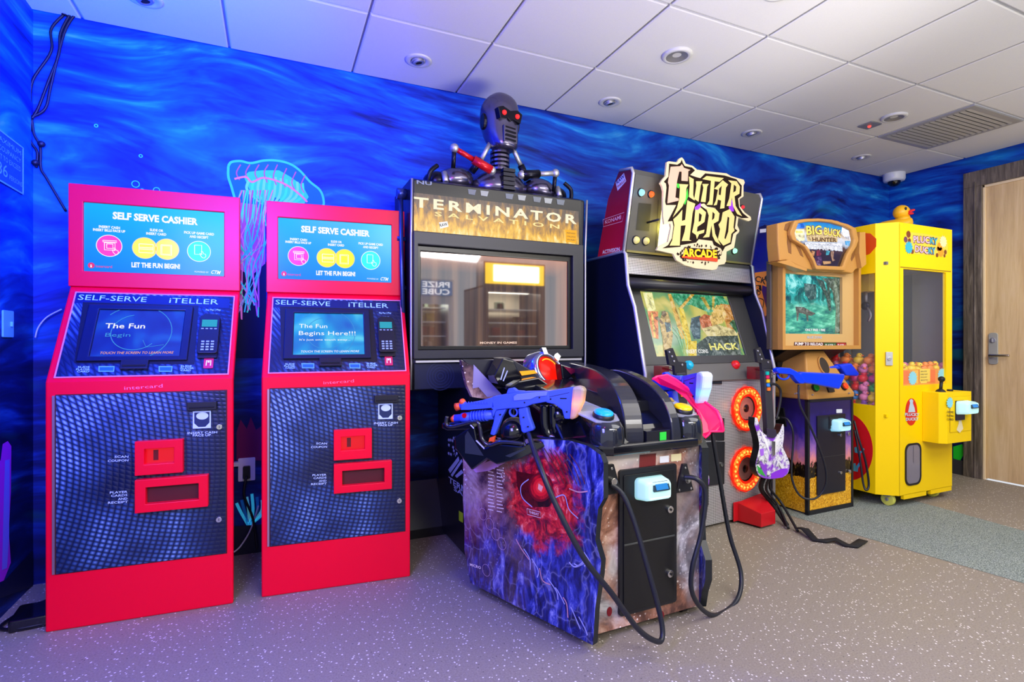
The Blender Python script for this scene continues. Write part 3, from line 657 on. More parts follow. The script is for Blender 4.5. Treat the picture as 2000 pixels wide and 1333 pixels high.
def kiosk_small_screen(t, bright):
    """the small tilted screen, drawn in the first kiosk's frame"""
    sa0, sa1, sb0, sb1 = KS['geo']; G = KC.off(.0065)
    b = MB(); b.rect(G, sa0, sa1, sb0, sb1, kiosk_screen('kiosk_screen_' + ('bright' if bright else 'dark'), bright), 0)
    W_ = sa1 - sa0; Hh = sb1 - sb0; X = lambda u: sa0 + W_*u; Y = lambda v: sb0 + Hh*v
    ln = glow('screen_light_blue', '40a0f0', .8)
    for r0, g0, g1 in ((.13, -60, 150), (.085, 100, 330)):
        b.ribbon(G, [(X(.45) + r0*math.cos(R(g)), Y(.52) + r0*math.sin(R(g))) for g in range(g0, g1, 10)], .003, ln, .001)
    if bright:
        b.text(G, 'The Fun', (X(.07), Y(.64)), (X(.47), Y(.64)), .022, WE, .0015); b.text(G, 'Begins Here!!!', (X(.07), Y(.47)), (X(.88), Y(.47)), .022, WE, .0015)
        b.text(G, "It's just one touch away...", (X(.08), Y(.34)), (X(.8), Y(.34)), .010, WE, .0015); tm = WE
    else:
        b.text(G, 'The Fun', (X(.10), Y(.60)), (X(.55), Y(.60)), .024, WE, .0015, bold=.01); b.text(G, 'Begin', (X(.12), Y(.42)), (X(.40), Y(.42)), .018, ln, .0015); tm = OE
        b.ribbon(G, [(X(.55), Y(.35)), (X(.6), Y(.2)), (X(.8), Y(.25))], .002, ln, .001)
    b.text(G, 'TOUCH THE SCREEN TO LEARN MORE', (X(.10), Y(.06)), (X(.92), Y(.06)), .011, tm, .0015, shear=.2)
    return b.build('touch_screen', t)
k1 = make_kiosk(); k2 = copy_tree(k1)
k2['label'] = 'right red self-serve cashier kiosk with bright cyan screen, beside the robot shooting game'
kiosk_small_screen(k1, False); o = kiosk_small_screen(k1, True); o.parent = k2
K2P = Pose(.269, 2.5245, -5); k2.matrix_basis = K2P.m; k2.scale = (.632/.638, 1, 1)
k2.scale = (1, 1, 1); k1['group'] = k2['group'] = 'red self-serve cashier kiosks'
# ================================================================== tall robot shooting game (screen cabinet)
TP = Pose(1.11, 2.6, 0); TF = TP.front(0)
Z5 = Z(740, 160, 3.702); Z6 = Z(760, 460, 3.921); ZA = Z(860, 680, 4.165); ZB = Z(860, 680, 2.2217)
NAVYB = mat('satin_navy_black', '14161f', .35); BEZ = mat('bezel_charcoal', '24262b', .38)
XL_, XR_ = .621-1.11, 1.60-1.11
t = thing('robot_shooting_game', 'tall black shooting game cabinet with a wide screen, gold marquee and robot bust on top', 'arcade machine', TP)
tg = t
b = MB(); sd = TP.F((XL_, 0, 0), (0, 1, 0), (0, 0, 1))
b.prism(sd, [(.02, .862), (.0, 1.0), (.0, 1.64), (-.015, 1.90), (.05, 1.925), (.42, 1.925), (.42, .862)], 0, XR_-XL_, NAVYB)
b.build('cabinet', t, bev=.008)
for x in (XL_-.008, XR_+.004):
    b = MB(); b.tube([TP.W(x, .0, .87), TP.W(x, -.012, 1.0), TP.W(x, -.012, 1.62), TP.W(x, -.03, 1.9)], .006, STEEL, 6, False); b.build('edge_trim', t)
b = MB(); a0, a1, b0, b1 = .662-1.11, 1.492-1.11, 1.085, 1.552
b.frame(TF, [(XL_, 1.022), (XR_-.02, 1.022), (XR_-.02, 1.647), (XL_, 1.647)], [(a0-.02, b0-.02), (a1+.02, b0-.02), (a1+.02, b1+.03), (a0-.02, b1+.03)], -.0, .035, BEZ)
b.frame(TF, [(a0-.02, b0-.02), (a1+.02, b0-.02), (a1+.02, b1+.03), (a0-.02, b1+.03)], [(a0, b0), (a1, b0), (a1, b1), (a0, b1)], .002, .012, mat('bezel_inner_black', '090a0d', .3))
b.build('screen_bezel', t, bev=.004)
def big_screen():
    t = NT('robot_game_screen'); x, y, z = t.xyz(t.obj())
    w = t.noise(t.map(t.obj(), (9, 1, .35)), 2.2, 3, .5)
    edge = t.math('MAXIMUM', t.n('MapRange', i0=z, i1=1.46, i2=1.56, i3=0, i4=1).outputs[0], t.n('MapRange', i0=x, i1=.31, i2=.40, i3=0, i4=.8).outputs[0])
    c = t.ramp(w, [(.35, '3a2c30'), (.5, '5c443e'), (.65, '8a6650')]); c = t.mix(t.math('MULTIPLY', edge, .8), c, 'e88a50')
    t.col((.01, .01, .01, 1)); t.emit(c, .6); m = t.fin(.03, spec=1); t.b.inputs['IOR'].default_value = 2.1; return m
b = MB(); b.rect(TF, a0, a1, b0, b1, big_screen(), .003); b.tpx(TF, 'MONEY IN GAMES', (937, 672), (1009, 671.5), 4, mat('screen_caption', '806050', .4, emi='f0d8c0', es=.8), .004, bold=.02)
b.build('screen', t)
# marquee
def marquee():
    t = NT('gold_city_marquee'); x, y, z = t.xyz(t.obj())
    n = t.noise(t.map(t.obj(), (14, 1, 5)), 2.5, 5, .6, .4); v = t.noise(t.obj(), 4, 2)
    h = t.math('ADD', t.n('MapRange', i0=z, i1=1.66, i2=1.86, i3=.62, i4=.18).outputs[0], t.math('MULTIPLY', t.math('SUBTRACT', n, .5), 1.0))
    c = t.ramp(h, [(.05, '2c2a30'), (.3, '70583c'), (.48, 'c89020'), (.62, 'ffc428'), (.8, 'fff0b0')])
    t.col((.02, .02, .02, 1)); t.emit(c, .95); m = t.fin(.3, spec=.3); return m
MQ = marquee(); FM = TP.front(-.016)
b = MB(); b.prism(FM, [(XL_+.004, 1.655), (XR_-.03, 1.65), (XR_-.03, 1.895), (XL_+.004, 1.893)], 0, .006, mat('marquee_dark_glass', '101114', .25, spec=.4))
q = [FM.px(*p) for p in Z5((250, 790), (1445, 940), (1445, 1185), (245, 1082))]
L0 = q[0][0]; b.poly(FM, [(L0, q[3][1]), (XR_-.045, q[3][1]-.002), (XR_-.045, q[1][1]), (L0, q[1][1])], MQ, .0075)
GT = glow('marquee_letters', 'fff4d0', 1.0)
b.tpx(FM, 'TERMINATOR', Z5((250, 905))[0], Z5((1425, 1030))[0], 19, GT, .0085, bold=.03, sp=1.35); b.tpx(FM, 'SALVATION', Z5((400, 972))[0], Z5((1300, 1065))[0], 8.5, mat('marquee_letters_gold', '605020', .4, emi='f0d890', es=.95), .0085, bold=.02, sp=1.7)
b.ppx(FM, Z5((430, 1020), (492, 1012), (500, 1050), (440, 1065)), WE, .0088); b.tpx(FM, 'RAW', Z5((438, 1052))[0], Z5((494, 1042))[0], 6, mat('ink_black', '101010', .5), .0095, bold=.02)
b.ppx(FM, Z5((1343, 1072), (1425, 1078), (1420, 1168), (1345, 1160)), glow('marquee_yellow_tag', 'ffb400', 1), .0088)
for k, s_ in enumerate(('PREPARED', 'CHALLENGE', 'WAR!')): b.tpx(FM, s_, Z5((1352, 1100+k*24))[0], Z5((1415, 1106+k*24))[0], 3, mat('ink_black'), .0095)
b.tpx(FM, 'NU', Z5((270, 740))[0], Z5((380, 752))[0], 7, mat('print_grey_letters', '707c84', .4), .0085, bold=.03)
for k in range(9):
    b.ppx(FM, Z5((260+k*110, 1095+k*11), (330+k*110, 1100+k*11), (310+k*110, 1135+k*11), (255+k*110, 1125+k*11)), mat(('print_smoke', 'print_ash')[k % 2], ('5c6468', '8a9088')[k % 2], .4), .0082)
for k, x in enumerate((640, 730, 910, 1000, 1110, 1190, 1280)):
    b.ppx(FM, Z5((x, 778+(x-640)*.115), (x+60, 785+(x-640)*.115), (x+50, 822+(x-640)*.115), (x+5, 815+(x-640)*.115)), mat(('print_smoke', 'print_ash')[k % 2]), .0082)
b.build('marquee', t)
# lower lip, speaker pattern, status strip
b = MB(); b.box(TF, XL_+.01, XR_-.03, .872, 1.0, -.01, .004, mat('lower_panel_navy', '101634', .3)); b.box(TF, XL_+.01, XR_-.03, 1.004, 1.014, .0, .03, STEEL)
a, q_ = TF.px(860, 735)
for k in range(5): b.ring(TF, a, q_, .012+k*.014, .016+k*.014, .004, .005, mat('lower_panel_ring', '1a2248', .3))
b.box(TF, *sorted((TF.px(903, 0)[0], TF.px(951, 0)[0])), 1.0, 1.012, .03, .04, mat('handle_blue_steel', '6888c0', .3, .7))
b.tpx(TF, 'MARQUEE AND DISPLAY FRAGILE', (922, 712), (968, 713), 2.5, WHITE, .006); b.build('lower_panel', t)
# side mounts on the left, the blue light put into their steel colour
MT = mat('mount_bluelit_steel', '3c4c78', .25, .7)
b = MB()
for z0 in (1.86, 1.63, 1.38, 1.18):
    b.tube([TP.W(XL_-.004, .12, z0), TP.W(XL_-.05 if z0 > 1.5 else XL_-.03, .12, z0)], .028 if z0 > 1.8 else .014, MT, 14, False)
b.tube([TP.W(XL_-.03, .12, 1.86), TP.W(XL_-.03, .10, 1.5), TP.W(XL_-.02, .06, .88)], .012, MT, 8, False)
for z0 in (1.86, 1.63): b.tube([TP.W(XR_+.002, .06, z0), TP.W(XR_+.025, .06, z0)], .022, NAVYB, 12, False)
b.build('side_bracket', t)
# support column and base
b = MB(); CA, CBX = .88-1.11, 1.46-1.11
b.box(TF, CA, CBX, .03, .87, -.44, .10, NAVYB); b.box(TF, CA-.25, CBX+.06, 0, .05, -.46, -.36, BLACK)
b.prism(TP.F((CA-.25, .36, 0), (0, 1, 0), (0, 0, 1)), [(0, .05), (.1, .05), (.1, .30)], 0, .25, BLACK)
sd = TP.F((CA, 0, 0), (0, -1, 0), (0, 0, 1)); TL2 = mat('side_print_ice', 'a8b4d8', .4)
b.tpx(sd, 'TERM', (877, 942), (912, 966), 11, TL2, .002, bold=.02); b.tpx(sd, 'SA', (887, 958), (905, 970), 8, TL2, .002, bold=.02)
for pts in (((880, 925), (898, 900), (896, 892), (876, 918)), ((884, 932), (904, 902), (902, 897), (881, 928)), ((893, 934), (906, 924), (902, 918), (889, 930))): b.ppx(sd, pts, TL2, .002)
b.ppx(sd, ((897, 998), (905, 1003), (905, 1022), (897, 1017)), mat('print_lime', 'b0d020', .5), .002)
rnd = random.Random(5)
for k in range(16):
    x, y = rnd.uniform(876, 892), rnd.uniform(848, 888); b.ppx(sd, ((x, y), (x+3, y+2), (x+2, y+7), (x-1, y+4)), TL2, .002)
b.build('support_column', t, bev=.003)
# plain metal robot bust on top (generic stand-in)
RM = mat('robot_gunmetal', '6c6880', .22, .9); RD = mat('robot_dark_metal', '22222c', .3, .8); RR = mat('robot_red_enamel', 'c01020', .25, .3)
bu = bpy.data.objects.new('robot_bust', None); C.objects.link(bu); bu.parent = t; MATS[bu.name] = MATS[t.name]
hx, hy = 1.163-1.11, .18
b = MB(); rings = []
for z, wv, fd, bd, sh in ((2.165, .055, .065, .03, -.03), (2.18, .075, .085, .06, -.03), (2.23, .090, .094, .09, -.012), (2.285, .098, .098, .11, 0), (2.33, .100, .098, .115, 0), (2.37, .104, .100, .125, 0), (2.42, .102, .100, .128, 0), (2.46, .086, .085, .108, 0), (2.49, .052, .052, .065, .0), (2.502, .012, .012, .015, 0)):
    r = []
    for k in range(24):
        g = 2*math.pi*k/24; x_ = math.copysign(abs(math.cos(g))**.85, math.cos(g))*wv; y_ = math.sin(g); y_ = (-fd*abs(y_)**.8 if y_ < 0 else bd*y_) + sh
        a_ = R(14); r.append(TP.W(hx + x_*math.cos(a_) - y_*math.sin(a_), hy + x_*math.sin(a_) + y_*math.cos(a_), z))
    rings.append(r)
b.loft(rings, RM); hd = b.build('head', bu, sub=1)
HF = Frame(TP.W(hx+.018, hy-.098, 0), (math.cos(R(14)), math.sin(R(14)), 0), (0, 0, 1))
b = MB(); b.prism(HF, [(-.085, 2.37), (-.07, 2.315), (-.02, 2.325), (0, 2.31), (.02, 2.325), (.07, 2.315), (.085, 2.37), (.05, 2.385), (0, 2.37), (-.05, 2.385)], -.03, .008, RD); b.build('visor', bu, bev=.004)
for s_ in (-1, 1):
    b = MB(); b.ball(HF.p(s_*.045, 2.348, .010), .013, glow('robot_eye_red', 'ff2020', 2)); b.build('eye_lamp', bu)
    b = MB(); b.disc(Frame(TP.W(hx+s_*.098, hy, 2.33), (0, -s_, 0), (0, 0, 1)), 0, 0, .035, .045, -.01, .012, RD, 20); b.build('ear_disc', bu, bev=.004)
b = MB()
for k in range(4): b.box(HF, -.035, .035, 2.205+k*.022, 2.215+k*.022, -.012, .016-.003*abs(k-1), RD)
b.box(HF, -.045, .045, 2.195, 2.285, -.03, .008, RM); b.build('mouth_grille', bu, bev=.002)
b = MB(); b.tube([TP.W(hx, hy, 2.0), TP.W(hx, hy, 2.2)], .045, RD, 14, False)
for k in range(6): b.ring(Frame(TP.W(hx, hy, 2.04+k*.024), (1, 0, 0), (0, 1, 0)), 0, 0, .03, .055, 0, .012, RM, 20)
b.build('neck', bu)
b = MB(); rings = []
for z, wv, d in ((1.915, .16, .12), (1.98, .17, .125), (2.03, .13, .10), (2.06, .08, .07)):
    rings.append([TP.W(hx+wv*math.cos(2*math.pi*k/20), hy+.02+d*math.sin(2*math.pi*k/20), z) for k in range(20)])
b.loft(rings, RM)
CFc = TP.front(hy-.115)
for k in range(5): b.box(CFc, hx-.035, hx+.035, 1.93+k*.024, 1.948+k*.024, -.02, .02, RD)
b.build('chest', bu)
for s_ in (-1, 1):
    b = MB(); b.ball(TP.W(hx+s_*.26, hy+.03, 1.985), .11, RM, .10, .075, M=Matrix.Rotation(R(s_*12), 3, 'Y')); b.ball(TP.W(hx+s_*.36, hy+.03, 1.965), .075, RD, .085, .06); b.build('shoulder', bu)
    m_ = RR if s_ < 0 else RD
    b = MB(); e0 = TP.W(hx+s_*.09, hy-.10, 2.03); e1 = TP.W(hx+s_*.30, hy-.10, 2.12 if s_ < 0 else 2.065)
    mid = e0.lerp(e1, .5); b.tube([e0, mid], .024, m_, 12, False); b.tube([mid, e1], .014, m_ if s_ < 0 else STEEL, 12, False); b.ball(e1, .024, STEEL); b.ball(e0, .024, STEEL); b.tube([e1, e1+Vector((0, .02, -.10))], .012, RD, 8, False); b.build('shoulder_piston', bu)
    b = MB(); b.tube([TP.W(hx+s_*.06, hy-.02, 2.22), TP.W(hx+s_*.12, hy-.02, 2.11)], .013, STEEL, 10, False); b.tube([TP.W(hx+s_*.12, hy-.02, 2.11), TP.W(hx+s_*.17, hy, 2.04)], .02, RD, 10, False); b.build('neck_piston', bu)
    b = MB(); b.tube([TP.W(hx+s_*.38, hy-.06, 2.03), TP.W(hx+s_*.42, hy-.07, 1.99), TP.W(hx+s_*.43, hy-.05, 1.93)], .012, RD, 8); b.tube([TP.W(hx+s_*.34, hy-.05, 2.0), TP.W(hx+s_*.34, hy-.08, 1.94)], .016, STEEL, 8, False); b.build('arm_linkage', bu)

# ================================================================== its gun pedestal in front
PP = Pose(1.33, 1.64, 1.5); PC = -.02
SL = PP.F((PC-.29, 0, 0), (.22, -.64, 0)); SLc = PP.m.inverted() @ SL.p(*SL.px(*ZB((437, 650))[0]))
def rust(name, pal, extra=None):
    t = NT(name); o = t.obj(); x, y, z = t.xyz(o)
    n = t.noise(o, 5.5, 6, .62, .8); n2 = t.noise(t.map(o, (1, 1, 1), (3, 5, 1)), 26, 4, .7)
    c = t.ramp(t.math('ADD', t.math('MULTIPLY', n, .8), t.math('MULTIPLY', n2, .2)), pal)
    v = t.n('TexVoronoi', Vector=o, Scale=75.0); rr_ = t.xyz(v.outputs['Color'])[0]
    clus = t.ramp(t.noise(t.map(o, (1, 1, 1), (7, 1, 2)), 5, 2), [(.44, '000000'), (.56, 'ffffff')])
    dots = t.math('MULTIPLY', t.math('MULTIPLY', t.math('LESS_THAN', v.outputs['Distance'], .3), t.math('LESS_THAN', rr_, .35)), clus)
    c = t.mix(dots, c, 'f0e4dc'); return t, c, (x, y, z)
t_, c_, (x, y, z) = rust('pedestal_side_print', [(.3, '18101c'), (.42, '46303a'), (.52, '8a6a64'), (.62, 'b89c92'), (.72, 'e0ccc4')])
nav = t_.ramp(t_.noise(t_.map(t_.obj(), (3, 3, 1)), 5, 6, .65, 1.5), [(.35, '0a0c2c'), (.48, '181e60'), (.58, '3c48a4'), (.70, 'a4acdc')])
g1 = t_.math('ADD', t_.math('MULTIPLY', y, -1.0), t_.math('MULTIPLY', t_.noise(t_.obj(), 7, 3), .35))
mk = t_.n('MapRange', i0=g1, i1=-.20, i2=-.08, i3=0, i4=1).outputs[0]
lc = SLc; dl = t_.math('SQRT', t_.math('ADD', t_.math('POWER', t_.math('SUBTRACT', y, lc[1]), 2), t_.math('POWER', t_.math('SUBTRACT', z, lc[2]), 2)))
rf = t_.math('SUBTRACT', t_.math('SUBTRACT', .205, dl), t_.math('MULTIPLY', t_.math('SUBTRACT', t_.noise(t_.obj(), 11, 5, .65).outputs[0], .5), .22))
redm = t_.n('MapRange', i0=rf, i1=.0, i2=.05, i3=0, i4=.95).outputs[0]
redc = t_.ramp(t_.noise(t_.map(t_.obj(), (1, 1, 1), (2, 3, 4)), 13, 6, .7, 1.4).outputs[0], [(.34, '30060c'), (.45, '8c0c18'), (.53, 'd81c22'), (.60, 'f04838'), (.70, 'f8c0a8')])
ed = t_.n('TexVoronoi', {'feature': 'DISTANCE_TO_EDGE'}, Vector=t_.n('VectorMath', {'operation': 'ADD'}, i0=t_.map(t_.obj(), (1, 1, .5)), i1=t_.n('VectorMath', {'operation': 'SCALE'}, i0=t_.noise(t_.obj(), 6, 3).outputs['Color'], Scale=.16).outputs[0]).outputs[0], Scale=13.0).outputs['Distance']
lines = t_.ramp(ed, [(.0, 'b0b0b0'), (.03, '484848'), (.09, '000000')])
nav = t_.mix(t_.math('MULTIPLY', lines, t_.noise(t_.map(t_.obj(), (1, 1, 1), (8, 8, 8)), 4, 2).outputs[0]), nav, 'c4c8ec')
mk2 = t_.n('MapRange', i0=t_.math('ADD', z, t_.math('MULTIPLY', y, -.3)), i1=.28, i2=.10, i3=0, i4=.8).outputs[0]
t_.col(t_.mix(redm, t_.mix(t_.math('MAXIMUM', mk, mk2), c_, nav), redc)); SIDEM = t_.fin(.25, spec=.5)
t_, c_, _ = rust('pedestal_front_print', [(.3, '1c1416'), (.42, '5a3a30'), (.5, '9a6a54'), (.58, 'c8a08c'), (.68, 'dcc8bc'), (.8, '5c5c64')])
gz = t_.ramp(t_.noise(t_.map(t_.obj(), (1, 1, 1), (6, 1, 9)), 7, 5, .6, 1).outputs[0], [(.3, '202228'), (.5, '74767c'), (.62, 'c8c8cc'), (.75, '30343c')]); c_ = t_.mix(t_.ramp(t_.noise(t_.map(t_.obj(), (1, 1, .6), (1, 7, 3)), 4.5, 3).outputs[0], [(.5, '000000'), (.58, 'e0e0e0')]), c_, gz)
cz = t_.n('MapRange', i0=t_.math('ADD', _[2], t_.math('MULTIPLY', _[0], -.35)), i1=.62, i2=.70, i3=0, i4=.9).outputs[0]; c_ = t_.mix(cz, c_, 'dcd0c4')
t_.col(c_); FRONTM = t_.fin(.3)
PC = -.02
ped = thing('gun_pedestal', 'black sculpted shooting game pedestal with rust and navy print, standing before the tall cabinet', 'arcade machine', PP)
b = MB(); top = Frame(PP.W(0, 0, 0), PP.F((0,)*3).u, (PP.m.to_3x3() @ Vector((0, 1, 0))))
b.prism(top, [(PC-.27, .03), (PC+.27, .03), (PC+.45, .62), (PC-.45, .62)], .035, .70, FRONTM); bodyb = b
b = MB()
for dx, dy in ((-.22, .08), (.22, .08), (-.3, .5), (.3, .5)): b.tube([PP.W(PC+dx-.012, dy, .028), PP.W(PC+dx+.012, dy, .028)], .028, RUBBER, 16, False)
b.build('caster', ped)
def dirL(p): return Vector((-.22, .64, 0)).normalized() * p
SL = PP.F((PC-.29, 0, 0), (.22, -.64, 0))       # left side slab plane; a grows to the front
b = MB(); outl = [SL.px(*p) for p in ZB((130, 1020), (105, 880), (105, 780), (98, 660), (100, 560), (96, 430), (200, 400), (400, 395), (560, 402), (640, 425), (695, 465), (708, 500), (708, 655), (684, 700), (672, 835), (698, 925), (693, 990), (672, 1130), (662, 1292))]
b.prism(SL, outl, -.028, 0, SIDEM, mat('tmolding_black', '1a1f22', .35))
def npr(name, cols, sc=10):
    t = NT(name); n = t.noise(t.map(t.obj(), (1, 1, .7), (2, 3, 4)), sc, 6, .7, 1.2); t.col(t.ramp(n, [(.34, cols[0]), (.46, cols[1]), (.58, cols[2]), (.72, cols[3])])); return t.fin(.28)
S2 = SL; RB = npr('print_red', ['38040c', 'a80c18', 'e01c24', 'f86050'], 9); RB2 = mat('print_red_dark', '700818', .35); RO = npr('print_orange_red', ['801410', 'd83020', 'f86038', 'f8b090'], 11); SOCK = npr('print_socket_black', ['08040a', '18080e', '5a0810', '200810'], 12); PALE = mat('print_pale_blue', 'a8acd0', .35); VIO = npr('print_violet_blue', ['10123c', '28307c', '5058b0', 'a8b0e0'], 22); PINKL = mat('print_pink_pale', 'd09898', .35)
b.ppx(S2, ZB((330, 535), (400, 548), (470, 600), (500, 650), (470, 690), (400, 690), (355, 655), (335, 600)), SOCK, .0016)
for r, m in ((64, RB2), (54, RB), (40, mat('print_bright_red', 'ee1c24', .3)), (26, mat('print_red_core', 'ff3a30', .3))):
    b.ppx(S2, ZB(*[(437 + r*.82*math.cos(i*.2618), 604 + r*math.sin(i*.2618)) for i in range(24)]), m, .0018 + (64-r)*.00001)
b.ppx(S2, ZB((428, 588), (448, 602), (440, 625), (425, 612)), mat('print_hot_spot', 'ffb090', .3), .0024)
b.rpx(S2, [Z(860, 680, 2.2217)(*[p])[0] for p in ((385, 570), (352, 600), (358, 650), (400, 690))], .004, PALE, .0022)
b.rpx(S2, ZB((500, 650), (540, 640), (560, 700), (600, 740)), .004, PALE, .0022)
for k in range(7): b.rpx(S2, ZB((430+k*22, 430+k*5), (470+k*22, 500+k*3), (520+k*18, 590)), .004, mat('print_rust_line', ('6a3434', '403058')[k % 2], .4), .0013)
0 and b.rpx(S2, ZB((395, 475), (470, 520), (560, 560), (700, 585)), .004, PALE, .0023); b.rpx(S2, ZB((560, 610), (600, 625), (640, 622)), .005, PINKL, .0023)
# abstract pale shards and plates
rnd = random.Random(11)
for k in range(9):
    x0 = 330+k*34; y0 = 830+k*42; b.rpx(S2, ZB((x0, y0), (x0+rnd.uniform(10, 40), y0+rnd.uniform(20, 60)), (x0+rnd.uniform(20, 60), y0+rnd.uniform(70, 110))), .005, PALE if k % 3 else PINKL, .002)
for k in range(5): b.rpx(S2, ZB((560+k*22, 930+k*6), (585+k*16, 950-k*6), (625, 935-k*12)), .005, PALE, .002)
# tiny columns of print and faint target rings
TX = mat('print_cream', 'e8dcd0', .4)
for k in range(13):
    for c0, x0 in ((0, 208), (1, 246)):
        y0 = 518+k*15+c0*8; b.ppx(S2, ZB((x0, y0), (x0+30-(k*7 % 11), y0+5), (x0+30-(k*7 % 11), y0+9), (x0, y0+4)), TX, .0016)
for x0, y0 in ((165, 680), (185, 722), (215, 765), (240, 808), (268, 850), (200, 965)):
    a_, q_ = S2.px(*ZB((x0, y0))[0]); b.ring(S2, a_, q_, .024, .0255, .001, .0016, mat('print_faint_ring', 'b090a8', .4), 20)
b.tpx(S2, 'MICRO', ZB((130, 945))[0], ZB((178, 960))[0], 5, TX, .002, bold=.02)
b.ppx(S2, ZB((378, 697), (436, 712), (438, 738), (380, 722)), mat('print_dim_red', '901820', .4), .0026); b.tpx(S2, 'THREAT', ZB((386, 716))[0], ZB((430, 729))[0], 5, TX, .003, bold=.01)
p = [S2.px(*z) for z in ZB((378, 697), (436, 712), (438, 738), (380, 722), (378, 697))]; b.ribbon(S2, p, .0018, TX, .0031)
b.build('side_panel', ped)
SR = PP.F((PC+.29, 0, 0), (-.22, -.64, 0)); b = MB()
pro = [(-.60, .07), (-.62, .5), (-.55, .72), (-.05, .72), (0, .68), (.0, .45), (-.03, .40), (-.02, .30), (.03, .24), (.03, .16), (0, .10), (-.02, .03)]
b.prism(SR, pro, -.0, .028, SIDEM, mat('tmolding_black')); b.build('side_panel', ped)
# front panel print patches and the coin door
PF = PP.front(.03)
b = bodyb
b.ppx(PF, ((1249, 889), (1281, 886), (1280, 912), (1248, 914)), mat('print_crimson_rust', '7a2a28', .4), .0016); b.ppx(PF, ((1288, 892), (1306, 890), (1306, 903), (1288, 905)), WHITE, .0018); b.ppx(PF, ((1310, 888), (1330, 886), (1330, 900), (1310, 902)), mat('sticker_cream', 'e8dca8', .4), .0018)
for x0, y0, m in ((1190, 1195, 'print_red_dark'), (1292, 1203, 'print_red_dark')):
    a_, q_ = PF.px(x0, y0); b.disc(PF, a_, q_, .012, .018, .001, .0015, mat(m), 14)
b.build('body', ped, bev=.004)
b = MB(); d0, d1, e0, e1 = -.147, .113, .092, .62
b.rrect(PF, d0-.008, d1+.008, e0-.01, e1+.008, .012, 0, .012, BLACK); b.rrect(PF, d0+.008, d1-.008, e0+.006, e1-.012, .006, .012, .016, mat('door_black', '121314', .35))
b.box(PF, d0+.008, d1-.008, .345, .352, .016, .019, mat('door_seam_steel', '606460', .3, .7)); dr = b.build('coin_door', ped, bev=.002)
for z0 in (.455, .205):
    b = MB(); b.disc(PF, d1-.035, z0, .014, .014, .016, .026, CHROME, 20); b.disc(PF, d1-.035, z0, .005, .005, .026, .029, HOLE, 12); b.build('lock', dr, bev=.001)
for x0, y0 in ((1191, 938), (1334, 935)):
    b = MB(); a_, q_ = PF.px(x0, y0); b.prism(PF, [(a_-.045, q_-.05), (a_+.045, q_-.05), (a_+.01, q_+.06), (a_-.01, q_+.06)], 0, .012, BLACK); b.disc(PF, a_, q_, .013, .013, .012, .03, CHROME, 16)
    for dx, dz in ((-.03, -.04), (.03, -.04), (0, .045)): b.disc(PF, a_+dx, q_+dz, .005, .005, .012, .015, CHROME, 10)
    b.build('cord_bracket', ped, bev=.001)
# card reader
def reader(name, F, a, q, s, parent, glowc='b8fff4', scr='1c90e8'):
    r = bpy.data.objects.new(name, None); C.objects.link(r); r.parent = parent; MATS[r.name] = MATS[parent.name]
    G = F.at(a, q)
    b = MB(); w_ = .075*s; h_ = .045*s; rings = []
    for c0, k in ((0, 1.06), (.02*s, 1.0), (.05*s, .93), (.068*s, .80)):
        rings.append([G.p(x_*k, y_*k, c0) for x_, y_ in rr(-w_, w_, -h_, h_, .018*s)])
    b.loft(rings, glow('reader_glow_shell_' + glowc, glowc, .55, 'a8c0c0')); b.build('housing', r, bev=0)
    b = MB(); T = Frame(G.p(0, .012*s, .070*s), G.u, (G.v + G.n * -.45)); b.rrect(T, -w_*.50, w_*.64, -h_*.28, h_*.62, .006*s, -.004, .004, mat('reader_bezel', '1c3440', .2)); b.rect(T, -w_*.34, w_*.52, -h_*.16, h_*.50, glow('reader_screen_blue', scr, 1.0), .005); b.build('screen', r)
    b = MB(); b.box(G, -w_*.7, w_*.8, -h_*.72, -h_*.52, .055*s, .068*s, mat('reader_slot_white', 'f0f4f4', .3, emi='c0ffff', es=.4)); b.build('card_slot', r, bev=.002)
    return r
a_, q_ = PF.px(1270, 955); reader('card_reader', PF.off(.016), a_-.018, q_+.012, .88, dr)
# deck
b = MB(); lip = [(PC-.25, -.01), (PC-.20, -.035), (PC+.20, -.035), (PC+.25, -.01), (PC+.30, .12), (PC+.46, .60), (PC-.46, .60), (PC-.30, .12)]
b.prism(top, lip, .695, .735, GLOSS); b.build('deck_lip', ped, bev=.012, seg=3)
b = MB(); PS = PP.F((PC, 0, 0), (0, 1, 0), (0, 0, 1))
b.prism(PS, [(.0, .73), (.03, .79), (.14, .85), (.40, .90), (.60, .93), (.60, .70), (.0, .70)], -.24, .24, GLOSS); b.prism(PS, [(.15, .73), (.22, .80), (.45, .85), (.62, .87), (.62, .70), (.15, .70)], -.30, .36, GLOSS)
b.build('deck', ped, bev=.014, seg=3)
def fin(x0, x1, nm='fin'):
    b = MB(); S = PP.F((0, 0, 0), (.27 if nm == 'fin' and x0 < 0 else 0, 1, 0), (0, 0, 1))
    P_ = smooth2([(-.03, .725), (-.028, .77), (-.01, .83), (.03, .885), (.10, .932), (.20, .965), (.32, .985)] + ([(.50, .995), (.72, 1.0)] if nm == 'fin' and x0 < 0 else [(.40, .972), (.43, .93)]), 4) + [(.42, .84), (.2, .78), (.05, .725)]
    b.prism(S, P_, x0, x1, mat('fin_satin_black', '23252c', .22, coat=.3)); return b.build(nm, ped, bev=.006, seg=3)
fin(-.135, -.06); fin(.055, .10)
b = MB(); S = PP.F((0, 0, 0), (0, 1, 0), (0, 0, 1))
b.prism(S, [(-.02, .725), (-.02, .772), (.045, .775), (.10, .80), (.11, .87), (.16, .875), (.40, .90), (.40, .725)], -.06, .055, mat('well_dark', '171820', .2, coat=.3)); 
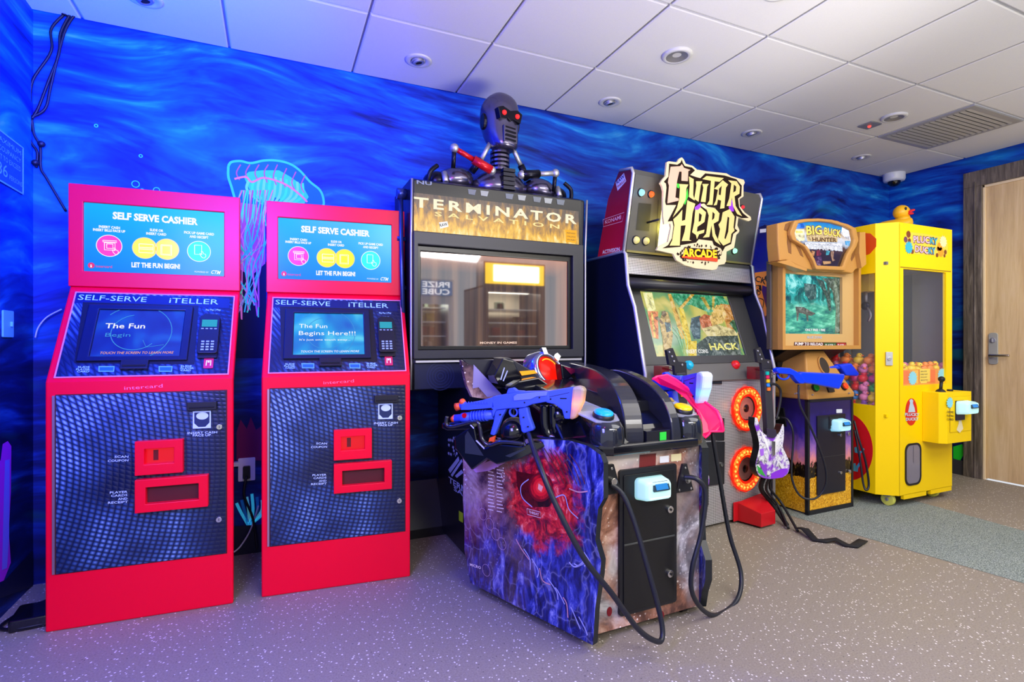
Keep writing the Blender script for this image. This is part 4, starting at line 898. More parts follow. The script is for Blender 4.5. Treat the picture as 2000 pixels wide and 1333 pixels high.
G_ = PP.front(-.021); b.box(G_, .0, .032, .733, .765, 0, .002, mat('sticker_green', '2ccc3c', .4)); b.build('centre_well', ped, bev=.004)
for x0, m, bc, nm in ((-.205, 'button_blue', '0aa8f0', 0), (.178, 'button_yellow', 'f8c800', 0)):
    b = MB(); T = Frame(PP.W(x0, .03, .72), PP.F((0,)*3).u, PP.m.to_3x3() @ Vector((0, 1, 0)))
    b.lathe(T, 0, 0, [(.062, 0), (.066, .03), (.062, .07), (.050, .095), (.0, .097)], mat('turret_smoked', '30343c', .12, .5, coat=.6), 28); b.build('button_turret', ped)
    b = MB(); T2 = Frame(PP.W(x0-.01, .06, .825), PP.F((0,)*3).u, PP.m.to_3x3() @ Vector((0, 1, .25)))
    pl = [(-.07, .02), (-.05, -.05), (.0, -.075), (.05, -.055), (.075, .0), (.05, .10), (-.0, .26), (-.06, .30), (-.09, .15)] if x0 < 0 else [(.07, .02), (.05, -.05), (0, -.075), (-.05, -.055), (-.06, .05), (-.09, .16), (-.10, .28), (0, .27), (.06, .14)]
    b.prism(T2, pl, 0, .008, mat('clear_acrylic', 'e4ecff', .08, alpha=.32, spec=.8)); b.build('acrylic_shelf', ped, bev=.002)
    b = MB(); b.lathe(T2, 0, -.02, [(.040, .008), (.040, .022), (.036, .024)], BLACK, 28); b.lathe(T2, 0, -.02, [(.036, .022), (.035, .030), (.028, .034), (0, .035)], mat(m, bc, .25, emi=bc, es=.15), 28); b.build('push_button', ped)
b = MB(); T = Frame(PP.W(.13, .22, .90), PP.F((0,)*3).u, PP.m.to_3x3() @ Vector((0, 1, .35)))
for k in range(7): b.prism(T, [(-.06, -.12+k*.04), (.05, -.13+k*.04), (.06, -.10+k*.04), (-.05, -.09+k*.04)], 0, .008+.008*(k % 2), mat('gold_foil_plate', 'c8b070', .25, .6))
b.build('gold_insert', ped, bev=.002)
# pink acrylic guard
b = MB(); q = []
for px_, py_, yy in ((1275, 741, .42), (1283, 736, .42), (1303, 733, .42), (1320, 742, .38), (1345, 760, .32), (1372, 782, .25), (1400, 803, .18), (1408, 822, .15), (1412, 843, .14), (1397, 843, .14), (1386, 843, .15), (1385, 848, .15), (1378, 855, .15), (1370, 848, .15), (1366, 815, .18), (1360, 800, .22), (1340, 780, .30), (1318, 762, .36), (1290, 752, .42)):
    q.append(PP.W(*(lambda F_, p_: (F_[0], yy, F_[1]))(PP.front(yy).px(px_, py_), 0)) if False else PP.front(yy).p(*PP.front(yy).px(px_, py_)))
n_ = len(q); off = Vector((.014, .002, 0)); PKA = mat('pink_acrylic', 'f01060', .12, alpha=.80, emi='d00850', es=.25)
b.add(q + [p_ + off for p_ in q], [list(range(n_-1, -1, -1)), list(range(n_, 2*n_))] + [[i, (i+1) % n_, n_+(i+1) % n_, n_+i] for i in range(n_)], PKA)
b.build('pink_guard', ped)
b = MB(); b.tube(q[:9], .006, mat('pink_edge_glow', 'ff2060', .2, emi='ff1860', es=.8), 6, False); b.tube(q[8:15], .005, mat('pink_edge_glow'), 6, False); b.build('guard_edge', ped)
# rear block that meets the cabinet: red lens, rings, wedge plates
b = MB(); b.prism(PS, [(.55, .70), (.60, .84), (.72, .87), (.80, .89), (.84, .90), (.84, .70)], -.25, .36, GLOSS); b.build('rear_hood', ped, bev=.01)
LF = Frame(PP.front(.70).p(*PP.front(.70).px(1071, 725)), PP.F((0,)*3).u * 1 + Vector((0, 0, -.35)), Vector((.10, .38, .92)))
b = MB(); b.lathe(LF, 0, 0, [(.11, -.06), (.10, .0), (.085, .02), (.072, .022), (.070, .006)], mat('lens_ring_chrome', '8890b0', .15, .9), 36)
for g in (60, 110): b.box(LF.at(.088*math.cos(R(g)), .088*math.sin(R(g)), .01, g), -.015, .02, -.012, .012, 0, .02, CHROME)
b.build('lens_ring', ped)
b = MB(); b.lathe(LF, 0, 0, [(.070, .004), (.05, .014), (0, .02)], glow('red_lens', 'ff1a08', 1.0, '400404'), 32)
for k in range(14):
    g = R(40 + k*7.5); b.ball(LF.p(.055*math.cos(g), .055*math.sin(g), .016), .0032, glow('led_amber', 'ffc020', 1.4), nu=8, nv=6)
b.build('red_lens', ped)
b = MB(); 
F8 = PP.front(.72); F7 = PP.front(.62)
b.prism(F8, [F8.px(*p) for p in ZA((170, 100), (270, 150), (420, 330), (530, 420), (400, 420), (260, 400), (215, 300))], -.03, 0, SIDEM); b.prism(F8, [F8.px(*p) for p in ZA((200, 95), (470, 100), (520, 330), (400, 300), (265, 150))], -.05, -.031, BEZ)
b.ppx(F8, ZA((270, 135), (500, 380), (380, 400), (310, 320), (262, 330)), mat('print_lilac_cloud', '8c86b4', .4), .002); b.build('left_wing_plate', ped)
b = MB(); b.prism(F7, [F7.px(*p) for p in ZA((510, 85), (440, 230), (470, 290), (550, 330), (660, 240), (600, 110))], -.10, 0, GLOSS); b.prism(F7, [F7.px(*p) for p in ZA((510, 85), (570, 80), (760, 190), (900, 310), (660, 250))], -.12, -.01, BEZ)
b.ppx(F7, ZA((640, 190), (760, 180), (790, 205), (660, 225)), mat('amber_strip', 'e8a020', .3, emi='ff9a10', es=.4), .004)
b.rpx(F7, ZA((520, 160), (490, 260)), .006, TL2, .002, False); b.rpx(F7, ZA((545, 185), (510, 270)), .006, TL2, .002, False); b.build('hood_block', ped, bev=.004)
F5 = PP.front(.5)
b = MB(); b.prism(F5, [F5.px(*p) for p in ZA((570, 310), (640, 270), (800, 240), (930, 330), (890, 400), (600, 400))], -.06, 0, GLOSS); b.prism(F7, [F7.px(*p) for p in ZA((980, 130), (1100, 170), (1400, 330), (1416, 420), (1250, 370), (1090, 220), (1000, 290))], -.06, 0, GLOSS)
b.ppx(F7, ZA((1000, 150), (1130, 180), (1060, 215)), mat('red_reflect_plate', '701030', .3), .003); b.build('hood_plate', ped, bev=.006)

# ------------------------------------------------------------------ rifles (traced once in the left rifle's own plane)
GP = Pose(1.065, 1.725, -44.6, .80); GF = GP.F((0, 0, 0))
GB = mat('gun_blue', '3c58d8', .4); GBL = mat('gun_pale_blue', '6c80e0', .35); GO = mat('gun_orange', 'f05820', .4)
gun = thing('toy_rifle', 'blue toy rifle with orange muzzle lying in the left cradle of the pedestal', 'light gun', GP)
gun['group'] = 'blue toy rifles on the pedestal'
def gp(name, m, c0, c1, *pts, bev=.004, extra=None, par=None):
    b = MB(); b.prism(GF, [GF.px(*p) for p in ZA(*pts)], c0, c1, m)
    if extra: extra(b)
    return b.build(name, par or gun, bev=bev, seg=2)
gp('receiver', GB, -.022, .022, (440, 392), (545, 372), (700, 352), (890, 350), (900, 430), (760, 455), (700, 480), (560, 490), (470, 500), (440, 560), (430, 480))
gp('stock', GB, -.02, .02, (870, 352), (1060, 320), (1095, 318), (1065, 575), (1020, 572), (1000, 500), (940, 455), (870, 440), extra=lambda b: (b.ppx(GF, ZA((985, 402), (1040, 403), (1038, 412), (985, 412)), HOLE, .0205), b.rpx(GF, ZA((900, 395), (1060, 360)), .002, BLACK, .0205)))
def butt_mat():
    t = NT('butt_translucent'); z = t.xyz(t.obj())[2]
    t.col(lin('a89888')); t.emit(t.ramp(z, [(.0, '302820'), (.05, 'a04808'), (.075, 'ff8a10'), (.10, 'a04808'), (.13, '302820')]), 1.3); return t.fin(.4)
gp('butt_pad', butt_mat(), -.026, .026, (1085, 315), (1130, 307), (1170, 315), (1182, 345), (1170, 440), (1110, 572), (1060, 580), (1072, 500), bev=.010)
gp('side_plate', GBL, .022, .027, (612, 390), (640, 372), (800, 355), (885, 352), (880, 385), (800, 392), (750, 415), (615, 425))
gp('hand_guard', GB, -.022, .022, (190, 455), (330, 428), (440, 398), (455, 480), (420, 485), (240, 500), (185, 500), extra=lambda b: [b.box(GF.off(.022), *(lambda p, q_: (p[0], q_[0], q_[1], p[1]))(GF.px(*ZA((245+k*22, 432))[0]), GF.px(*ZA((255+k*22, 452))[0])), 0, .003, GB) for k in range(8)])
p0, p1 = [GF.p(*GF.px(*z), 0) for z in ZA((120, 575), (400, 545))]
b = MB(); d_ = p1 - p0; b.tube([p0, p0 + d_*.2, p0 + d_*.21, p0 + d_*.5], [.016, .016, .02, .02], GB, 14, False)
for k in range(6): b.tube([p0 + d_*(.5+k*.08), p0 + d_*(.54+k*.08)], .024, GB, 14, False)
b.tube([p0 + d_*.5, p1 + d_*.12], .02, GB, 14, False); b.build('under_barrel', gun)
b = MB(); m0, m1 = [GF.p(*GF.px(*z), 0) for z in ZA((128, 482), (210, 460))]; b.tube([m0, m0.lerp(m1, .45)], [.017, .014], GO, 14, False); b.tube([m0.lerp(m1, .45), m1], .013, GB, 12, False)
n0, n1 = [GF.p(*GF.px(*z), 0) for z in ZA((95, 585), (125, 572))]; b.tube([n0, n1], [.012, .016], GO, 14, False); b.ball(GF.p(*GF.px(*ZA((180, 440))[0]), 0), .014, GO); b.build('muzzle', gun)
b = MB(); a_, q_ = GF.px(*ZA((213, 545))[0]); b.disc(GF, a_, q_, .010, .010, .014, .024, mat('gun_red_gem', 'a00818', .15, emi='c00010', es=.3), 8); b.build('side_button', gun)
gp('pistol_grip', GB, -.016, .016, (640, 490), (716, 475), (735, 560), (768, 650), (765, 668), (690, 692), (668, 678), (655, 600), bev=.007)
gp('fore_grip', GB, -.014, .014, (455, 500), (550, 492), (510, 560), (450, 712), (412, 702), (440, 600), bev=.006)
gp('grip_tip', GO, -.008, .008, (405, 730), (450, 712), (440, 765), (415, 760), (395, 765), bev=.002)
b = MB(); a_, q_ = GF.px(*ZA((598, 522))[0]); b.ring(GF, a_, q_, .013, .019, -.006, .006, GB, 20); b.prism(GF, [(a_-.003, q_-.01), (a_+.002, q_-.01), (a_+.004, q_+.012), (a_-.002, q_+.012)], -.003, .003, BLACK); b.build('trigger_guard', gun)
gp('sight', GB, -.012, .012, (545, 372), (560, 330), (600, 322), (630, 345), (690, 350), (690, 362), bev=.004)
b = MB()
for p in ZA((500, 538), (440, 495), (700, 440), (820, 400), (1040, 515), (910, 412), (725, 635), (690, 560)):
    a_, q_ = GF.px(*p); b.disc(GF, a_, q_, .003, .003, .0, .0235, HOLE, 10)
b.build('screw', gun)
g2 = copy_tree(gun); g2['label'] = 'blue toy rifle with cyan-lit butt, behind the pink guard right of the pedestal'
g2.matrix_basis = Pose(1.80, 1.86, -97, .80).m; g2.scale = (1.15, 1.15, 1.2)
for ch in g2.children:
    if ch.name.startswith('butt_pad'):
        ch.data = ch.data.copy(); t2 = NT('butt_cyan'); z = t2.xyz(t2.obj())[2]; t2.col(lin('c8d4f0')); t2.emit(t2.ramp(z, [(.0, '203040'), (.04, '0880b0'), (.06, '00d0ff'), (.08, '0880b0'), (.11, '283048')]), .8); ch.data.materials[0] = t2.fin(.4)
# cradle (part of the pedestal)
HF2 = GF.off(-.03)
b = MB(); hull = [HF2.px(*p) for p in ZA((52, 600), (150, 590), (280, 600), (318, 640), (335, 735), (395, 795), (500, 765), (690, 782), (790, 740), (850, 745), (880, 785), (790, 835), (690, 885), (492, 932), (415, 888), (292, 978), (155, 800), (150, 715), (240, 655), (95, 662), (50, 640))]
b.prism(HF2, hull, -.12, .045, GLOSS)
b.ppx(HF2, ZA((240, 700), (262, 660), (390, 860), (240, 840)), mat('hull_facet', '3a4048', .2, .4), .046); b.ppx(HF2, ZA((560, 860), (720, 795), (728, 805), (600, 872)), mat('hull_facet'), .046)
b.build('gun_cradle', ped, bev=.006)
b = MB(); b.tube([HF2.p(*HF2.px(*p, .05), .05) for p in ZA((56, 560), (50, 620), (100, 640), (285, 600), (322, 650), (340, 738), (398, 792), (500, 765), (690, 782))], .008, mat('rim_black_gloss', '20222c', .12, coat=.6), 8); b.build('cradle_rim', ped)
b = MB(); b.ball(HF2.p(*HF2.px(*ZA((590, 690))[0]), -.02), .062, GLOSS, nu=28, nv=18); b.ball(HF2.p(*HF2.px(*ZA((940, 560))[0]), -.06), .05, GLOSS, nu=24, nv=16); b.build('cradle_dome', ped)
b = MB()
for x0 in (830, 905):
    p = [HF2.p(*HF2.px(*z), -.03) for z in ZA((x0, 470), (x0+5, 640), (x0+40, 720), (x0+100, 745))]; b.tube(p, .019, GLOSS, 14)
b.build('cradle_post', ped)
b = MB(); AF = HF2.off(-.05); ac = [AF.px(*p) for p in ZA((160, 840), (200, 920), (290, 1015), (400, 1000), (560, 920), (840, 800), (960, 790), (1080, 740), (1090, 600), (1080, 590), (1060, 720), (840, 780), (500, 880), (300, 960))]
b.prism(AF, ac, -.008, 0, mat('lilac_acrylic', 'e0a0e8', .15, alpha=.45)); b.build('acrylic_edge', ped)
# cords
def pc(px_, py_, yy): F_ = PP.front(yy); return F_.p(*F_.px(px_, py_))
CORD = mat('cord_black', '1c1f28', .4)
b = MB(); b.tube([GF.p(*GF.px(1032, 846), 0), pc(1050, 900, -.02), pc(1085, 985, -.10), pc(1140, 1090, -.15), pc(1195, 1160, -.17), pc(1245, 1228, -.16), pc(1278, 1252, -.15), pc(1293, 1248, -.14), pc(1290, 1205, -.12), pc(1262, 1100, -.08), pc(1237, 1015, -.04), pc(1215, 965, -.01), pc(1192, 946, .01)], .0095, CORD, 10)
b.build('gun_cord', ped)
b = MB(); b.tube([pc(1336, 932, .0), pc(1362, 937, -.04), pc(1378, 965, -.05), pc(1370, 1040, -.05), pc(1352, 1110, -.05), pc(1352, 1158, -.04), pc(1375, 1194, -.02), pc(1404, 1201, .0), pc(1440, 1172, .04), pc(1447, 1120, .08), pc(1425, 1045, .12), pc(1408, 950, .15), pc(1392, 850, .17), pc(1394, 815, .2)], .0095, CORD, 10); b.build('gun_cord', ped)
# ================================================================== guitar rhythm game
GG = Pose(2.3845, 2.4095, 5); GHW = .557
ZC_ = Z(1120, 300, 4.4425); ZD = Z(1130, 520, 3.921); ZE = Z(1340, 720, 3.508); LA = Z(1270, 300, 9.524); LB = Z(1270, 390, 9.524); LG = Z(1440, 670, 4.758)
SIDEB = mat('side_navy_satin', '0e1330', .35); TMW = mat('silver_tmolding', 'c8c8d0', .25, .6); OLIVE = mat('graphite_panel', '4a4a46', .45); GPAN = mat('grey_control_panel', '5a5a58', .4)
gh = thing('guitar_game', 'guitar rhythm game cabinet with silver edges, jagged cream logo sign and glowing orange speakers', 'arcade machine', GG)
t = NT('perforated_metal'); x, y, z = t.xyz(t.obj())
k = 2*math.pi/.0095
h = t.math('MULTIPLY', t.math('SINE', t.math('MULTIPLY', x, k)), t.math('SINE', t.math('MULTIPLY', z, k)))
hx = t.math('SINE', t.math('MULTIPLY', x, k)); hz = t.math('SINE', t.math('MULTIPLY', z, k))
m_ = t.n('MapRange', i0=t.math('MAXIMUM', hx, hz), i1=.30, i2=.55, i3=1, i4=0).outputs[0]
t.col(t.mix(m_, 'd0d0d4', '1e1e22')); PERF = t.fin(.35, .3)
PRO = [(.0, .0), (.0, .873), (-.005, .93), (.08, 1.30), (.135, 1.425), (.155, 1.605), (.17, 1.62), (.50, 1.61), (.60, 1.55), (.60, 0)]
GS = GG.F((0, 0, 0), (0, 1, 0), (0, 0, 1))
b = MB()
b.prism(GS, PRO, -GHW, -GHW+.02, SIDEB); b.build('side_panel', gh); b = MB(); b.prism(GS, PRO, GHW-.02, GHW, SIDEB); b.build('side_panel', gh)
for s_ in (-1, 1):
    b = MB(); b.tube([GG.W(s_*(GHW-.008), y_-.003, z_) for y_, z_ in PRO[:8]], .011, TMW, 8, False); b.build('edge_molding', gh)
IN = GHW-.02
b = MB(); b.prism(GS, [(.02, .02), (.02, .88), (.10, .96), (.27, 1.42), (.18, 1.60), (.58, 1.60), (.58, .02)], -IN, IN, BLACK); b.build('cabinet', gh)
G0 = GG.front(.012)
b = MB(); b.box(G0, -IN, IN, .02, .875, -.004, 0, PERF); b.build('front_grille', gh)
GB_ = GG.F((0, .152, 1.44), (1, 0, 0), (0, .02, .16))
b = MB(); b.box(GB_, -IN, IN, .055, .165, 0, .004, PERF); b.box(GB_, -IN, IN, .150, .175, .0, .006, OLIVE); b.build('upper_grille', gh)
b = MB(); b.tube([GG.W(-IN+.002, .172, 1.445), GG.W(IN-.002, .172, 1.445)], .034, mat('bullnose_black', '1c1d22', .35), 16, False); b.build('bullnose_bar', gh)
GSC = GG.F((0, .075, .98), (1, 0, 0), (0, .15, .42))
q = [GSC.px(*p) for p in ZD((482, 198), (1160, 235), (1245, 690), (568, 692))]
sa0, sa1, sb0, sb1 = (q[0][0]+q[3][0])/2, (q[1][0]+q[2][0])/2, (q[2][1]+q[3][1])/2, (q[0][1]+q[1][1])/2
b = MB(); b.frame(GSC, [(-IN, -.01), (IN, -.01), (IN, .46), (-IN, .46)], [(sa0, sb0), (sa1, sb0), (sa1, sb1), (sa0, sb1)], 0, .012, mat('screen_surround_graphite', '3c3d3c', .35)); b.build('screen_bezel', gh, bev=.003)
def rock_screen():
    t = NT('rock_game_screen'); o = t.obj(); x, y, z = t.xyz(o)
    n = t.noise(t.map(o, (1, 1, 1)), 4.5, 3, .5, 1.2)
    c = t.ramp(n, [(.3, '2c8a6c'), (.45, '68b070'), (.55, 'c8c860'), (.68, 'f0e080')]); l = t.ramp(t.noise(t.map(o, (1, 1, 1), (4, 4, 4)), 3, 3), [(.4, '000000'), (.7, '808080')])
    c = t.mix(l, c, 'f4e4a0'); t.col((.01, .01, .01, 1)); t.emit(c, .8); return t.fin(.12, spec=.8)
E_ = lambda n, c, s=.85: nglow('rock_' + n, c, s*1.15)
b = MB(); b.rect(GSC, sa0, sa1, sb0, sb1, rock_screen(), .002)
def sp(pts, m, c=.003): b.ppx(GSC, ZD(*pts), m, c)
sp(((490, 205), (560, 205), (590, 340), (530, 350)), E_('pale', 'f4f0a0')); sp(((690, 205), (860, 215), (1100, 232), (1150, 300), (1000, 360), (860, 300), (760, 300)), E_('green', '38a070'))
sp(((525, 345), (605, 350), (610, 560), (565, 550), (545, 460)), E_('orange_stripe', 'e88040')); sp(((550, 360), (565, 360), (590, 550), (575, 550)), E_('yellow_stripe', 'f0d060'), .0035)
sp(((640, 350), (680, 352), (700, 420), (720, 520), (700, 690), (650, 690), (640, 560), (615, 430)), E_('figure_sand', 'c8a860'), .0036); sp(((655, 430), (700, 440), (705, 500), (670, 510)), E_('figure_teal', '305868'), .004); sp(((632, 350), (660, 345), (672, 375), (650, 395), (632, 380)), E_('figure_brown', '6a5030'), .0042); sp(((575, 400), (600, 385), (650, 440), (640, 450)), E_('figure_brown', '6a5030'), .0042)
sp(((680, 215), (705, 215), (770, 400), (820, 560), (780, 560), (740, 420)), E_('gold_truss', 'd8a838'), .0038); sp(((860, 215), (885, 220), (780, 340), (760, 330)), E_('gold_truss', 'd8a838'), .0040); sp(((930, 240), (960, 240), (1010, 330), (990, 340)), E_('gold_truss2', 'c8b048'), .0040); sp(((1020, 235), (1040, 235), (1035, 340), (1018, 340)), E_('gold_truss2', 'c8b048'), .0041)
sp(((765, 320), (800, 330), (850, 520), (870, 640), (830, 640), (800, 520)), E_('yellow_neck', 'e8c820'), .0042); sp(((835, 580), (900, 575), (915, 690), (850, 690)), E_('yellow_neck', 'e8c820'), .0043)
sp(((860, 400), (930, 380), (930, 560), (880, 560), (850, 480)), E_('dark_teal', '285060'), .0036); sp(((920, 400), (960, 370), (1040, 390), (1060, 460), (1020, 520), (940, 490)), E_('red_hair', 'c86838'), .0039); sp(((1050, 300), (1100, 300), (1130, 380), (1100, 440), (1020, 460), (1000, 400)), E_('face_gold', 'e8c068'), .0042); sp(((1080, 290), (1170, 300), (1200, 500), (1150, 520), (1110, 400)), E_('amber_hair', 'c88838'), .0040)
sp(((940, 480), (1060, 450), (1220, 500), (1215, 540), (980, 540)), E_('stripes_cream', 'e0d090'), .0044); sp(((900, 600), (980, 540), (1215, 535), (1245, 690), (900, 690)), E_('road_grey', '485850'), .0045)
sp(((1180, 410), (1150, 440), (1210, 520), (1222, 480)), E_('green_dark', '3c7048'), .0046)
b.tpx(GSC, 'HACK', ZD((1005, 645))[0], ZD((1225, 640))[0], 12, E_('yellow_letters', 'e8e070', .95), .0055, bold=.03); b.tpx(GSC, 'INSERT COINS', ZD((825, 672))[0], ZD((990, 668))[0], 7, WE, .0055, bold=.01)
for k in range(4): b.rpx(GSC, ZD((690+k*30, 470), (760+k*22, 560), (800+k*10, 690)), .004, E_('lines_mint', '90d8a0'), .0048)
b.build('screen', gh)
# control shelf
GC = GG.F((0, .0, .87), (1, 0, 0), (0, .055, .10))
b = MB(); b.box(GC, -IN, IN, 0, .115, 0, .01, GPAN); b.build('control_panel', gh, bev=.004)
for (x0, y0), c in (((1342, 716), 'button_cyan'), ((1433, 715), 'button_red')):
    b = MB(); a_, q_ = GC.px(x0, y0); b.lathe(GC, a_, q_, [(.028, .01), (.028, .02), (.022, .022), (.022, .032), (.015, .036), (0, .037)], mat(c, {'button_cyan': '10b0d8', 'button_red': 'd81820'}[c], .25), 24); b.build('start_button', gh)
# header with side print
H0 = [(.17, 1.62), (.09, 2.045), (.10, 2.075), (.20, 2.09), (.30, 1.95), (.40, 1.62)]
def redgrad():
    t = NT('header_side_print'); z = t.xyz(t.obj())[2]; n = t.noise(t.obj(), 5, 3)
    t.col(t.ramp(t.math('ADD', t.n('MapRange', i0=z, i1=1.62, i2=2.08, i3=0, i4=1).outputs[0], t.math('MULTIPLY', t.math('SUBTRACT', n, .5), .3)), [(0, 'c81838'), (.5, 'a01430'), (1, '5a1028')])); return t.fin(.35)
b = MB(); b.prism(GS, H0, -GHW+.004, GHW-.004, OLIVE); b.poly(GG.F((-GHW+.004, 0, 0), (0, -1, 0)), [(-y_, z_) for y_, z_ in H0], redgrad(), .001); b.build('header', gh)
for s_ in (-1, 1):
    b = MB(); b.tube([GG.W(s_*(GHW-.006), y_-.004, z_) for y_, z_ in H0[:4]], .010, TMW, 8, False); b.build('header_molding', gh)
GSL = GG.F((-GHW+.004, 0, 0), (0, -1, 0)); b = MB()
b.tpx(GSL, 'ACTIVISION', ZC_((253, 873))[0], ZC_((403, 845))[0], 7, WHITE, .002, bold=.02); b.tpx(GSL, 'KONAMI', ZC_((277, 612))[0], ZC_((415, 568))[0], 7, mat('print_rose', 'e8b0b8', .4), .002, bold=.02)
p = [GSL.px(*z_) for z_ in ZC_((258, 575), (443, 512), (425, 590), (262, 636), (258, 575))]; b.ribbon(GSL, p, .003, mat('print_rose'), .002)
b.ppx(GSL, ZC_((368, 250), (440, 170), (460, 240), (385, 325)), mat('print_ice', 'c8d0e8', .4), .002); b.tpx(GSL, 'RAW', ZC_((380, 268))[0], ZC_((448, 205))[0], 7, mat('print_blue_ink', '203080', .4), .003, bold=.03); b.tpx(GSL, 'THRILLS', ZC_((385, 305))[0], ZC_((455, 238))[0], 5, mat('print_crimson_ink', 'a01830', .4), .003, bold=.02)
b.build('side_lettering', gh)
GH_ = GG.F((0, .168, 1.62), (1, 0, 0), (0, -.08, .425))
b = MB(); b.box(GH_, -GHW+.02, GHW-.02, .0, .43, 0, .006, OLIVE); b.box(GH_, -GHW+.02, GHW-.02, .0, .012, .006, .012, mat('brass_lip', '8a8450', .4, .4))
GH2 = GH_.off(.006)
b.ppx(GH2, ZC_((565, 428), (675, 438), (655, 675), (540, 665)), mat('panel_recess', '25261f', .5), .001)
b.ppx(GH2, ZC_((765, 470), (860, 480), (850, 850), (725, 840)), mat('light_box_white', 'f0e8c0', .4, emi='fff8d8', es=.9), .0015)
b.rpx(GH2, ZC_((735, 400), (710, 860)), .003, HOLE, .002, False); b.rpx(GH2, ZC_((480, 880), (880, 900)), .003, HOLE, .002, False); b.build('header_face', gh)
def hl(p, c, s_, r, nm='header_light'):
    b = MB(); a_, q_ = GH2.px(*ZC_(p)[0]); b.lathe(GH2, a_, q_, [(r+.004, 0), (r+.004, .006), (r, .008)], BLACK, 20); b.lathe(GH2, a_, q_, [(r, .007), (r*.8, .018), (0, .022)], c, 20); return b.build(nm, gh)
hl((583, 340), glow('lamp_blue_white', '90e0ff', 1.6), 1, .020); hl((668, 355), glow('lamp_orange', 'ff6018', 1.6), 1, .018); hl((538, 752), mat('lamp_cream', 'c8c078', .3, emi='a09850', es=.3), 1, .022); hl((623, 760), mat('lamp_cream'), 1, .022); hl((1390, 845), glow('lamp_green', 'a0ffc8', 1.6), 1, .018); hl((1458, 466), glow('lamp_red', 'ff3040', 1.0), 1, .012)
def plight(name, loc, col, e, r=.02):
    l = bpy.data.lights.new(name, 'POINT'); l.energy = e; l.color = col; l.shadow_soft_size = r; o = bpy.data.objects.new(name, l); o.location = loc; C.objects.link(o)
# small lamps throw their own colour on the header
for p, c, e in (((583, 340), (.2, .6, 1), .08), ((668, 355), (1, .3, .05), .08), ((1390, 845), (.1, 1, .4), .10), ((1458, 466), (1, .1, .1), .03)):
    a_, q_ = GH2.px(*ZC_(p)[0]); plight('header_lamp_light', GH2.p(a_, q_, .04), c, e)
a_, q_ = GH2.px(1330, 450); plight('sign_backlight', GH2.p(a_-.12, q_, .03), (1, .9, .15), 1.3); plight('sign_backlight', GH2.p(a_+.1, q_+.12, .03), (.55, .1, 1), .25)
# logo sign
SF = GG.front(.02)
so = LA((188, 550), (230, 480), (285, 420), (310, 160), (345, 145), (500, 165), (545, 90), (590, 72), (625, 110), (660, 190), (790, 230), (870, 300), (1050, 330), (1420, 370), (1500, 420), (1740, 490), (1760, 540), (1735, 600), (1735, 800), (1660, 850), (1665, 980), (1760, 1100), (1870, 1180), (1880, 1235), (1830, 1260)) + LB((1640, 330), (1620, 480), (1660, 570), (1650, 610), (1600, 660), (1560, 900), (1420, 970), (1410, 1150), (1380, 1200), (1270, 1220), (1230, 1300), (1150, 1310), (850, 1280), (640, 1220), (490, 1130), (430, 1010), (120, 940), (150, 880), (330, 790), (385, 520), (375, 450), (260, 460), (240, 300)) + LA((240, 900), (245, 700), (220, 600))
b = MB(); b.prism(SF, [SF.px(*p) for p in so], -.012, 0, mat('sign_cream_edge', 'd0bf98', .4, spec=.2, emi='f0e0b0', es=.10))
DK = mat('logo_dark_brown', '20140e', .6, spec=.1); CR = mat('logo_cream', 'd4be78', .4, spec=.2, emi='f0d880', es=.08); CRP = mat('logo_cream_pink', 'd0a48c', .4, spec=.2, emi='f0c0a0', es=.08)
dk1 = LA((250, 530), (335, 430), (350, 190), (500, 210), (560, 170), (585, 115), (605, 180), (640, 235), (770, 260), (830, 315), (740, 400), (850, 440), (930, 460), (1020, 370), (1380, 410), (1600, 480), (1700, 600), (1690, 790), (1630, 840), (1650, 1000), (1720, 1110), (1830, 1200), (1700, 1205), (1560, 1150), (1480, 1060), (1460, 1090), (1300, 1090), (1240, 1020), (1060, 990), (1000, 930), (900, 950), (830, 1050), (700, 860), (640, 960), (560, 1080), (320, 1270), (480, 960), (290, 960), (275, 900), (300, 640), (290, 560))
b.ppx(SF, dk1, DK, .0015)
dk2 = LB((320, 410), (490, 180), (640, 60), (720, 10), (900, 90), (1040, 190), (1270, 150), (1460, 180), (1600, 320), (1570, 540), (1620, 580), (1540, 640), (1500, 830), (1390, 880), (1340, 970), (1310, 910), (1180, 850), (1150, 770), (900, 740), (850, 800), (560, 850), (560, 880), (220, 910), (330, 850), (400, 720), (430, 500), (410, 400))
b.ppx(SF, dk2, DK, .0018)
L_ = lambda zf, pts, m, c=.0035: b.ppx(SF, zf(*pts), m, c)
# G
L_(LA, ((370, 250), (545, 240), (580, 200), (620, 270), (740, 310), (700, 330), (690, 520), (570, 510), (575, 340), (530, 340), (490, 520), (460, 820), (520, 840), (520, 880), (310, 930), (340, 600), (320, 540)), CRP)
L_(LA, ((530, 570), (700, 580), (665, 650), (650, 850), (590, 990), (410, 1190), (490, 1010), (530, 860), (545, 640)), CR)
# U
L_(LA, ((710, 430), (800, 480), (790, 770), (820, 880), (710, 810), (725, 600)), CR); L_(LA, ((840, 520), (960, 520), (930, 600), (890, 900), (810, 850), (850, 600)), CR)
# I
L_(LA, ((960, 570), (1080, 570), (1050, 620), (1020, 910), (930, 900), (980, 640)), CR)
# T
L_(LA, ((960, 480), (1040, 420), (1360, 460), (1280, 530), (1190, 520), (1150, 960), (1040, 960), (1090, 880), (1120, 510)), CR)
# A
L_(LA, ((1180, 660), (1340, 500), (1440, 580), (1400, 640), (1370, 1020), (1290, 1030), (1310, 880), (1250, 860), (1230, 960), (1170, 970), (1210, 880), (1250, 680)), CR); L_(LA, ((1270, 660), (1320, 600), (1300, 780), (1265, 770)), DK, .0042)
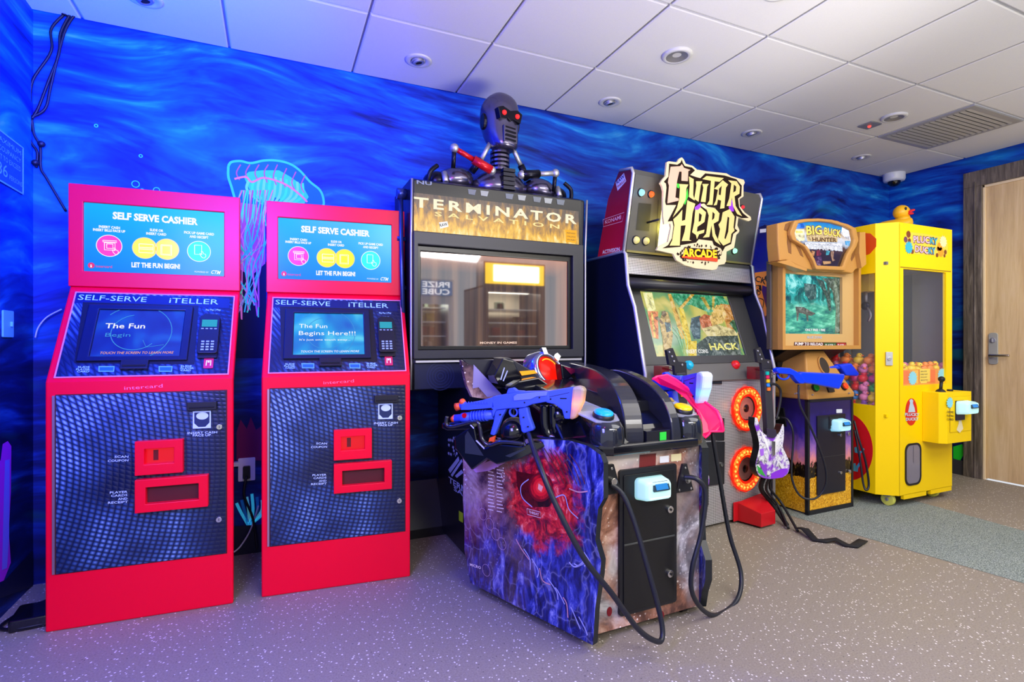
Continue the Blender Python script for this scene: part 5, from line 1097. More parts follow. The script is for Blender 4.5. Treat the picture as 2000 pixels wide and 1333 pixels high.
# R
L_(LA, ((1440, 500), (1600, 520), (1660, 620), (1650, 750), (1560, 800), (1580, 980), (1700, 1170), (1610, 1130), (1530, 980), (1510, 820), (1490, 980), (1410, 980), (1460, 840), (1500, 560)), CR); L_(LA, ((1545, 580), (1590, 620), (1580, 700), (1535, 730)), DK, .0042)
L_(LA, ((690, 650), (700, 800), (640, 960), (620, 900), (660, 750)), mat('logo_green', '18b818', .3, emi='20d020', es=.35), .0022); L_(LA, ((480, 560), (530, 570), (530, 650), (490, 640)), mat('logo_green'), .0040); L_(LA, ((820, 1000), (930, 920), (930, 1000), (880, 1050), (820, 1050)), mat('logo_violet', '7818b8', .3, emi='9020e0', es=.4), .0040); L_(LA, ((1450, 1000), (1520, 850), (1550, 1080), (1480, 1080)), mat('logo_violet'), .0030)
# H
L_(LB, ((500, 300), (590, 190), (580, 400), (640, 380), (680, 20), (830, 80), (780, 250), (735, 620), (720, 750), (760, 770), (575, 775), (630, 600), (650, 480), (560, 490), (540, 860), (350, 860), (400, 760), (440, 480), (420, 370)), CR)
# E
L_(LB, ((830, 190), (930, 150), (1030, 240), (1000, 420), (870, 510), (860, 600), (1000, 560), (990, 620), (900, 650), (860, 740), (840, 660), (770, 610), (810, 420)), CR); L_(LB, ((900, 250), (950, 290), (930, 400), (890, 420)), DK, .0042)
# R
L_(LB, ((1030, 160), (1200, 170), (1280, 260), (1260, 400), (1170, 450), (1200, 640), (1300, 850), (1200, 780), (1150, 680), (1130, 480), (1090, 700), (970, 710), (1030, 640), (1080, 300)), CR); L_(LB, ((1150, 230), (1190, 270), (1180, 350), (1140, 390)), DK, .0042)
# O
L_(LB, ((1340, 240), (1470, 180), (1560, 320), (1540, 520), (1560, 580), (1500, 640), (1480, 800), (1350, 860), (1250, 740), (1290, 550), (1260, 470), (1310, 400)), CR); L_(LB, ((1430, 320), (1460, 340), (1440, 600), (1390, 740), (1370, 720), (1400, 560)), DK, .0042)
# crowd silhouettes and ARCADE
rnd = random.Random(2)
for k in range(90):
    g = rnd.uniform(0, 2*math.pi); rx, ry = 400*rnd.uniform(.78, 1.05), 175*rnd.uniform(.8, 1.08); cx, cy = 920 + rx*math.cos(g), 1020 + ry*math.sin(g)
    s_ = rnd.uniform(12, 30); L_(LB, ((cx, cy-s_), (cx+s_*.6, cy), (cx, cy+s_), (cx-s_*.6, cy)), DK, .0026 + k*1e-5)
L_(LB, ((560, 1050), (620, 1000), (720, 900), (1200, 930), (1250, 1040), (1240, 1160), (560, 1100)), DK, .0040)
L_(LB, ((580, 1050), (1235, 1080), (1240, 1160), (580, 1085)), mat('logo_red_orange', 'e83c10', .3, emi='ff3808', es=.5), .0046)
b.tpx(SF, 'ARCADE', LB((590, 1055))[0], LB((1230, 1085))[0], 15, mat('logo_amber', 'ffb010', .3, emi='ffa810', es=.6), .0052, bold=.04)
b.build('logo_sign', gh)
b = MB()
for p in ((750, 570), (1420, 600)): a_, q_ = SF.px(*ZC_(p)[0]); b.tube([SF.p(a_, q_, -.005), SF.p(a_, q_, -.10)], .006, BLACK, 8, False)
b.build('sign_strut', gh)
# front plates
GF0 = GG.front(.012); PL = mat('plate_black', '23252a', .35)
for O in (((95, 60), (240, 70), (240, 110), (95, 108)), ((0, 95), (45, 62), (75, 62), (75, 130), (0, 130)), ((120, 330), (258, 340), (258, 495), (120, 490)), ((120, 505), (260, 500), (258, 790), (125, 810))):
    b = MB(); b.prism(GF0, [GF0.px(*p) for p in ZE(*O)], 0, .008, PL); b.build('front_plate', gh, bev=.003)
b = MB(); a_, q_ = GF0.px(*ZE((232, 655))[0]); b.disc(GF0, a_, q_, .012, .012, .008, .018, CHROME, 18); b.build('plate_lock', gh)
def ledring():
    t = NT('led_ring_orange'); n = t.noise(t.obj(), 60, 2, .6); t.col(lin('802008')); t.emit(t.ramp(n, [(.3, 'e02808'), (.5, 'ff5510'), (.62, 'ffb040')]), 1.1); return t.fin(.3)
LR = ledring(); LRR = mat('ring_red_acrylic', 'e01808', .2, alpha=.9, emi='f02408', es=.55)
for x0, y0 in ((1455.5, 798), (1453.5, 916)):
    a_, q_ = GF0.px(x0, y0); s = bpy.data.objects.new('speaker', None); C.objects.link(s); s.parent = gh; MATS[s.name] = MATS[gh.name]
    b = MB(); pts = [(a_ + r*math.cos(2*math.pi*i/48), q_ + r*math.sin(2*math.pi*i/48)) for i in range(48) for r in [(.150 if i % 4 < 2 else .136)]]
    b.prism(GF0, pts, .001, .008, mat('clear_petal', 'ffb0a0', .15, alpha=.35)); b.build('petal_guard', s)
    b = MB(); b.ring(GF0, a_, q_, .074, .138, .004, .020, LRR, 40); b.build('ring', s, bev=.003)
    b = MB(); b.ring(GF0, a_, q_, .090, .128, .020, .024, LR, 40)
    for i in range(24):
        g = 2*math.pi*i/24; b.ball(GF0.p(a_+.111*math.cos(g), q_+.111*math.sin(g), .024), .007, glow('led_yellow', 'ffc050', 1.5), nu=8, nv=6)
    b.build('light_ring', s)
    b = MB(); b.lathe(GF0, a_, q_, [(.076, .014), (.062, .004), (.03, .002), (.025, .008), (.0, .011)], mat('cone_maroon_black', '16070f', .3), 36); b.build('cone', s)
    plight('ring_light', GF0.p(a_, q_, .12), (1, .25, .05), .35)
# red pedal box on the floor
b = MB(); PBM = mat('pedal_red', 'c01420', .35)
pb = GG.F((0, 0, 0)); 
b.loft([[GG.W(*p) for p in r] for r in ([( .20, .0, .012), (.43, .0, .012), (.43, .0, .15), (.20, .0, .125)], [(.225, -.15, .012), (.355, -.15, .012), (.355, -.15, .092), (.225, -.15, .092)])], PBM, smooth=False); b.box(GG.front(.0), .165, .44, .012, .128, 0, .006, PBM)
b.build('pedal_box', gh, bev=.006)
# guitar holders
for x0 in (1299, 1476):
    b = MB(); K0 = GG.front(-.01); a_, q_ = K0.px(x0, 730); b.box(K0, a_-.085, a_-.03, q_-.03, q_+.045, 0, .06, mat('holder_red_clear', 'a00c20', .15, alpha=.6)); b.tube([K0.p(a_-.02, q_+.03, 0), K0.p(a_-.02, q_+.02, .09), K0.p(a_+.01, q_, .11)], .008, CHROME, 8); b.tube([K0.p(a_+.03, q_+.03, 0), K0.p(a_+.03, q_+.02, .09), K0.p(a_+.03, q_, .11)], .008, CHROME, 8); b.build('guitar_holder', gh, bev=.002)
# ------------------------------------------------------------------ guitar controllers
GTP = Pose(*GG.W(.50, -.12, 0)[:2], 5); GT_ = GTP.front(0)
gt = thing('guitar_controller', 'white winged guitar controller with violet paint hanging at the right of the guitar game', 'toy guitar', GTP)
GWH = mat('guitar_pearl_white', 'dcdce4', .25, coat=.4)
def guitar_print():
    t = NT('guitar_body_print'); n = t.noise(t.obj(), 16, 5, .7, 1.5); n2 = t.noise(t.map(t.obj(), (1, 1, 1), (5, 2, 7)), 9, 3)
    c = t.ramp(n, [(.38, '30303c'), (.46, 'd8d8e0'), (.54, 'f4f4f8'), (.6, '9080b8')], 'LINEAR'); c = t.mix(t.ramp(n2, [(.5, '000000'), (.56, 'ffffff')]), c, '8a3cd0'); t.col(c); return t.fin(.25, coat=.4)
bo = LG((140, 690), (165, 700), (185, 780), (225, 840), (270, 860), (330, 860), (370, 820), (395, 755), (410, 770), (410, 880), (400, 960), (430, 1030), (462, 1110), (455, 1190), (410, 1240), (300, 1262), (210, 1250), (165, 1210), (145, 1130), (165, 1040), (180, 960), (165, 860), (135, 760))
b = MB(); bp = smooth2([GT_.px(*p) for p in bo], 3); b.prism(GT_, bp, -.028, .018, guitar_print(), mat('guitar_edge_black', '101014', .3)); WG = mat('wing_white', 'f4f4f8', .4)
for s_ in (0, 1):
    for k in range(9):
        x0, y0 = (175 + k*9, 790 + k*22) if s_ == 0 else (400 - k*7, 780 + k*25)
        x1, y1 = (250 + k*3, 900 + k*14) if s_ == 0 else (330 - k*1, 900 + k*14); b.ppx(GT_, LG((x0, y0), (x0+(10 if s_ == 0 else -10), y0+22), (x1, y1+12), (x1, y1)), WG, .0190 + k*1e-4)
b.ppx(GT_, LG((285, 1210), (380, 1165), (440, 1160), (440, 1200), (395, 1245), (290, 1258)), mat('guitar_violet', '8c30e0', .3), .0195); b.ppx(GT_, LG((180, 985), (220, 975), (220, 1040), (190, 1050)), mat('guitar_lilac', 'a868e8', .3), .0195); b.ppx(GT_, LG((155, 1130), (200, 1170), (240, 1240), (170, 1205)), mat('guitar_green', '38a848', .3), .0195)
b.build('body', gt, bev=.005)
b = MB(); b.prism(GT_, [GT_.px(*p) for p in LG((213, 250), (280, 245), (312, 860), (248, 860))], -.006, .026, mat('neck_charcoal', '34343a', .4)); b.build('neck', gt, bev=.003)
for (x0, y0), c in (((237, 281), '18b0a0'), ((240, 316), 'd82858'), ((243, 352), 'e8b820'), ((246, 389), '3888d8'), ((249, 427), 'e87828')):
    b = MB(); a_, q_ = GT_.px(*LG((x0, y0))[0]); b.rrect(GT_, a_-.013, a_+.013, q_-.010, q_+.010, .003, .026, .034, mat('fret_' + c, c, .3)); b.build('fret_button', gt, bev=.001)
b = MB(); b.prism(GT_, [GT_.px(*p) for p in LG((150, 60), (195, 40), (235, 150), (295, 160), (300, 280), (212, 262), (205, 190), (170, 180))], -.004, .016, mat('headstock_black', '26262a', .45))
for p in ((165, 75), (185, 110), (200, 150), (260, 180)): a_, q_ = GT_.px(*LG(p)[0]); b.disc(GT_, a_, q_, .006, .006, .016, .022, STEEL, 10)
b.build('headstock', gt, bev=.003)
b = MB(); b.prism(GT_, [GT_.px(*p) for p in LG((280, 905), (312, 910), (312, 1030), (300, 1050), (285, 1030))], .018, .030, CHROME); b.build('strum_bar', gt, bev=.002)
b = MB(); b.prism(GT_, [GT_.px(*p) for p in LG((235, 790), (320, 800), (330, 860), (300, 880), (250, 870))], .018, .028, mat('pickup_smoke', '50485c', .2, .5)); b.build('pickup', gt, bev=.002)
b = MB(); b.tube([GT_.p(*GT_.px(*p), .03) for p in LG((255, 382), (315, 385), (355, 430), (360, 500), (345, 600), (320, 700))], .008, RUBBER); b.build('whammy_cable', gt)
g2_ = copy_tree(gt); g2_['label'] = 'second guitar controller, only its black headstock seen above the pink guard'; W0 = GG.W(-.212, -.12, 0); g2_.matrix_basis = Pose(W0.x, W0.y, 5).m
gt['group'] = g2_['group'] = 'guitar controllers'
# straps and cables
b = MB(); SB = mat('strap_black', '141416', .8)
def flat(pts, w_, m, th=.003):
    L = []
    for i, p in enumerate(pts):
        p = Vector(p); d = (Vector(pts[min(i+1, len(pts)-1)]) - Vector(pts[max(i-1, 0)])); s_ = d.cross(Vector((0, 0, 1))) ; s_ = s_.normalized() if s_.length > 1e-5 else Vector((1, 0, 0))
        up = s_.cross(d).normalized(); L.append([p + s_*w_/2 + up*th, p - s_*w_/2 + up*th, p - s_*w_/2 - up*th, p + s_*w_/2 - up*th])
    b.loft(L, m, smooth=True)
P3 = [F0.p(*F0.px(*p), h_) for p, h_ in (((1558, 1038), .02), ((1572, 1046), .035), ((1592, 1058), .008), ((1612, 1060), .008), ((1632, 1060), .018), ((1652, 1068), .008), ((1668, 1070), .008), ((1686, 1060), .012))]
flat([tuple(p) for p in P3], .045, SB); single(b, 'guitar_strap', P3[3], 'black woven strap trailing on the floor from the guitar game', 'strap')
b = MB()
st = [GT_.p(*GT_.px(1502, 935), 0), GT_.p(*GT_.px(1503, 960), -.02), F0.p(*F0.px(1520, 1020), .10), F0.p(*F0.px(1540, 1036), .01)]
b.tube(st, .008, RUBBER, 8); b.tube([p + Vector((.03, .0, .01)) for p in st[:3]] + [F0.p(*F0.px(1558, 1042), .012)], .008, RUBBER, 8); b.tube([p + Vector((-.01, .03, .0)) for p in st[:3]] + [F0.p(*F0.px(1537, 1030), .012)], .014, SB, 8); b.build('cable', gt)
# ================================================================== deer hunting game
HP = Pose(3.3205, 2.343, .8)
ZF = Z(1440, 400, 4.164); ZM = Z(1530, 420, 11.106); ZP = Z(1500, 680, 7.406)
TAN = mat('tan_plastic', 'b98743', .42, spec=.35); TAND = mat('tan_groove', '7c5024', .5); TANL = mat('tan_light_plastic', 'c8a468', .42, spec=.35)
hg = thing('hunting_game', 'tan and black deer hunting game cabinet with an upright forest screen and sunset print pedestal', 'arcade machine', HP)
def field():
    t = NT('sunset_wheat_print'); o = t.obj(); x, y, z = t.xyz(o)
    n = t.noise(t.map(o, (1, 1, .6)), 26, 4, .7); h = t.math('ADD', z, t.math('MULTIPLY', t.math('SUBTRACT', n, .5), .16))
    c = t.ramp(h, [(.30, '2a1c10'), (.345, 'e89088'), (.42, '9468b0'), (.52, '3a2c88'), (.66, '241a54'), (.85, '281c40')])
    gr = t.ramp(t.noise(t.map(o, (1, 1, .7), rot=(0, .5, 0)), 75, 3, .8, 1.5), [(.3, '5a3404'), (.45, 'd08c10'), (.6, 'f8c428'), (.75, 'fff0a0')])
    fo = t.ramp(t.noise(t.map(o, (1, 1, .5)), 48, 3, .8, 1), [(.4, '0a0806'), (.55, '241a0c'), (.66, '8a6a28')])
    m1 = t.math('LESS_THAN', h, .325); m2 = t.math('LESS_THAN', t.math('ADD', z, t.math('MULTIPLY', t.math('SUBTRACT', n, .5), .06)), .235)
    c = t.mix(m1, c, fo); c = t.mix(m2, c, gr); t.col(c); return t.fin(.3)
FIELD = field(); EDG = mat('edge_black_molding', '1c1c20', .35)
b = MB(); HT = Frame(HP.W(0, 0, 0), HP.F((0,)*3).u, HP.m.to_3x3() @ Vector((0, 1, 0)))
b.box(HT, -.222, .222, .002, .60, .012, .735, FIELD)
HF0 = HP.front(0)
b.box(HF0, -.225, .225, 0, .03, -.02, .004, EDG); b.box(HF0, -.225, .225, .720, .737, -.02, .004, EDG)
for x0 in (-.225, .207): b.box(HF0, x0, x0+.018, 0, .737, -.02, .004, EDG)
b.build('pedestal', hg, bev=.002)
b = MB(); d = [HF0.px(*p) for p in ZE((893, 325), (1085, 320), (1085, 840), (895, 865))]
x0, x1, z0, z1 = d[0][0], d[1][0], (d[2][1]+d[3][1])/2, d[0][1]
b.rrect(HF0, x0, x1, z0, z1, .006, 0, .008, mat('door_dark_violet', '1c1a26', .35)); D_ = HF0.off(.008); b.rect(D_, x0+.006, x1-.006, z0+(z1-z0)*.47, z0+(z1-z0)*.475, mat('door_seam_steel'), .001)
b.box(D_, x0+.11, x0+.20, z0+.42, z0+.50, 0, .004, BLACK)
for k in (0, 1): b.box(D_, x0+.118+k*.042, x0+.150+k*.042, z0+.44, z0+.485, .004, .008, mat('coin_plate_grey', '3c3c44', .35))
dr = b.build('coin_door', hg, bev=.002)
for p in ((1055, 457), (1057, 714)):
    b = MB(); a_, q_ = D_.px(*ZE(p)[0]); b.disc(D_, a_, q_, .010, .010, 0, .008, CHROME, 16); b.build('lock', dr, bev=.001)
b = MB()
for p in ((1108, 447), (1114, 706)):
    a_, q_ = HF0.px(*ZE(p)[0]); b.disc(HF0, a_, q_, .011, .013, 0, .012, CHROME, 16)
b.build('hasp', hg, bev=.002)
b = MB(); b.ppx(HF0, ZE((1028, 280), (1068, 279), (1068, 305), (1028, 306)), mat('sticker_white', 'd8dce0', .4), .0015); b.build('sticker', hg)
a_, q_ = D_.px(1637, 830); reader('card_reader', D_, a_-.01, q_, .85, dr, '90e8ff', '1888e0')
# tan console
b = MB()
def ringz(x0, x1, y0, y1, z): return [HP.W(x0, y0, z), HP.W(x1, y0, z), HP.W(x1, y1, z), HP.W(x0, y1, z)]
b.loft([ringz(-.232, .232, -.008, .60, .735), ringz(-.232, .232, -.008, .60, .765), ringz(-.11, .075, .10, .60, 1.045)], TAN, smooth=False); b.build('console', hg, bev=.010)
b = MB(); KF_ = HP.F((0, -.008, .765), (1, 0, 0), (0, .108, .28)).off(.003)
a_, q_ = KF_.px(*ZP((800, 260))[0]); b.disc(KF_, a_, q_+.0, .048, .066, -.03, .008, TAN, 28); b.disc(KF_, a_, q_, .040, .056, .008, .010, mat('speaker_mesh_brown', '30281f', .6), 28); b.build('console_speaker', hg, bev=.003)
for p, c in (((675, 580), 'button_green'), ((1095, 560), 'button_orange_red')):
    b = MB(); a_, q_ = KF_.px(*ZP(p)[0]); b.disc(KF_, a_, q_, .026, .026, -.01, .008, BLACK, 22); b.disc(KF_, a_, q_, .021, .021, .008, .020, mat(c, {'button_green': '18a828', 'button_orange_red': 'f04010'}[c], .25), 22); b.build('push_button', hg, bev=.002)
b = MB(); a_, q_ = KF_.px(*ZP((900, 600))[0]); b.rrect(KF_, a_-.028, a_+.028, q_-.02, q_+.04, .004, -.01, .008, mat('plate_brown_black', '282018', .4)); b.build('console_plate', hg)
b = MB()
for p in ((638, 680), (1170, 655), (405, 660)): a_, q_ = KF_.px(*ZP(p)[0]); b.disc(KF_, a_, q_, .005, .005, -.01, .008, STEEL, 10)
b.build('screw', hg)
SDP = HP.F((-.222, 0, 0), (0, -1, 0))
b = MB(); a_, q_ = SDP.px(*ZP((160, 1010))[0]); b.prism(SDP, [(a_-.05, q_-.05), (a_+.06, q_-.05), (a_+.04, q_+.07), (a_-.02, q_+.07)], 0, .012, BLACK); b.disc(SDP, a_, q_, .012, .012, .012, .05, STEEL, 14); b.build('cord_bracket', hg)
# neck and rear cabinet
b = MB(); b.box(HP.front(.60), -.20, .20, .735, 1.1, -.01, .36, BLACK); b.build('neck', hg)
def hs():
    t = NT('hunting_side_print'); o = t.obj(); z = t.xyz(o)[2]; n = t.noise(o, 9, 4, .6)
    h = t.math('ADD', z, t.math('MULTIPLY', t.math('SUBTRACT', n, .5), .12))
    t.col(t.ramp(t.n('MapRange', i0=h, i1=1.0, i2=1.85, i3=0, i4=1).outputs[0], [(0, '050805'), (.28, '101808'), (.36, '702030'), (.5, '50285c'), (.62, '101c80'), (.85, '0c1490'), (1, '080c50')])); return t.fin(.3)
b = MB(); SP_ = HP.F((0, 0, 0), (0, 1, 0)); b.prism(SP_, [(.15, 1.06), (.15, 1.84), (.18, 1.87), (.55, 1.80), (.64, 1.70), (.64, 1.20), (.40, 1.06)], -.39, .39, hs()); b.build('cabinet', hg)
b = MB(); SL_ = HP.F((-.39, 0, 0), (0, -1, 0)); OR = mat('side_orange', 'f09030', .4); ORD = mat('side_ink_dark', '181010', .4)
b.ppx(SL_, ZF((135, 555), (250, 540), (295, 580), (285, 630), (250, 675), (205, 655), (200, 700), (215, 760), (240, 850), (240, 900), (205, 925), (165, 790), (140, 660)), OR, .0012); b.ppx(SL_, ZF((222, 590), (262, 555), (285, 600), (262, 630), (235, 625)), ORD, .002); b.ppx(SL_, ZF((145, 655), (195, 655), (200, 700), (155, 705)), ORD, .002)
b.tpx(SL_, 'CK', ZF((142, 620))[0], ZF((232, 650))[0], 11, ORD, .0025, bold=.02); b.tpx(SL_, 'R', ZF((155, 695))[0], ZF((185, 697))[0], 8, OR, .0025, bold=.02); b.tpx(SL_, 'D', ZF((165, 740))[0], ZF((195, 730))[0], 8, ORD, .0025, bold=.02)
b.rpx(SL_, ZF((175, 760), (215, 780), (205, 850), (180, 860)), .006, ORD, .002); b.ppx(SL_, ZF((185, 200), (237, 195), (235, 225), (185, 230)), WHITE, .002); b.build('side_print', hg)
# monitor housing
BF = HP.front(.05); B2 = BF.off(.03)
bz = [BF.px(*p) for p in ZF((305, 470), (330, 1180), (965, 1175), (970, 540))]
bx0, bx1, bz0, bz1 = bz[1][0], bz[2][0], (bz[1][1]+bz[2][1])/2, 1.62
sq = [BF.px(*p) for p in ZF((388, 560), (860, 590), (850, 1055), (385, 1048))]
sx0, sx1, sz0, sz1 = (sq[0][0]+sq[3][0])/2, (sq[1][0]+sq[2][0])/2, (sq[2][1]+sq[3][1])/2, (sq[0][1]+sq[1][1])/2
b = MB(); OI = [(bx0, bz0), (bx1, bz0), (bx1, bz1), (bx0, bz1)]; II = [(sx0, sz0), (sx1, sz0), (sx1, sz1), (sx0, sz1)]
b.frame(BF, OI, II, -.05, .0, TANL)
w2 = .025; b.frame(BF, OI, [(bx0+w2, bz0+w2), (bx1-w2, bz0+w2), (bx1-w2, bz1), (bx0+w2, bz1)], -.05, .035, TAN); b.build('monitor_bezel', hg, bev=.010)
b = MB(); b.box(BF, bx0-.015, bx1+.012, bz0+.0, bz1, -.075, -.04, mat('housing_grey_brown', '4a423a', .4)); b.prism(HP.F((0, 0, 0), (0, 1, 0)), [(.08, bz0+.002), (.30, bz0+.002), (.30, bz0-.10), (.26, bz0-.10)], -.30, .30, BLACK); b.build('monitor_housing', hg, bev=.006)
def forest():
    t = NT('forest_game_screen'); o = t.obj(); x, y, z = t.xyz(o); n = t.noise(o, 13, 5, .65, .8); n2 = t.noise(t.map(o, (1, 1, 3)), 9, 4, .6)
    up = t.ramp(n, [(.36, '0c3c3c'), (.47, '1c7060'), (.56, '30b0a8'), (.66, 'a0e8e0')]); dn = t.ramp(n2, [(.35, '1c6868'), (.5, '48a888'), (.6, '70d0b0'), (.72, 'b8f0d8')])
    m = t.n('MapRange', i0=z, i1=(sz0+sz1)/2-.03, i2=(sz0+sz1)/2+.04, i3=0, i4=1).outputs[0]
    t.col((.01, .01, .01, 1)); t.emit(t.mix(m, dn, up), 1.15); return t.fin(.12, spec=.8)
b = MB(); b.rect(BF, sx0, sx1, sz0, sz1, forest(), -.02); E2 = lambda n, c, s=.8: nglow('forest_' + n, c, s*1.15); SB_ = BF.off(-.02)
def fs(pts, m, c=.002): b.ppx(SB_, ZF(*pts), m, c)
fs(((690, 600), (860, 600), (860, 1050), (790, 1050), (800, 850), (770, 700)), E2('trunk_olive', '4a6050'), .002); fs(((640, 600), (700, 620), (740, 760), (760, 865), (742, 865), (720, 760)), E2('branch_dark', '38584c'), .0022); fs(((720, 600), (740, 600), (750, 700), (760, 860), (745, 860)), E2('branch_dark', '38584c'), .0023)
fs(((470, 830), (540, 835), (600, 870), (635, 885), (600, 905), (575, 900), (575, 950), (565, 950), (555, 895), (500, 880), (490, 950), (480, 945), (478, 880)), E2('deer_brown', '6a6c5c'), .0024); fs(((540, 640), (640, 650), (640, 760), (600, 780), (550, 740)), E2('thicket', '3c6860'), .0021)
0 and fs(((445, 740), (480, 705), (520, 710), (540, 760), (510, 800), (455, 790)), E2('bush_lilac', '90b8d8'), .0023)
fs(((780, 620), (800, 620), (830, 800), (820, 1050), (790, 1050), (800, 800)), E2('trunk_light', '78907c'), .0025)
b.tpx(SB_, 'ONLY FREE 1 FIRE', ZF((550, 1028))[0], ZF((712, 1030))[0], 4.5, WE, .003, bold=.02); b.build('screen', hg)
b = MB(); B3 = BF.off(.001)
b.prism(B3, [B3.px(*p) for p in ZF((462, 1118), (885, 1122), (885, 1158), (460, 1155))], 0, .002, mat('strip_brown', '4c2018', .4)); B4 = BF.off(.003)
b.ppx(B4, ZF((705, 1124), (805, 1125), (803, 1156), (705, 1155)), mat('strip_green', '285830', .4), .0006); b.ppx(B4, ZF((810, 1125), (882, 1125), (882, 1157), (808, 1156)), mat('strip_red', 'a01c18', .4), .0006)
b.tpx(B4, 'PUMP TO RELOAD', ZF((468, 1142))[0], ZF((695, 1146))[0], 5, WHITE, .0015, bold=.02); b.tpx(B4, 'SHOOT OUTSIDE', ZF((490, 1155))[0], ZF((650, 1157))[0], 2.4, WHITE, .0015); b.tpx(B4, 'PLAYER 2', ZF((715, 1150))[0], ZF((795, 1151))[0], 4, WHITE, .0015); b.tpx(B4, 'PLAYER 1', ZF((815, 1150))[0], ZF((875, 1151))[0], 4, WHITE, .0015); b.tpx(B3, 'BLUE ZONE', ZF((568, 1088))[0], ZF((688, 1089))[0], 4.5, mat('print_pale_grey_blue', 'b0c0d0', .4), .001, bold=.02); b.build('instruction_strip', hg)
# sculpted header with marquee
MFr = HP.front(-.02); M1 = MFr
b = MB(); ho = [M1.px(*p) for p in ZF((328, 152), (380, 140), (460, 128), (560, 114), (700, 112), (820, 130), (915, 175), (935, 225), (1012, 225), (1018, 500), (960, 530), (940, 560), (860, 545), (700, 545), (540, 520), (400, 452), (345, 458), (332, 320))]
mo = [M1.px(*p) for p in ZM((180, 470), (170, 400), (250, 200), (450, 165), (700, 155), (950, 180), (1250, 265), (1400, 340), (1450, 560), (1410, 680), (1300, 860), (1200, 1130), (650, 1105), (590, 950), (480, 760), (430, 690), (215, 560))]
b.prism(MFr, ho, -.085, 0, TAN)
rim = lambda pts, k: [(sum(p[0] for p in pts)/len(pts) + (x-sum(p[0] for p in pts)/len(pts))*k, sum(p[1] for p in pts)/len(pts) + (y-sum(p[1] for p in pts)/len(pts))*k) for x, y in pts]
b.frame(MFr, rim(mo, 1.16), mo, -.001, .028, TAN); b.build('header', hg, bev=.008)
b = MB()
for pts in (((80, 440), (165, 460), (170, 850), (110, 820), (75, 600)), ((245, 620), (340, 650), (435, 920), (370, 880)), ((1530, 380), (1660, 370), (1620, 980), (1590, 950)), ((1500, 760), (1560, 600), (1540, 900), (1480, 1010), (1460, 960)), ((10, 330), (40, 200), (150, 150), (90, 360))):
    b.prism(MFr, [M1.px(*p) for p in ZM(*pts)], 0, .002, TAND)
b.prism(MFr, [M1.px(*p) for p in ZF((345, 460), (400, 455), (450, 490), (545, 525), (540, 545), (400, 500), (300, 470))], -.05, .02, TAN); b.prism(MFr, [M1.px(*p) for p in ZF((960, 232), (1005, 230), (1012, 490), (975, 520), (955, 400))], 0, .03, TAN)
b.build('header_moulding', hg, bev=.006)
def marq():
    t = NT('hunting_marquee'); z = t.xyz(t.obj())[2]; n = t.noise(t.obj(), 14, 4, .6, .6)
    h = t.math('ADD', t.n('MapRange', i0=z, i1=1.64, i2=1.88, i3=0, i4=1).outputs[0], t.math('MULTIPLY', t.math('SUBTRACT', n, .5), .25)); t.col((.01, .01, .01, 1)); t.emit(t.ramp(h, [(.1, '301c1c'), (.32, '5c3828'), (.42, 'c8d8f0'), (.55, 'f8f8ff'), (.7, 'd0a050'), (.82, '30a8e8'), (1, '1070e0')]), .9); return t.fin(.1)
b = MB(); b.poly(MFr, rim(mo, .995), marq(), .006)
def ms(pts, m, c=.007): b.ppx(MFr, ZM(*pts), m, c)
ms(((250, 200), (440, 185), (430, 300), (235, 310)), E2('sky_blue', '1070f0', .95)); ms(((235, 315), (430, 315), (440, 560), (330, 580), (235, 480)), E2('sun_white', 'fff4c0', 1.0)); ms(((245, 350), (400, 360), (400, 400), (245, 400)), E2('sun_yellow', 'f0dc40', 1.0), .0075); ms(((1250, 270), (1400, 350), (1440, 560), (1320, 500), (1230, 420)), E2('white_antler', 'f4f4ff', 1.0)); ms(((1310, 570), (1430, 570), (1410, 680), (1320, 650)), E2('patch_blue', '50b0f0', .9))
ms(((470, 430), (700, 400), (1000, 420), (1150, 500), (1150, 600), (500, 580)), E2('gold_banner', 'e8c888', .9)); ms(((440, 600), (1250, 620), (1260, 800), (900, 740), (480, 750)), E2('white_banner', 'f4f4fc', .95), .0074)
ms(((680, 900), (780, 860), (820, 1000), (790, 1100), (660, 1095), (640, 960)), E2('vest_violet', '502050', .8), .0078); ms(((700, 780), (760, 770), (800, 850), (780, 890), (690, 890)), E2('jacket_red', 'a83040', .8), .0079); ms(((590, 780), (660, 800), (640, 900), (560, 880)), E2('sleeve_amber', 'd89048', .8), .0078); ms(((900, 770), (990, 790), (960, 870), (900, 880)), E2('cap_cyan', '40b0c8', .8), .0078); ms(((1010, 790), (1070, 800), (1060, 950), (1100, 990), (1040, 1010), (1010, 900)), E2('arm_tan', 'c89878', .8), .0078); ms(((830, 1010), (1000, 1010), (1010, 1060), (850, 1080)), E2('sand_strip', 'e0a868', .8), .0078)
bk = mat('marquee_gold_letter', '806020', .4, emi='ffe868', es=1); dk_ = mat('marquee_brown_ink', '4a2808', .5)
for c_, m, bo in ((.0082, dk_, .06), (.0088, bk, .02)):
    b.tpx(MFr, 'BIG', ZM((480, 435))[0], ZM((810, 425))[0], 17, m, c_, bold=bo); b.tpx(MFr, 'BUCK', ZM((860, 430))[0], ZM((1220, 490))[0], 14, m, c_, bold=bo)
b.tpx(MFr, 'HUNTER', ZM((600, 580))[0], ZM((1130, 595))[0], 8, dk_, .009, bold=.03); b.tpx(MFr, 'OPEN SEASON', ZM((450, 740))[0], ZM((1250, 800))[0], 11, mat('marquee_slate_ink', '607090', .5), .009, bold=.03); b.tpx(MFr, 'OPEN SEASON', ZM((455, 735))[0], ZM((1245, 795))[0], 10, WE, .0094, bold=.0)
b.build('marquee', hg)
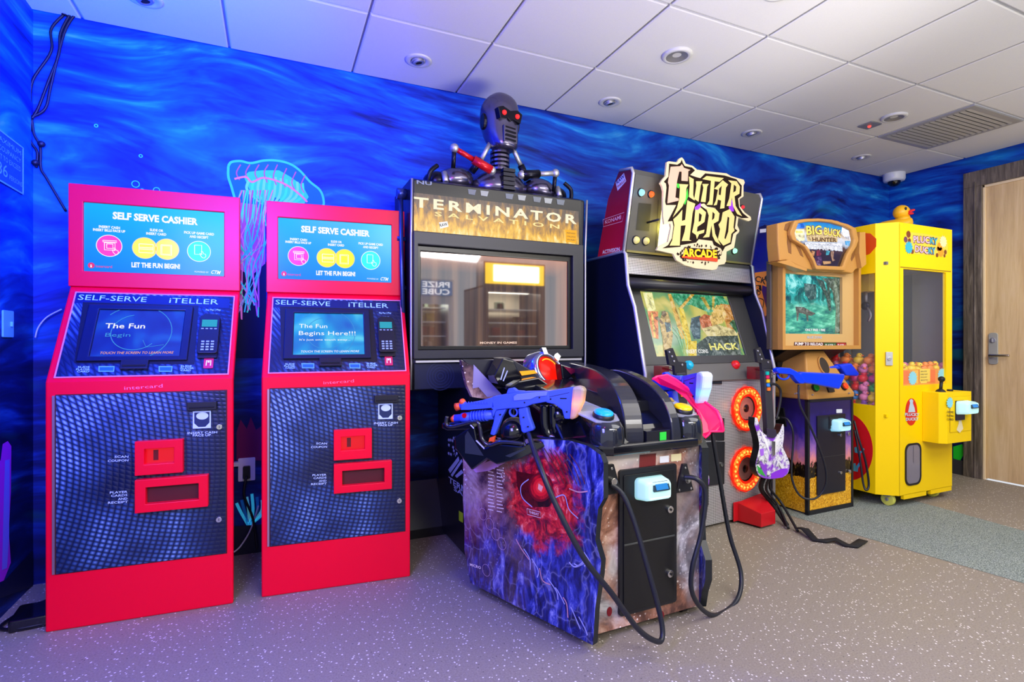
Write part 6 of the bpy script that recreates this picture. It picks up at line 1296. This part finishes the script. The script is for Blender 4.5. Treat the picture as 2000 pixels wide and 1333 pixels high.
# shotguns
SGB = mat('shotgun_blue', '0a3ce8', .3, coat=.2)
GQ = Pose(*HP.W(.0, -.05, 0)[:2], 0); GQF = HP.front(-.07)
sg = thing('toy_shotgun', 'bright blue toy shotgun lying across the tan console in front of the speaker', 'light gun', Pose(*HP.W(0, -.07, 0)[:2], .8, .95))
sg['group'] = 'blue toy shotguns'
b = MB(); b.prism(GQF, [GQF.px(*p) for p in ZP((95, 300), (150, 280), (290, 290), (370, 330), (430, 365), (500, 490), (490, 515), (430, 515), (380, 470), (330, 400), (280, 380), (130, 370), (100, 340))], -.018, .018, SGB); b.build('grip', sg, bev=.008, seg=3)
b = MB(); b.prism(GQF, [GQF.px(*p) for p in ZP((420, 365), (470, 345), (900, 365), (1075, 375), (1070, 430), (1000, 595), (890, 575), (640, 525), (500, 510), (440, 430))], -.020, .020, SGB); b.build('stock', sg, bev=.010, seg=3)
b = MB(); b.tube([GQF.p(*GQF.px(*p), 0) for p in ZP((135, 385), (160, 430), (220, 455), (280, 440), (310, 395))], .006, SGB, 8); b.build('trigger_guard', sg)
b = MB(); b.prism(GQF, [GQF.px(*p) for p in ZP((195, 385), (215, 385), (225, 430), (208, 430))], -.004, .004, mat('trigger_red_brown', '803028', .4)); b.build('trigger', sg)
b = MB(); SG2 = HP.front(.06); b.prism(SG2, [SG2.px(*p) for p in ZP((1000, 240), (1190, 220), (1310, 370), (1290, 410), (1120, 400), (1080, 340))], -.03, .01, SGB); b.prism(SG2, [SG2.px(*p) for p in ZP((850, 270), (1010, 245), (1060, 300), (900, 330))], -.025, .005, SGB)
b.base = Matrix.Translation(SG2.p(*SG2.px(*ZP((1150, 300))[0]), 0)).inverted(); o = b.build('toy_shotgun', None, bev=.01); tag(o, 'second blue toy shotgun sticking out behind the right side of the tan console', 'light gun', 'blue toy shotguns')
def hp(px_, py_, yy): F_ = HP.front(yy); return F_.p(*F_.px(px_, py_))
b = MB(); b.tube([hp(1560, 752, -.07), hp(1562, 790, -.08), hp(1582, 832, -.10), hp(1600, 875, -.12), hp(1613, 920, -.12), hp(1610, 955, -.10), hp(1590, 975, -.07), hp(1562, 968, -.02), hp(1546, 930, .02), hp(1549, 870, .03), hp(1548, 840, .03), hp(1538, 820, .06), hp(1526, 816, .10)], .0065, CORD, 8); b.build('gun_cord', hg)
b = MB(); b.tube([hp(1668, 822, .04), hp(1678, 860, .0), hp(1690, 900, -.02), hp(1697, 945, -.02), hp(1692, 958, -.02), hp(1686, 945, -.0), hp(1680, 900, .02), hp(1669, 840, .06)], .007, CORD, 8); b.build('gun_cord', hg)
# ================================================================== yellow duck claw machine
CP = Pose(4.095, 2.2, 0)
ZG = Z(1620, 370, 4.04); ZH = Z(1620, 660, 3.92); ZQ = Z(1750, 440, 16.667)
CY_ = mat('yellow_powder_coat', 'fcd400', .45, spec=.3); CYD = mat('yellow_seam', '9a7800', .5); GLS = mat('clear_glass', 'ffffff', .02, alpha=.06, spec=.8)
cl = thing('claw_machine', 'bright yellow claw machine full of toy ducks at the right end of the row', 'claw machine', CP)
CF = CP.front(0); B0, B1 = .08, 1.90; hw, hx_, ch, dp = .305, .405, .09, .80
wq = [CF.px(*p) for p in ((1764.3, 526), (1847.7, 532), (1848, 752), (1764, 752))]
wx0, wx1, wz0, wz1 = wq[0][0], wq[1][0], (wq[2][1]+wq[3][1])/2, (wq[0][1]+wq[1][1])/2
CS = CP.F((-hx_, ch, 0), (0, -1, 0)); CSR = CP.F((hx_, ch, 0), (0, 1, 0))
sq_ = [CS.px(*p) for p in ((1680, 534), (1711.6, 536), (1708, 792), (1666, 789))]
sz0_, sz1_ = (sq_[2][1]+sq_[3][1])/2, (sq_[0][1]+sq_[1][1])/2; sa1_ = (sq_[1][0]+sq_[2][0])/2
def rect4(a0, a1, b0, b1): return [(a0, b0), (a1, b0), (a1, b1), (a0, b1)]
b = MB(); b.frame(CF, rect4(-hw, hw, B0, B1), rect4(wx0, wx1, wz0, wz1), -.02, 0, CY_); b.build('front_panel', cl)
b = MB(); b.frame(CS, rect4(-(dp-ch), 0, B0, B1), rect4(-(dp-ch)+.10, sa1_, sz0_, sz1_), -.02, 0, CY_); b.build('side_panel', cl)
b = MB(); b.frame(CSR, rect4(0, dp-ch, B0, B1), rect4(-sa1_, dp-ch-.10, sz0_, sz1_), -.02, 0, CY_); b.build('side_panel', cl)
CT = Frame(CP.W(0, 0, 0), (1, 0, 0), (0, 1, 0)); PLN = [(-hw, 0), (hw, 0), (hx_, ch), (hx_, dp), (-hx_, dp), (-hx_, ch)]
b = MB()
for s_ in (-1, 1):
    F_ = CP.F((s_*hw, 0, 0), (s_*.1, .09, 0)) if s_ > 0 else CP.F((-hx_, ch, 0), (.1, -.09, 0)); b.box(F_, 0, .1345, B0, B1, -.02, 0, CY_)
b.box(CP.front(dp), -hx_, hx_, B0, B1, -.0, .02, CY_)
b.prism(CT, [(x*.97, .012+y*.97) for x, y in PLN], B1-.025, B1-.004, CY_); b.box(CT, -.37, .37, .04, dp-.03, .60, .62, CY_); b.prism(CT, [(x*.97, .012+y*.97) for x, y in PLN], B0+.004, B0+.02, CY_); b.box(CT, -.37, .37, .04, dp-.03, 1.62, 1.64, mat('interior_grey', '6a6c70', .5))
b.build('shell', cl)
b = MB(); b.box(CP.front(dp-.02), -.38, .38, .62, 1.62, 0, .006, mat('interior_panel_grey', '787a7e', .5)); b.build('interior_back', cl); b = MB(); b.box(CP.F((.385, 0, 0), (0, 1, 0)), .05, dp-.03, .62, 1.62, -.006, 0, mat('interior_panel_grey')); b.box(CP.F((.378, 0, 0), (0, -1, 0)), -.36, -.30, .62, 1.62, 0, .004, mat('interior_strip_navy', '2c3c54', .4)); b.build('interior_side', cl)
b = MB(); b.rect(CF, wx0, wx1, wz0, wz1, GLS, -.01); b.build('front_glass', cl); b = MB(); b.rect(CS, -(dp-ch)+.10, sa1_, sz0_, sz1_, GLS, -.01); b.build('side_glass', cl); b = MB(); b.rect(CSR, -sa1_, dp-ch-.10, sz0_, sz1_, GLS, -.01); b.build('side_glass', cl)
# claw mechanism
b = MB(); b.box(CP.front(.2), -.30, -.18, 1.46, 1.60, -.12, 0, CY_); b.tube([CP.W(-.24, .26, 1.47), CP.W(-.24, .26, 1.38)], .012, STEEL, 10, False); b.ball(CP.W(-.24, .26, 1.36), .03, BLACK)
for g in (0, 120, 240):
    c, s_ = math.cos(R(g)), math.sin(R(g)); b.tube([CP.W(-.24+.02*c, .26+.02*s_, 1.35), CP.W(-.24+.06*c, .26+.06*s_, 1.30), CP.W(-.24+.03*c, .26+.03*s_, 1.25)], .006, STEEL, 8)
b.box(CP.front(.4), -.37, .37, 1.58, 1.61, 0, .03, STEEL); b.build('claw', cl)
b = MB(); b.box(CP.front(.6), -.02, .04, .62, 1.62, 0, .03, mat('interior_post_grey', '585c64', .4)); b.build('interior_post', cl)
# window sticker strip inside
b = MB(); WF = CP.front(.016); b.rect(WF, wx0+.002, wx1-.005, wz0, wz0+.105, mat('strip_orange_print', 'f09a28', .4, alpha=.96), 0)
for k, c in enumerate(('f07830', 'f8c040', 'f4e060', 'f07020', 'f4b048')): b.rect(WF, wx0+.02+k*.10, wx0+.09+k*.10, wz0+.01, wz0+.10, mat('strip_patch_' + c, c, .4), .001)
for x0 in (1782, 1839):
    a_, q_ = WF.px(x0, 739 if x0 < 1800 else 733); b.poly(WF, [(a_ + r*math.cos(2*math.pi*i/28), q_ + r*math.sin(2*math.pi*i/28)) for i in range(28) for r in [.052 if i % 2 else .040]], mat('burst_aqua', '88d8e8', .4), .0025)
a_, q_ = WF.px(1804, 735); b.rect(WF, a_-.05, a_+.07, q_-.04, q_+.05, mat('notice_yellow', 'f4d848', .4), .003)
for k in range(4): b.text(WF, ('WIN A DUCK', 'EVERY PLAY', 'MOVE CLAW', 'PRESS BUTTON')[k], (a_-.04, q_+.028-k*.02), (a_+.03+.01*(k % 2), q_+.028-k*.02), .009, BLACK, .004)
b.build('window_sticker', cl)
# marquee print
b = MB(); b.rect(CF, -.29, .29, 1.598, 1.606, CYD, .0008); b.rect(CF, -.300, -.297, B0, B1-.01, CYD, .0008)
pink = mat('logo_blush', 'e8c0c8', .4); aq = mat('logo_aqua', '30b0c8', .4); pu = mat('logo_mauve_outline', '6c4058', .4); br = mat('logo_brown', '7a3c14', .4); orr = mat('logo_orange', 'f49c20', .4)
b.ppx(CF, ZQ((260, 480), (300, 300), (420, 230), (900, 280), (1300, 360), (1600, 400), (1680, 620), (1680, 950), (1560, 1040), (1200, 990), (800, 960), (420, 920), (300, 820)), mat('logo_yellow_pale', 'f4d040', .4), .001)
for x0, y0, r, m in ((400, 300, 70, br), (310, 470, 60, pu), (430, 510, 50, br), (1360, 770, 45, br), (1330, 980, 45, br), (1600, 880, 50, br), (1420, 700, 90, orr), (1450, 880, 100, orr), (520, 850, 55, br), (1570, 1000, 36, br)):
    a_, q_ = CF.px(*ZQ((x0, y0))[0]); b.disc(CF, a_, q_, r*.00021*1.6, r*.00021*1.6, .0012, .0018, m, 14)
for x0, y0, m in ((410, 730, aq), (1530, 540, mat('burst_cream', 'e8e4a8', .4))):
    a_, q_ = CF.px(*ZQ((x0, y0))[0]); b.poly(CF, [(a_ + r*math.cos(2*math.pi*i/24), q_ + r*math.sin(2*math.pi*i/24)) for i in range(24) for r in [.046 if i % 2 else .034]], m, .0022)
for c_, m1, bo in ((.0026, pu, .10), (.0034, pink, .03)):
    b.tpx(CF, 'PLUC', ZQ((550, 560))[0], ZQ((1080, 590))[0], 12, m1, c_, bold=bo); b.tpx(CF, 'DUC', ZQ((600, 860))[0], ZQ((1030, 930))[0], 12, m1, c_, bold=bo)
    m2 = m1 if bo > .05 else aq; b.tpx(CF, 'KY', ZQ((1090, 600))[0], ZQ((1340, 640))[0], 12, m2, c_, bold=bo); b.tpx(CF, 'KY', ZQ((1040, 930))[0], ZQ((1280, 940))[0], 12, m2, c_, bold=bo)
b.build('front_logo', cl)
# round red badges
RDG = mat('badge_red', 'd81820', .35); WHB = mat('badge_white_blue', 'b8d0e0', .4)
b = MB(); a_, q_ = CF.px(1779.5, 805); b.disc(CF, a_, q_, .066, .092, .0008, .0014, RDG, 36)
b.ppx(CF, ZH((610, 480), (625, 468), (640, 480), (636, 500), (650, 540), (655, 570), (600, 572), (608, 530), (615, 500)), WHB, .002); b.tpx(CF, 'PLUCKY', ZH((575, 598))[0], ZH((685, 600))[0], 5.5, WHB, .002, bold=.04); b.tpx(CF, 'DUCKY', ZH((583, 636))[0], ZH((680, 632))[0], 5.5, WHB, .002, bold=.04); b.build('front_badge', cl)
b = MB(); a_, q_ = CS.px(1655, 872); b.disc(CS, a_, q_, CS.px(1705, 872)[0]-a_, .235, .0008, .0014, RDG, 48)
BLB = mat('badge_sky_blue', '58b0d8', .4)
for pts in (((190, 840), (215, 835), (222, 870), (245, 868), (262, 845), (270, 855), (262, 870), (240, 885), (242, 920), (225, 918), (218, 885), (195, 880)), ((180, 965), (200, 960), (205, 985), (225, 960), (240, 945), (238, 975), (222, 1000), (218, 1028), (180, 1020))):
    b.ppx(CS, ZH(*pts), BLB, .002); 
b.build('side_badge', cl)
# side burst on header
b = MB(); a_, q_ = CS.px(1681, 479); b.prism(CS, [(a_ + .11*math.cos(2*math.pi*i/10+.3), q_ + .085*math.sin(2*math.pi*i/10+.3)) for i in range(10)], 0, .002, mat('decal_orange_red', 'e05018', .35)); b.build('side_decal', cl)
# chute window
b = MB(); c0, c1 = CF.px(1767, 868), CF.px(1798, 945); O = rr(c0[0], c1[0], c1[1], c0[1], .05); I = rr(c0[0]+.012, c1[0]-.012, c1[1]+.012, c0[1]-.012, .042)
b.frame(CF, O, I, 0, .006, BLACK); b.poly(CF, I, mat('chute_flap_smoke', '7c7884', .15, spec=.8), .003); b.rect(CF, (c0[0]+c1[0])/2, (c0[0]+c1[0])/2+.003, c1[1]+.15, c0[1]-.02, BLACK, .004); b.build('prize_chute', cl)
# lock plate, seams
b = MB(); LP_ = CP.F((-hx_, ch, 0), (.1, -.09, 0)); a_, q_ = LP_.px(1736, 701); b.rrect(LP_, a_-.02, a_+.02, q_-.045, q_+.045, .003, 0, .01, STEEL); b.disc(LP_, a_, q_, .012, .012, .01, .018, CHROME, 16); b.build('lock_plate', cl, bev=.001)
# control box
b = MB(); k0, k1, kd = -.048, .275, .13; zb, zt = .425, .765
b.prism(CT, [(k0, 0), (k0, -kd+.03), (k0+.04, -kd), (k1, -kd), (k1, 0)], zb, zt, CY_); bx = b.build('control_box', cl, bev=.003)
XF = CP.front(-kd); b = MB(); a0, q0 = XF.px(1846, 772); b.box(XF, k0+.065, k1-.015, zb+.075, zt-.03, 0, .004, CY_, CYD); dd = b.build('box_door', bx, bev=.001)
X2 = XF.off(.004); b = MB(); a_, q_ = X2.px(1855, 787); b.poly(X2, [(a_ + r*math.cos(2*math.pi*i/24), q_ + r*math.sin(2*math.pi*i/24)) for i in range(24) for r in [.040 if i % 2 else .030]], mat('burst_aqua'), .001)
for k, s_ in enumerate(('SWIPE', 'PLAYING', 'CARD')): b.tpx(X2, s_, (1849, 807+k*7), (1862, 808+k*7), 4, mat('ink_olive', '605010', .5), .001, bold=.02)
b.ppx(X2, ((1872, 815), (1876, 812), (1878, 825), (1881, 838), (1874, 846), (1868, 840), (1872, 828)), mat('print_cream_figure', 'f4e8b8', .4), .0012); b.build('box_print', dd)
b = MB(); a_, q_ = X2.px(1873, 796); b.box(X2, a_-.045, a_+.05, q_-.085, q_+.045, 0, .01, mat('reader_backing_navy', '141c38', .4)); b.build('reader_plate', dd)
reader('card_reader', X2.off(.01), a_+.02, q_-.0, .95, dd, 'c0fff8', '18a8e0')
b = MB(); b.tube([CP.W(.05, -.06, zt), CP.W(.055, -.062, zt+.07)], .010, RUBBER, 10, False); b.ball(CP.W(.056, -.063, zt+.085), .020, RUBBER, nu=16, nv=12); b.lathe(Frame(CP.W(.05, -.06, zt), (1, 0, 0), (0, 1, 0)), 0, 0, [(.03, 0), (.022, .012), (.010, .02)], RUBBER, 18); b.build('joystick', bx)
b = MB(); b.disc(Frame(CP.W(.16, -.06, zt), (1, 0, 0), (0, 1, 0)), 0, 0, .018, .018, 0, .012, BLACK, 18); b.build('drop_button', bx, bev=.002)
b = MB(); b.box(CP.front(.0), -.25, .0, .05, .082, -.02, .0, CY_); b.box(CP.front(.0), .05, .30, .05, .082, -.02, .0, CY_); b.build('skirt', cl)
for x0, y0 in ((-.30, .07), (.20, .07), (-.30, .70), (.30, .70)):
    b = MB(); b.tube([CP.W(x0-.014, y0, .042), CP.W(x0+.014, y0, .042)], .042, mat('caster_yellow', 'dce060', .4), 22, False); b.tube([CP.W(x0-.02, y0, .042), CP.W(x0+.02, y0, .042)], .012, STEEL, 10, False); b.box(Frame(CP.W(x0, y0, 0), (1, 0, 0), (0, 0, 1)), -.022, .022, .06, .085, -.02, .02, STEEL); b.build('caster', cl, bev=.003)
# rubber duck ornament on top
dk = thing('rubber_duck', 'large yellow rubber duck with a red beak sitting on top of the yellow claw machine', 'rubber duck', Pose(4.20, 2.46, -62, 1.90))
DP_ = Pose(4.20, 2.46, -62, 1.90); DY = mat('duck_yellow', 'f4b81c', .35)
b = MB(); rings = []
for x0, zc, ry, rz in ((-.150, .075, .012, .008), (-.125, .066, .035, .022), (-.08, .055, .062, .050), (-.02, .054, .078, .054), (.04, .056, .076, .056), (.085, .066, .055, .050), (.105, .075, .022, .025)):
    rings.append([DP_.W(x0, ry*math.cos(2*math.pi*k/20), zc + rz*math.sin(2*math.pi*k/20)) for k in range(20)])
b.loft(rings, DY); b.build('body', dk, sub=1)
b = MB(); b.ball(DP_.W(.035, 0, .155), .058, DY, .052, .054, 24, 16); b.tube([DP_.W(.045, 0, .085), DP_.W(.04, 0, .12)], [.050, .045], DY, 16, False); b.build('head', dk)
b = MB(); b.ball(DP_.W(.092, -.010, .158), .030, mat('duck_beak_red', 'e8202c', .35), .022, .009, M=Matrix.Rotation(R(-22), 3, 'Y')); b.ball(DP_.W(.088, -.010, .138), .024, mat('duck_beak_red'), .019, .008); b.build('beak', dk)
for s_ in (-1, 1):
    b = MB(); b.ball(DP_.W(.062, s_*.044, .172), .010, BLACK, .006, .012); b.build('eye', dk)
# toy ducks in the pile
cols = [('red', 'e00c18'), ('yellow', 'f4cc28'), ('pink', 'f088b0'), ('orange', 'f48c28'), ('white', 'f0ece4'), ('green', '38b048'), ('blue', '2878d0'), ('purple', '8848b0'), ('magenta', 'd83880')]
proto = {}
def toy(c, h, loc, rz):
    if c not in proto:
        m = mat('toy_' + c, h, .4); b = MB(); b.ball((0, 0, 0), .036, m, .032, .030, 12, 8); b.ball((.015, 0, .032), .022, m, nu=12, nv=8); b.ball((.038, 0, .030), .010, mat('toy_beak_orange', 'f07818', .4), .010, .006, 8, 6)
        for s_ in (-1, 1): b.ball((.030, s_*.012, .039), .0035, BLACK, nu=6, nv=4)
        b.base = Matrix(); o = b.build('toy_duck'); proto[c] = o; tag(o, 'small %s toy duck in the heap inside the yellow claw machine' % c, 'toy duck', c + ' toy ducks in the claw machine')
    else: o = proto[c].copy(); C.objects.link(o)
    o.matrix_basis = Matrix.Translation(CP.W(*loc)) @ Matrix.Rotation(rz, 4, 'Z') @ Matrix.Rotation(rnd.uniform(-.5, .5), 4, 'Y') @ Matrix.Scale(.93, 4); return o
rnd = random.Random(21); spots = []
for z0 in (.655, .72, .785, .85, .915):
    for k in range(9): spots.append((-.345, .14+k*.068, z0))
    for k in range(9):
        if z0 > .75: spots.append((-.335 + .07*(k+1), .075, z0))
for i in range(7):
    for j in range(6): spots.append((-.27 + i*.085, .15 + j*.09, .905 if i > 1 else .94))
for j in range(7): spots.append((-.335, .17+j*.085, .975))
for x0, y0, z0 in spots:
    c, h = rnd.choice(cols if z0 < .88 and x0 < -.3 else cols[:5] + [cols[1], cols[3], cols[2]])
    toy(c, h, (x0 + rnd.uniform(-.008, .008), y0 + rnd.uniform(-.008, .008), z0), rnd.uniform(-2.6, -.6))
# ================================================================== machines behind the camera, mirrored in the tall cabinet's screen
def back_machine(x, w_, label, sign, lit, zt, zs, y=-.6, nm='prize_machine', col='e8b818', body='2a2a2e', win='f4ecd8'):
    P_ = Pose(x, y, 180); F_ = P_.front(0); m = thing(nm, label, 'prize machine', P_); BD = mat(nm + '_body', body, .4)
    b = MB(); h_ = w_/2
    b.frame(F_, rect4(-h_, h_, .05, zs), rect4(-h_+.06, h_-.06, .85, zs-.08), -.02, 0, BD); b.box(F_, -h_, h_, .05, .85, -.7, -.02, BD); b.box(F_, -h_, h_, zs-.02, zs, -.7, -.02, BD); b.box(F_, -h_, -h_+.03, .85, zs, -.7, -.02, BD); b.box(F_, h_-.03, h_, .85, zs, -.7, -.02, BD); b.box(F_, -h_, h_, .85, zs, -.7, -.68, mat(nm + '_inside', win, .6)); b.box(F_, -h_+.02, h_-.02, 0, .05, -.65, -.05, BLACK); b.build('cabinet', m)
    b = MB(); b.box(F_, -h_, h_, zs, zt, -.25, 0, BD); b.box(F_, -h_+.02, h_-.02, zs+.02, zt-.02, 0, .01, glow(nm + '_sign', col, lit))
    if not sign[0]: b.box(F_, -h_+.09, h_-.12, zs+.05, zt-.04, .01, .014, glow(nm + '_sign_hot', 'fff0b8', lit*3))
    if sign[0]: b.text(F_, sign[0], (-h_*.75, (zs+zt)/2 + (.01 if len(sign) > 1 else -.03)), (h_*.75, (zs+zt)/2 + (.01 if len(sign) > 1 else -.03)), .06, mat('sign_white_letters', 'f0f0f0', .4, emi='ffffff', es=1.6), .012, bold=.02)
    if len(sign) > 1: b.text(F_, sign[1], (-h_*.75, zs+.03), (h_*.75, zs+.03), .06, mat('sign_white_letters'), .012, bold=.02)
    b.build('marquee', m)
    b = MB(); b.box(F_, -h_+.05, h_-.05, zs-.05, zs-.035, -.4, -.05, glow(nm + '_tube', 'fff4e0', 16)); b.build('light_tube', m)
    b = MB()
    for k in range(4): b.box(F_, -h_+.06, h_-.06, 1.0+k*.16, 1.012+k*.16, -.6, -.1, mat('shelf_glass_grey', 'b0b4b4', .2))
    b.build('shelf', m)
    for k in range(9):
        rnd2 = random.Random(k+int(x*10)); x0 = rnd2.uniform(-h_+.10, h_-.16); z0 = 1.012 + .16*(k % 4); b = MB(); b.box(F_, x0, x0+.10, z0, z0+rnd2.uniform(.07, .12), -.4, -.34, mat('prize_box_%d' % (k % 4), ('e8e0d0', 'c85030', 'd8c040', '607060')[k % 4], .5)); b.build('prize_box', m)
    return m
back_machine(2.62, .80, 'black prize machine with a golden lit sign, seen only mirrored in the big screen', ('',), 5.0, 2.04, 1.76)
back_machine(1.65, .42, 'prize cube machine with a blue sign, seen only mirrored in the big screen', ('PRIZE', 'CUBE'), 1.4, 1.80, 1.60, col='1878b8', nm='prize_cube', body='9aa4a8')
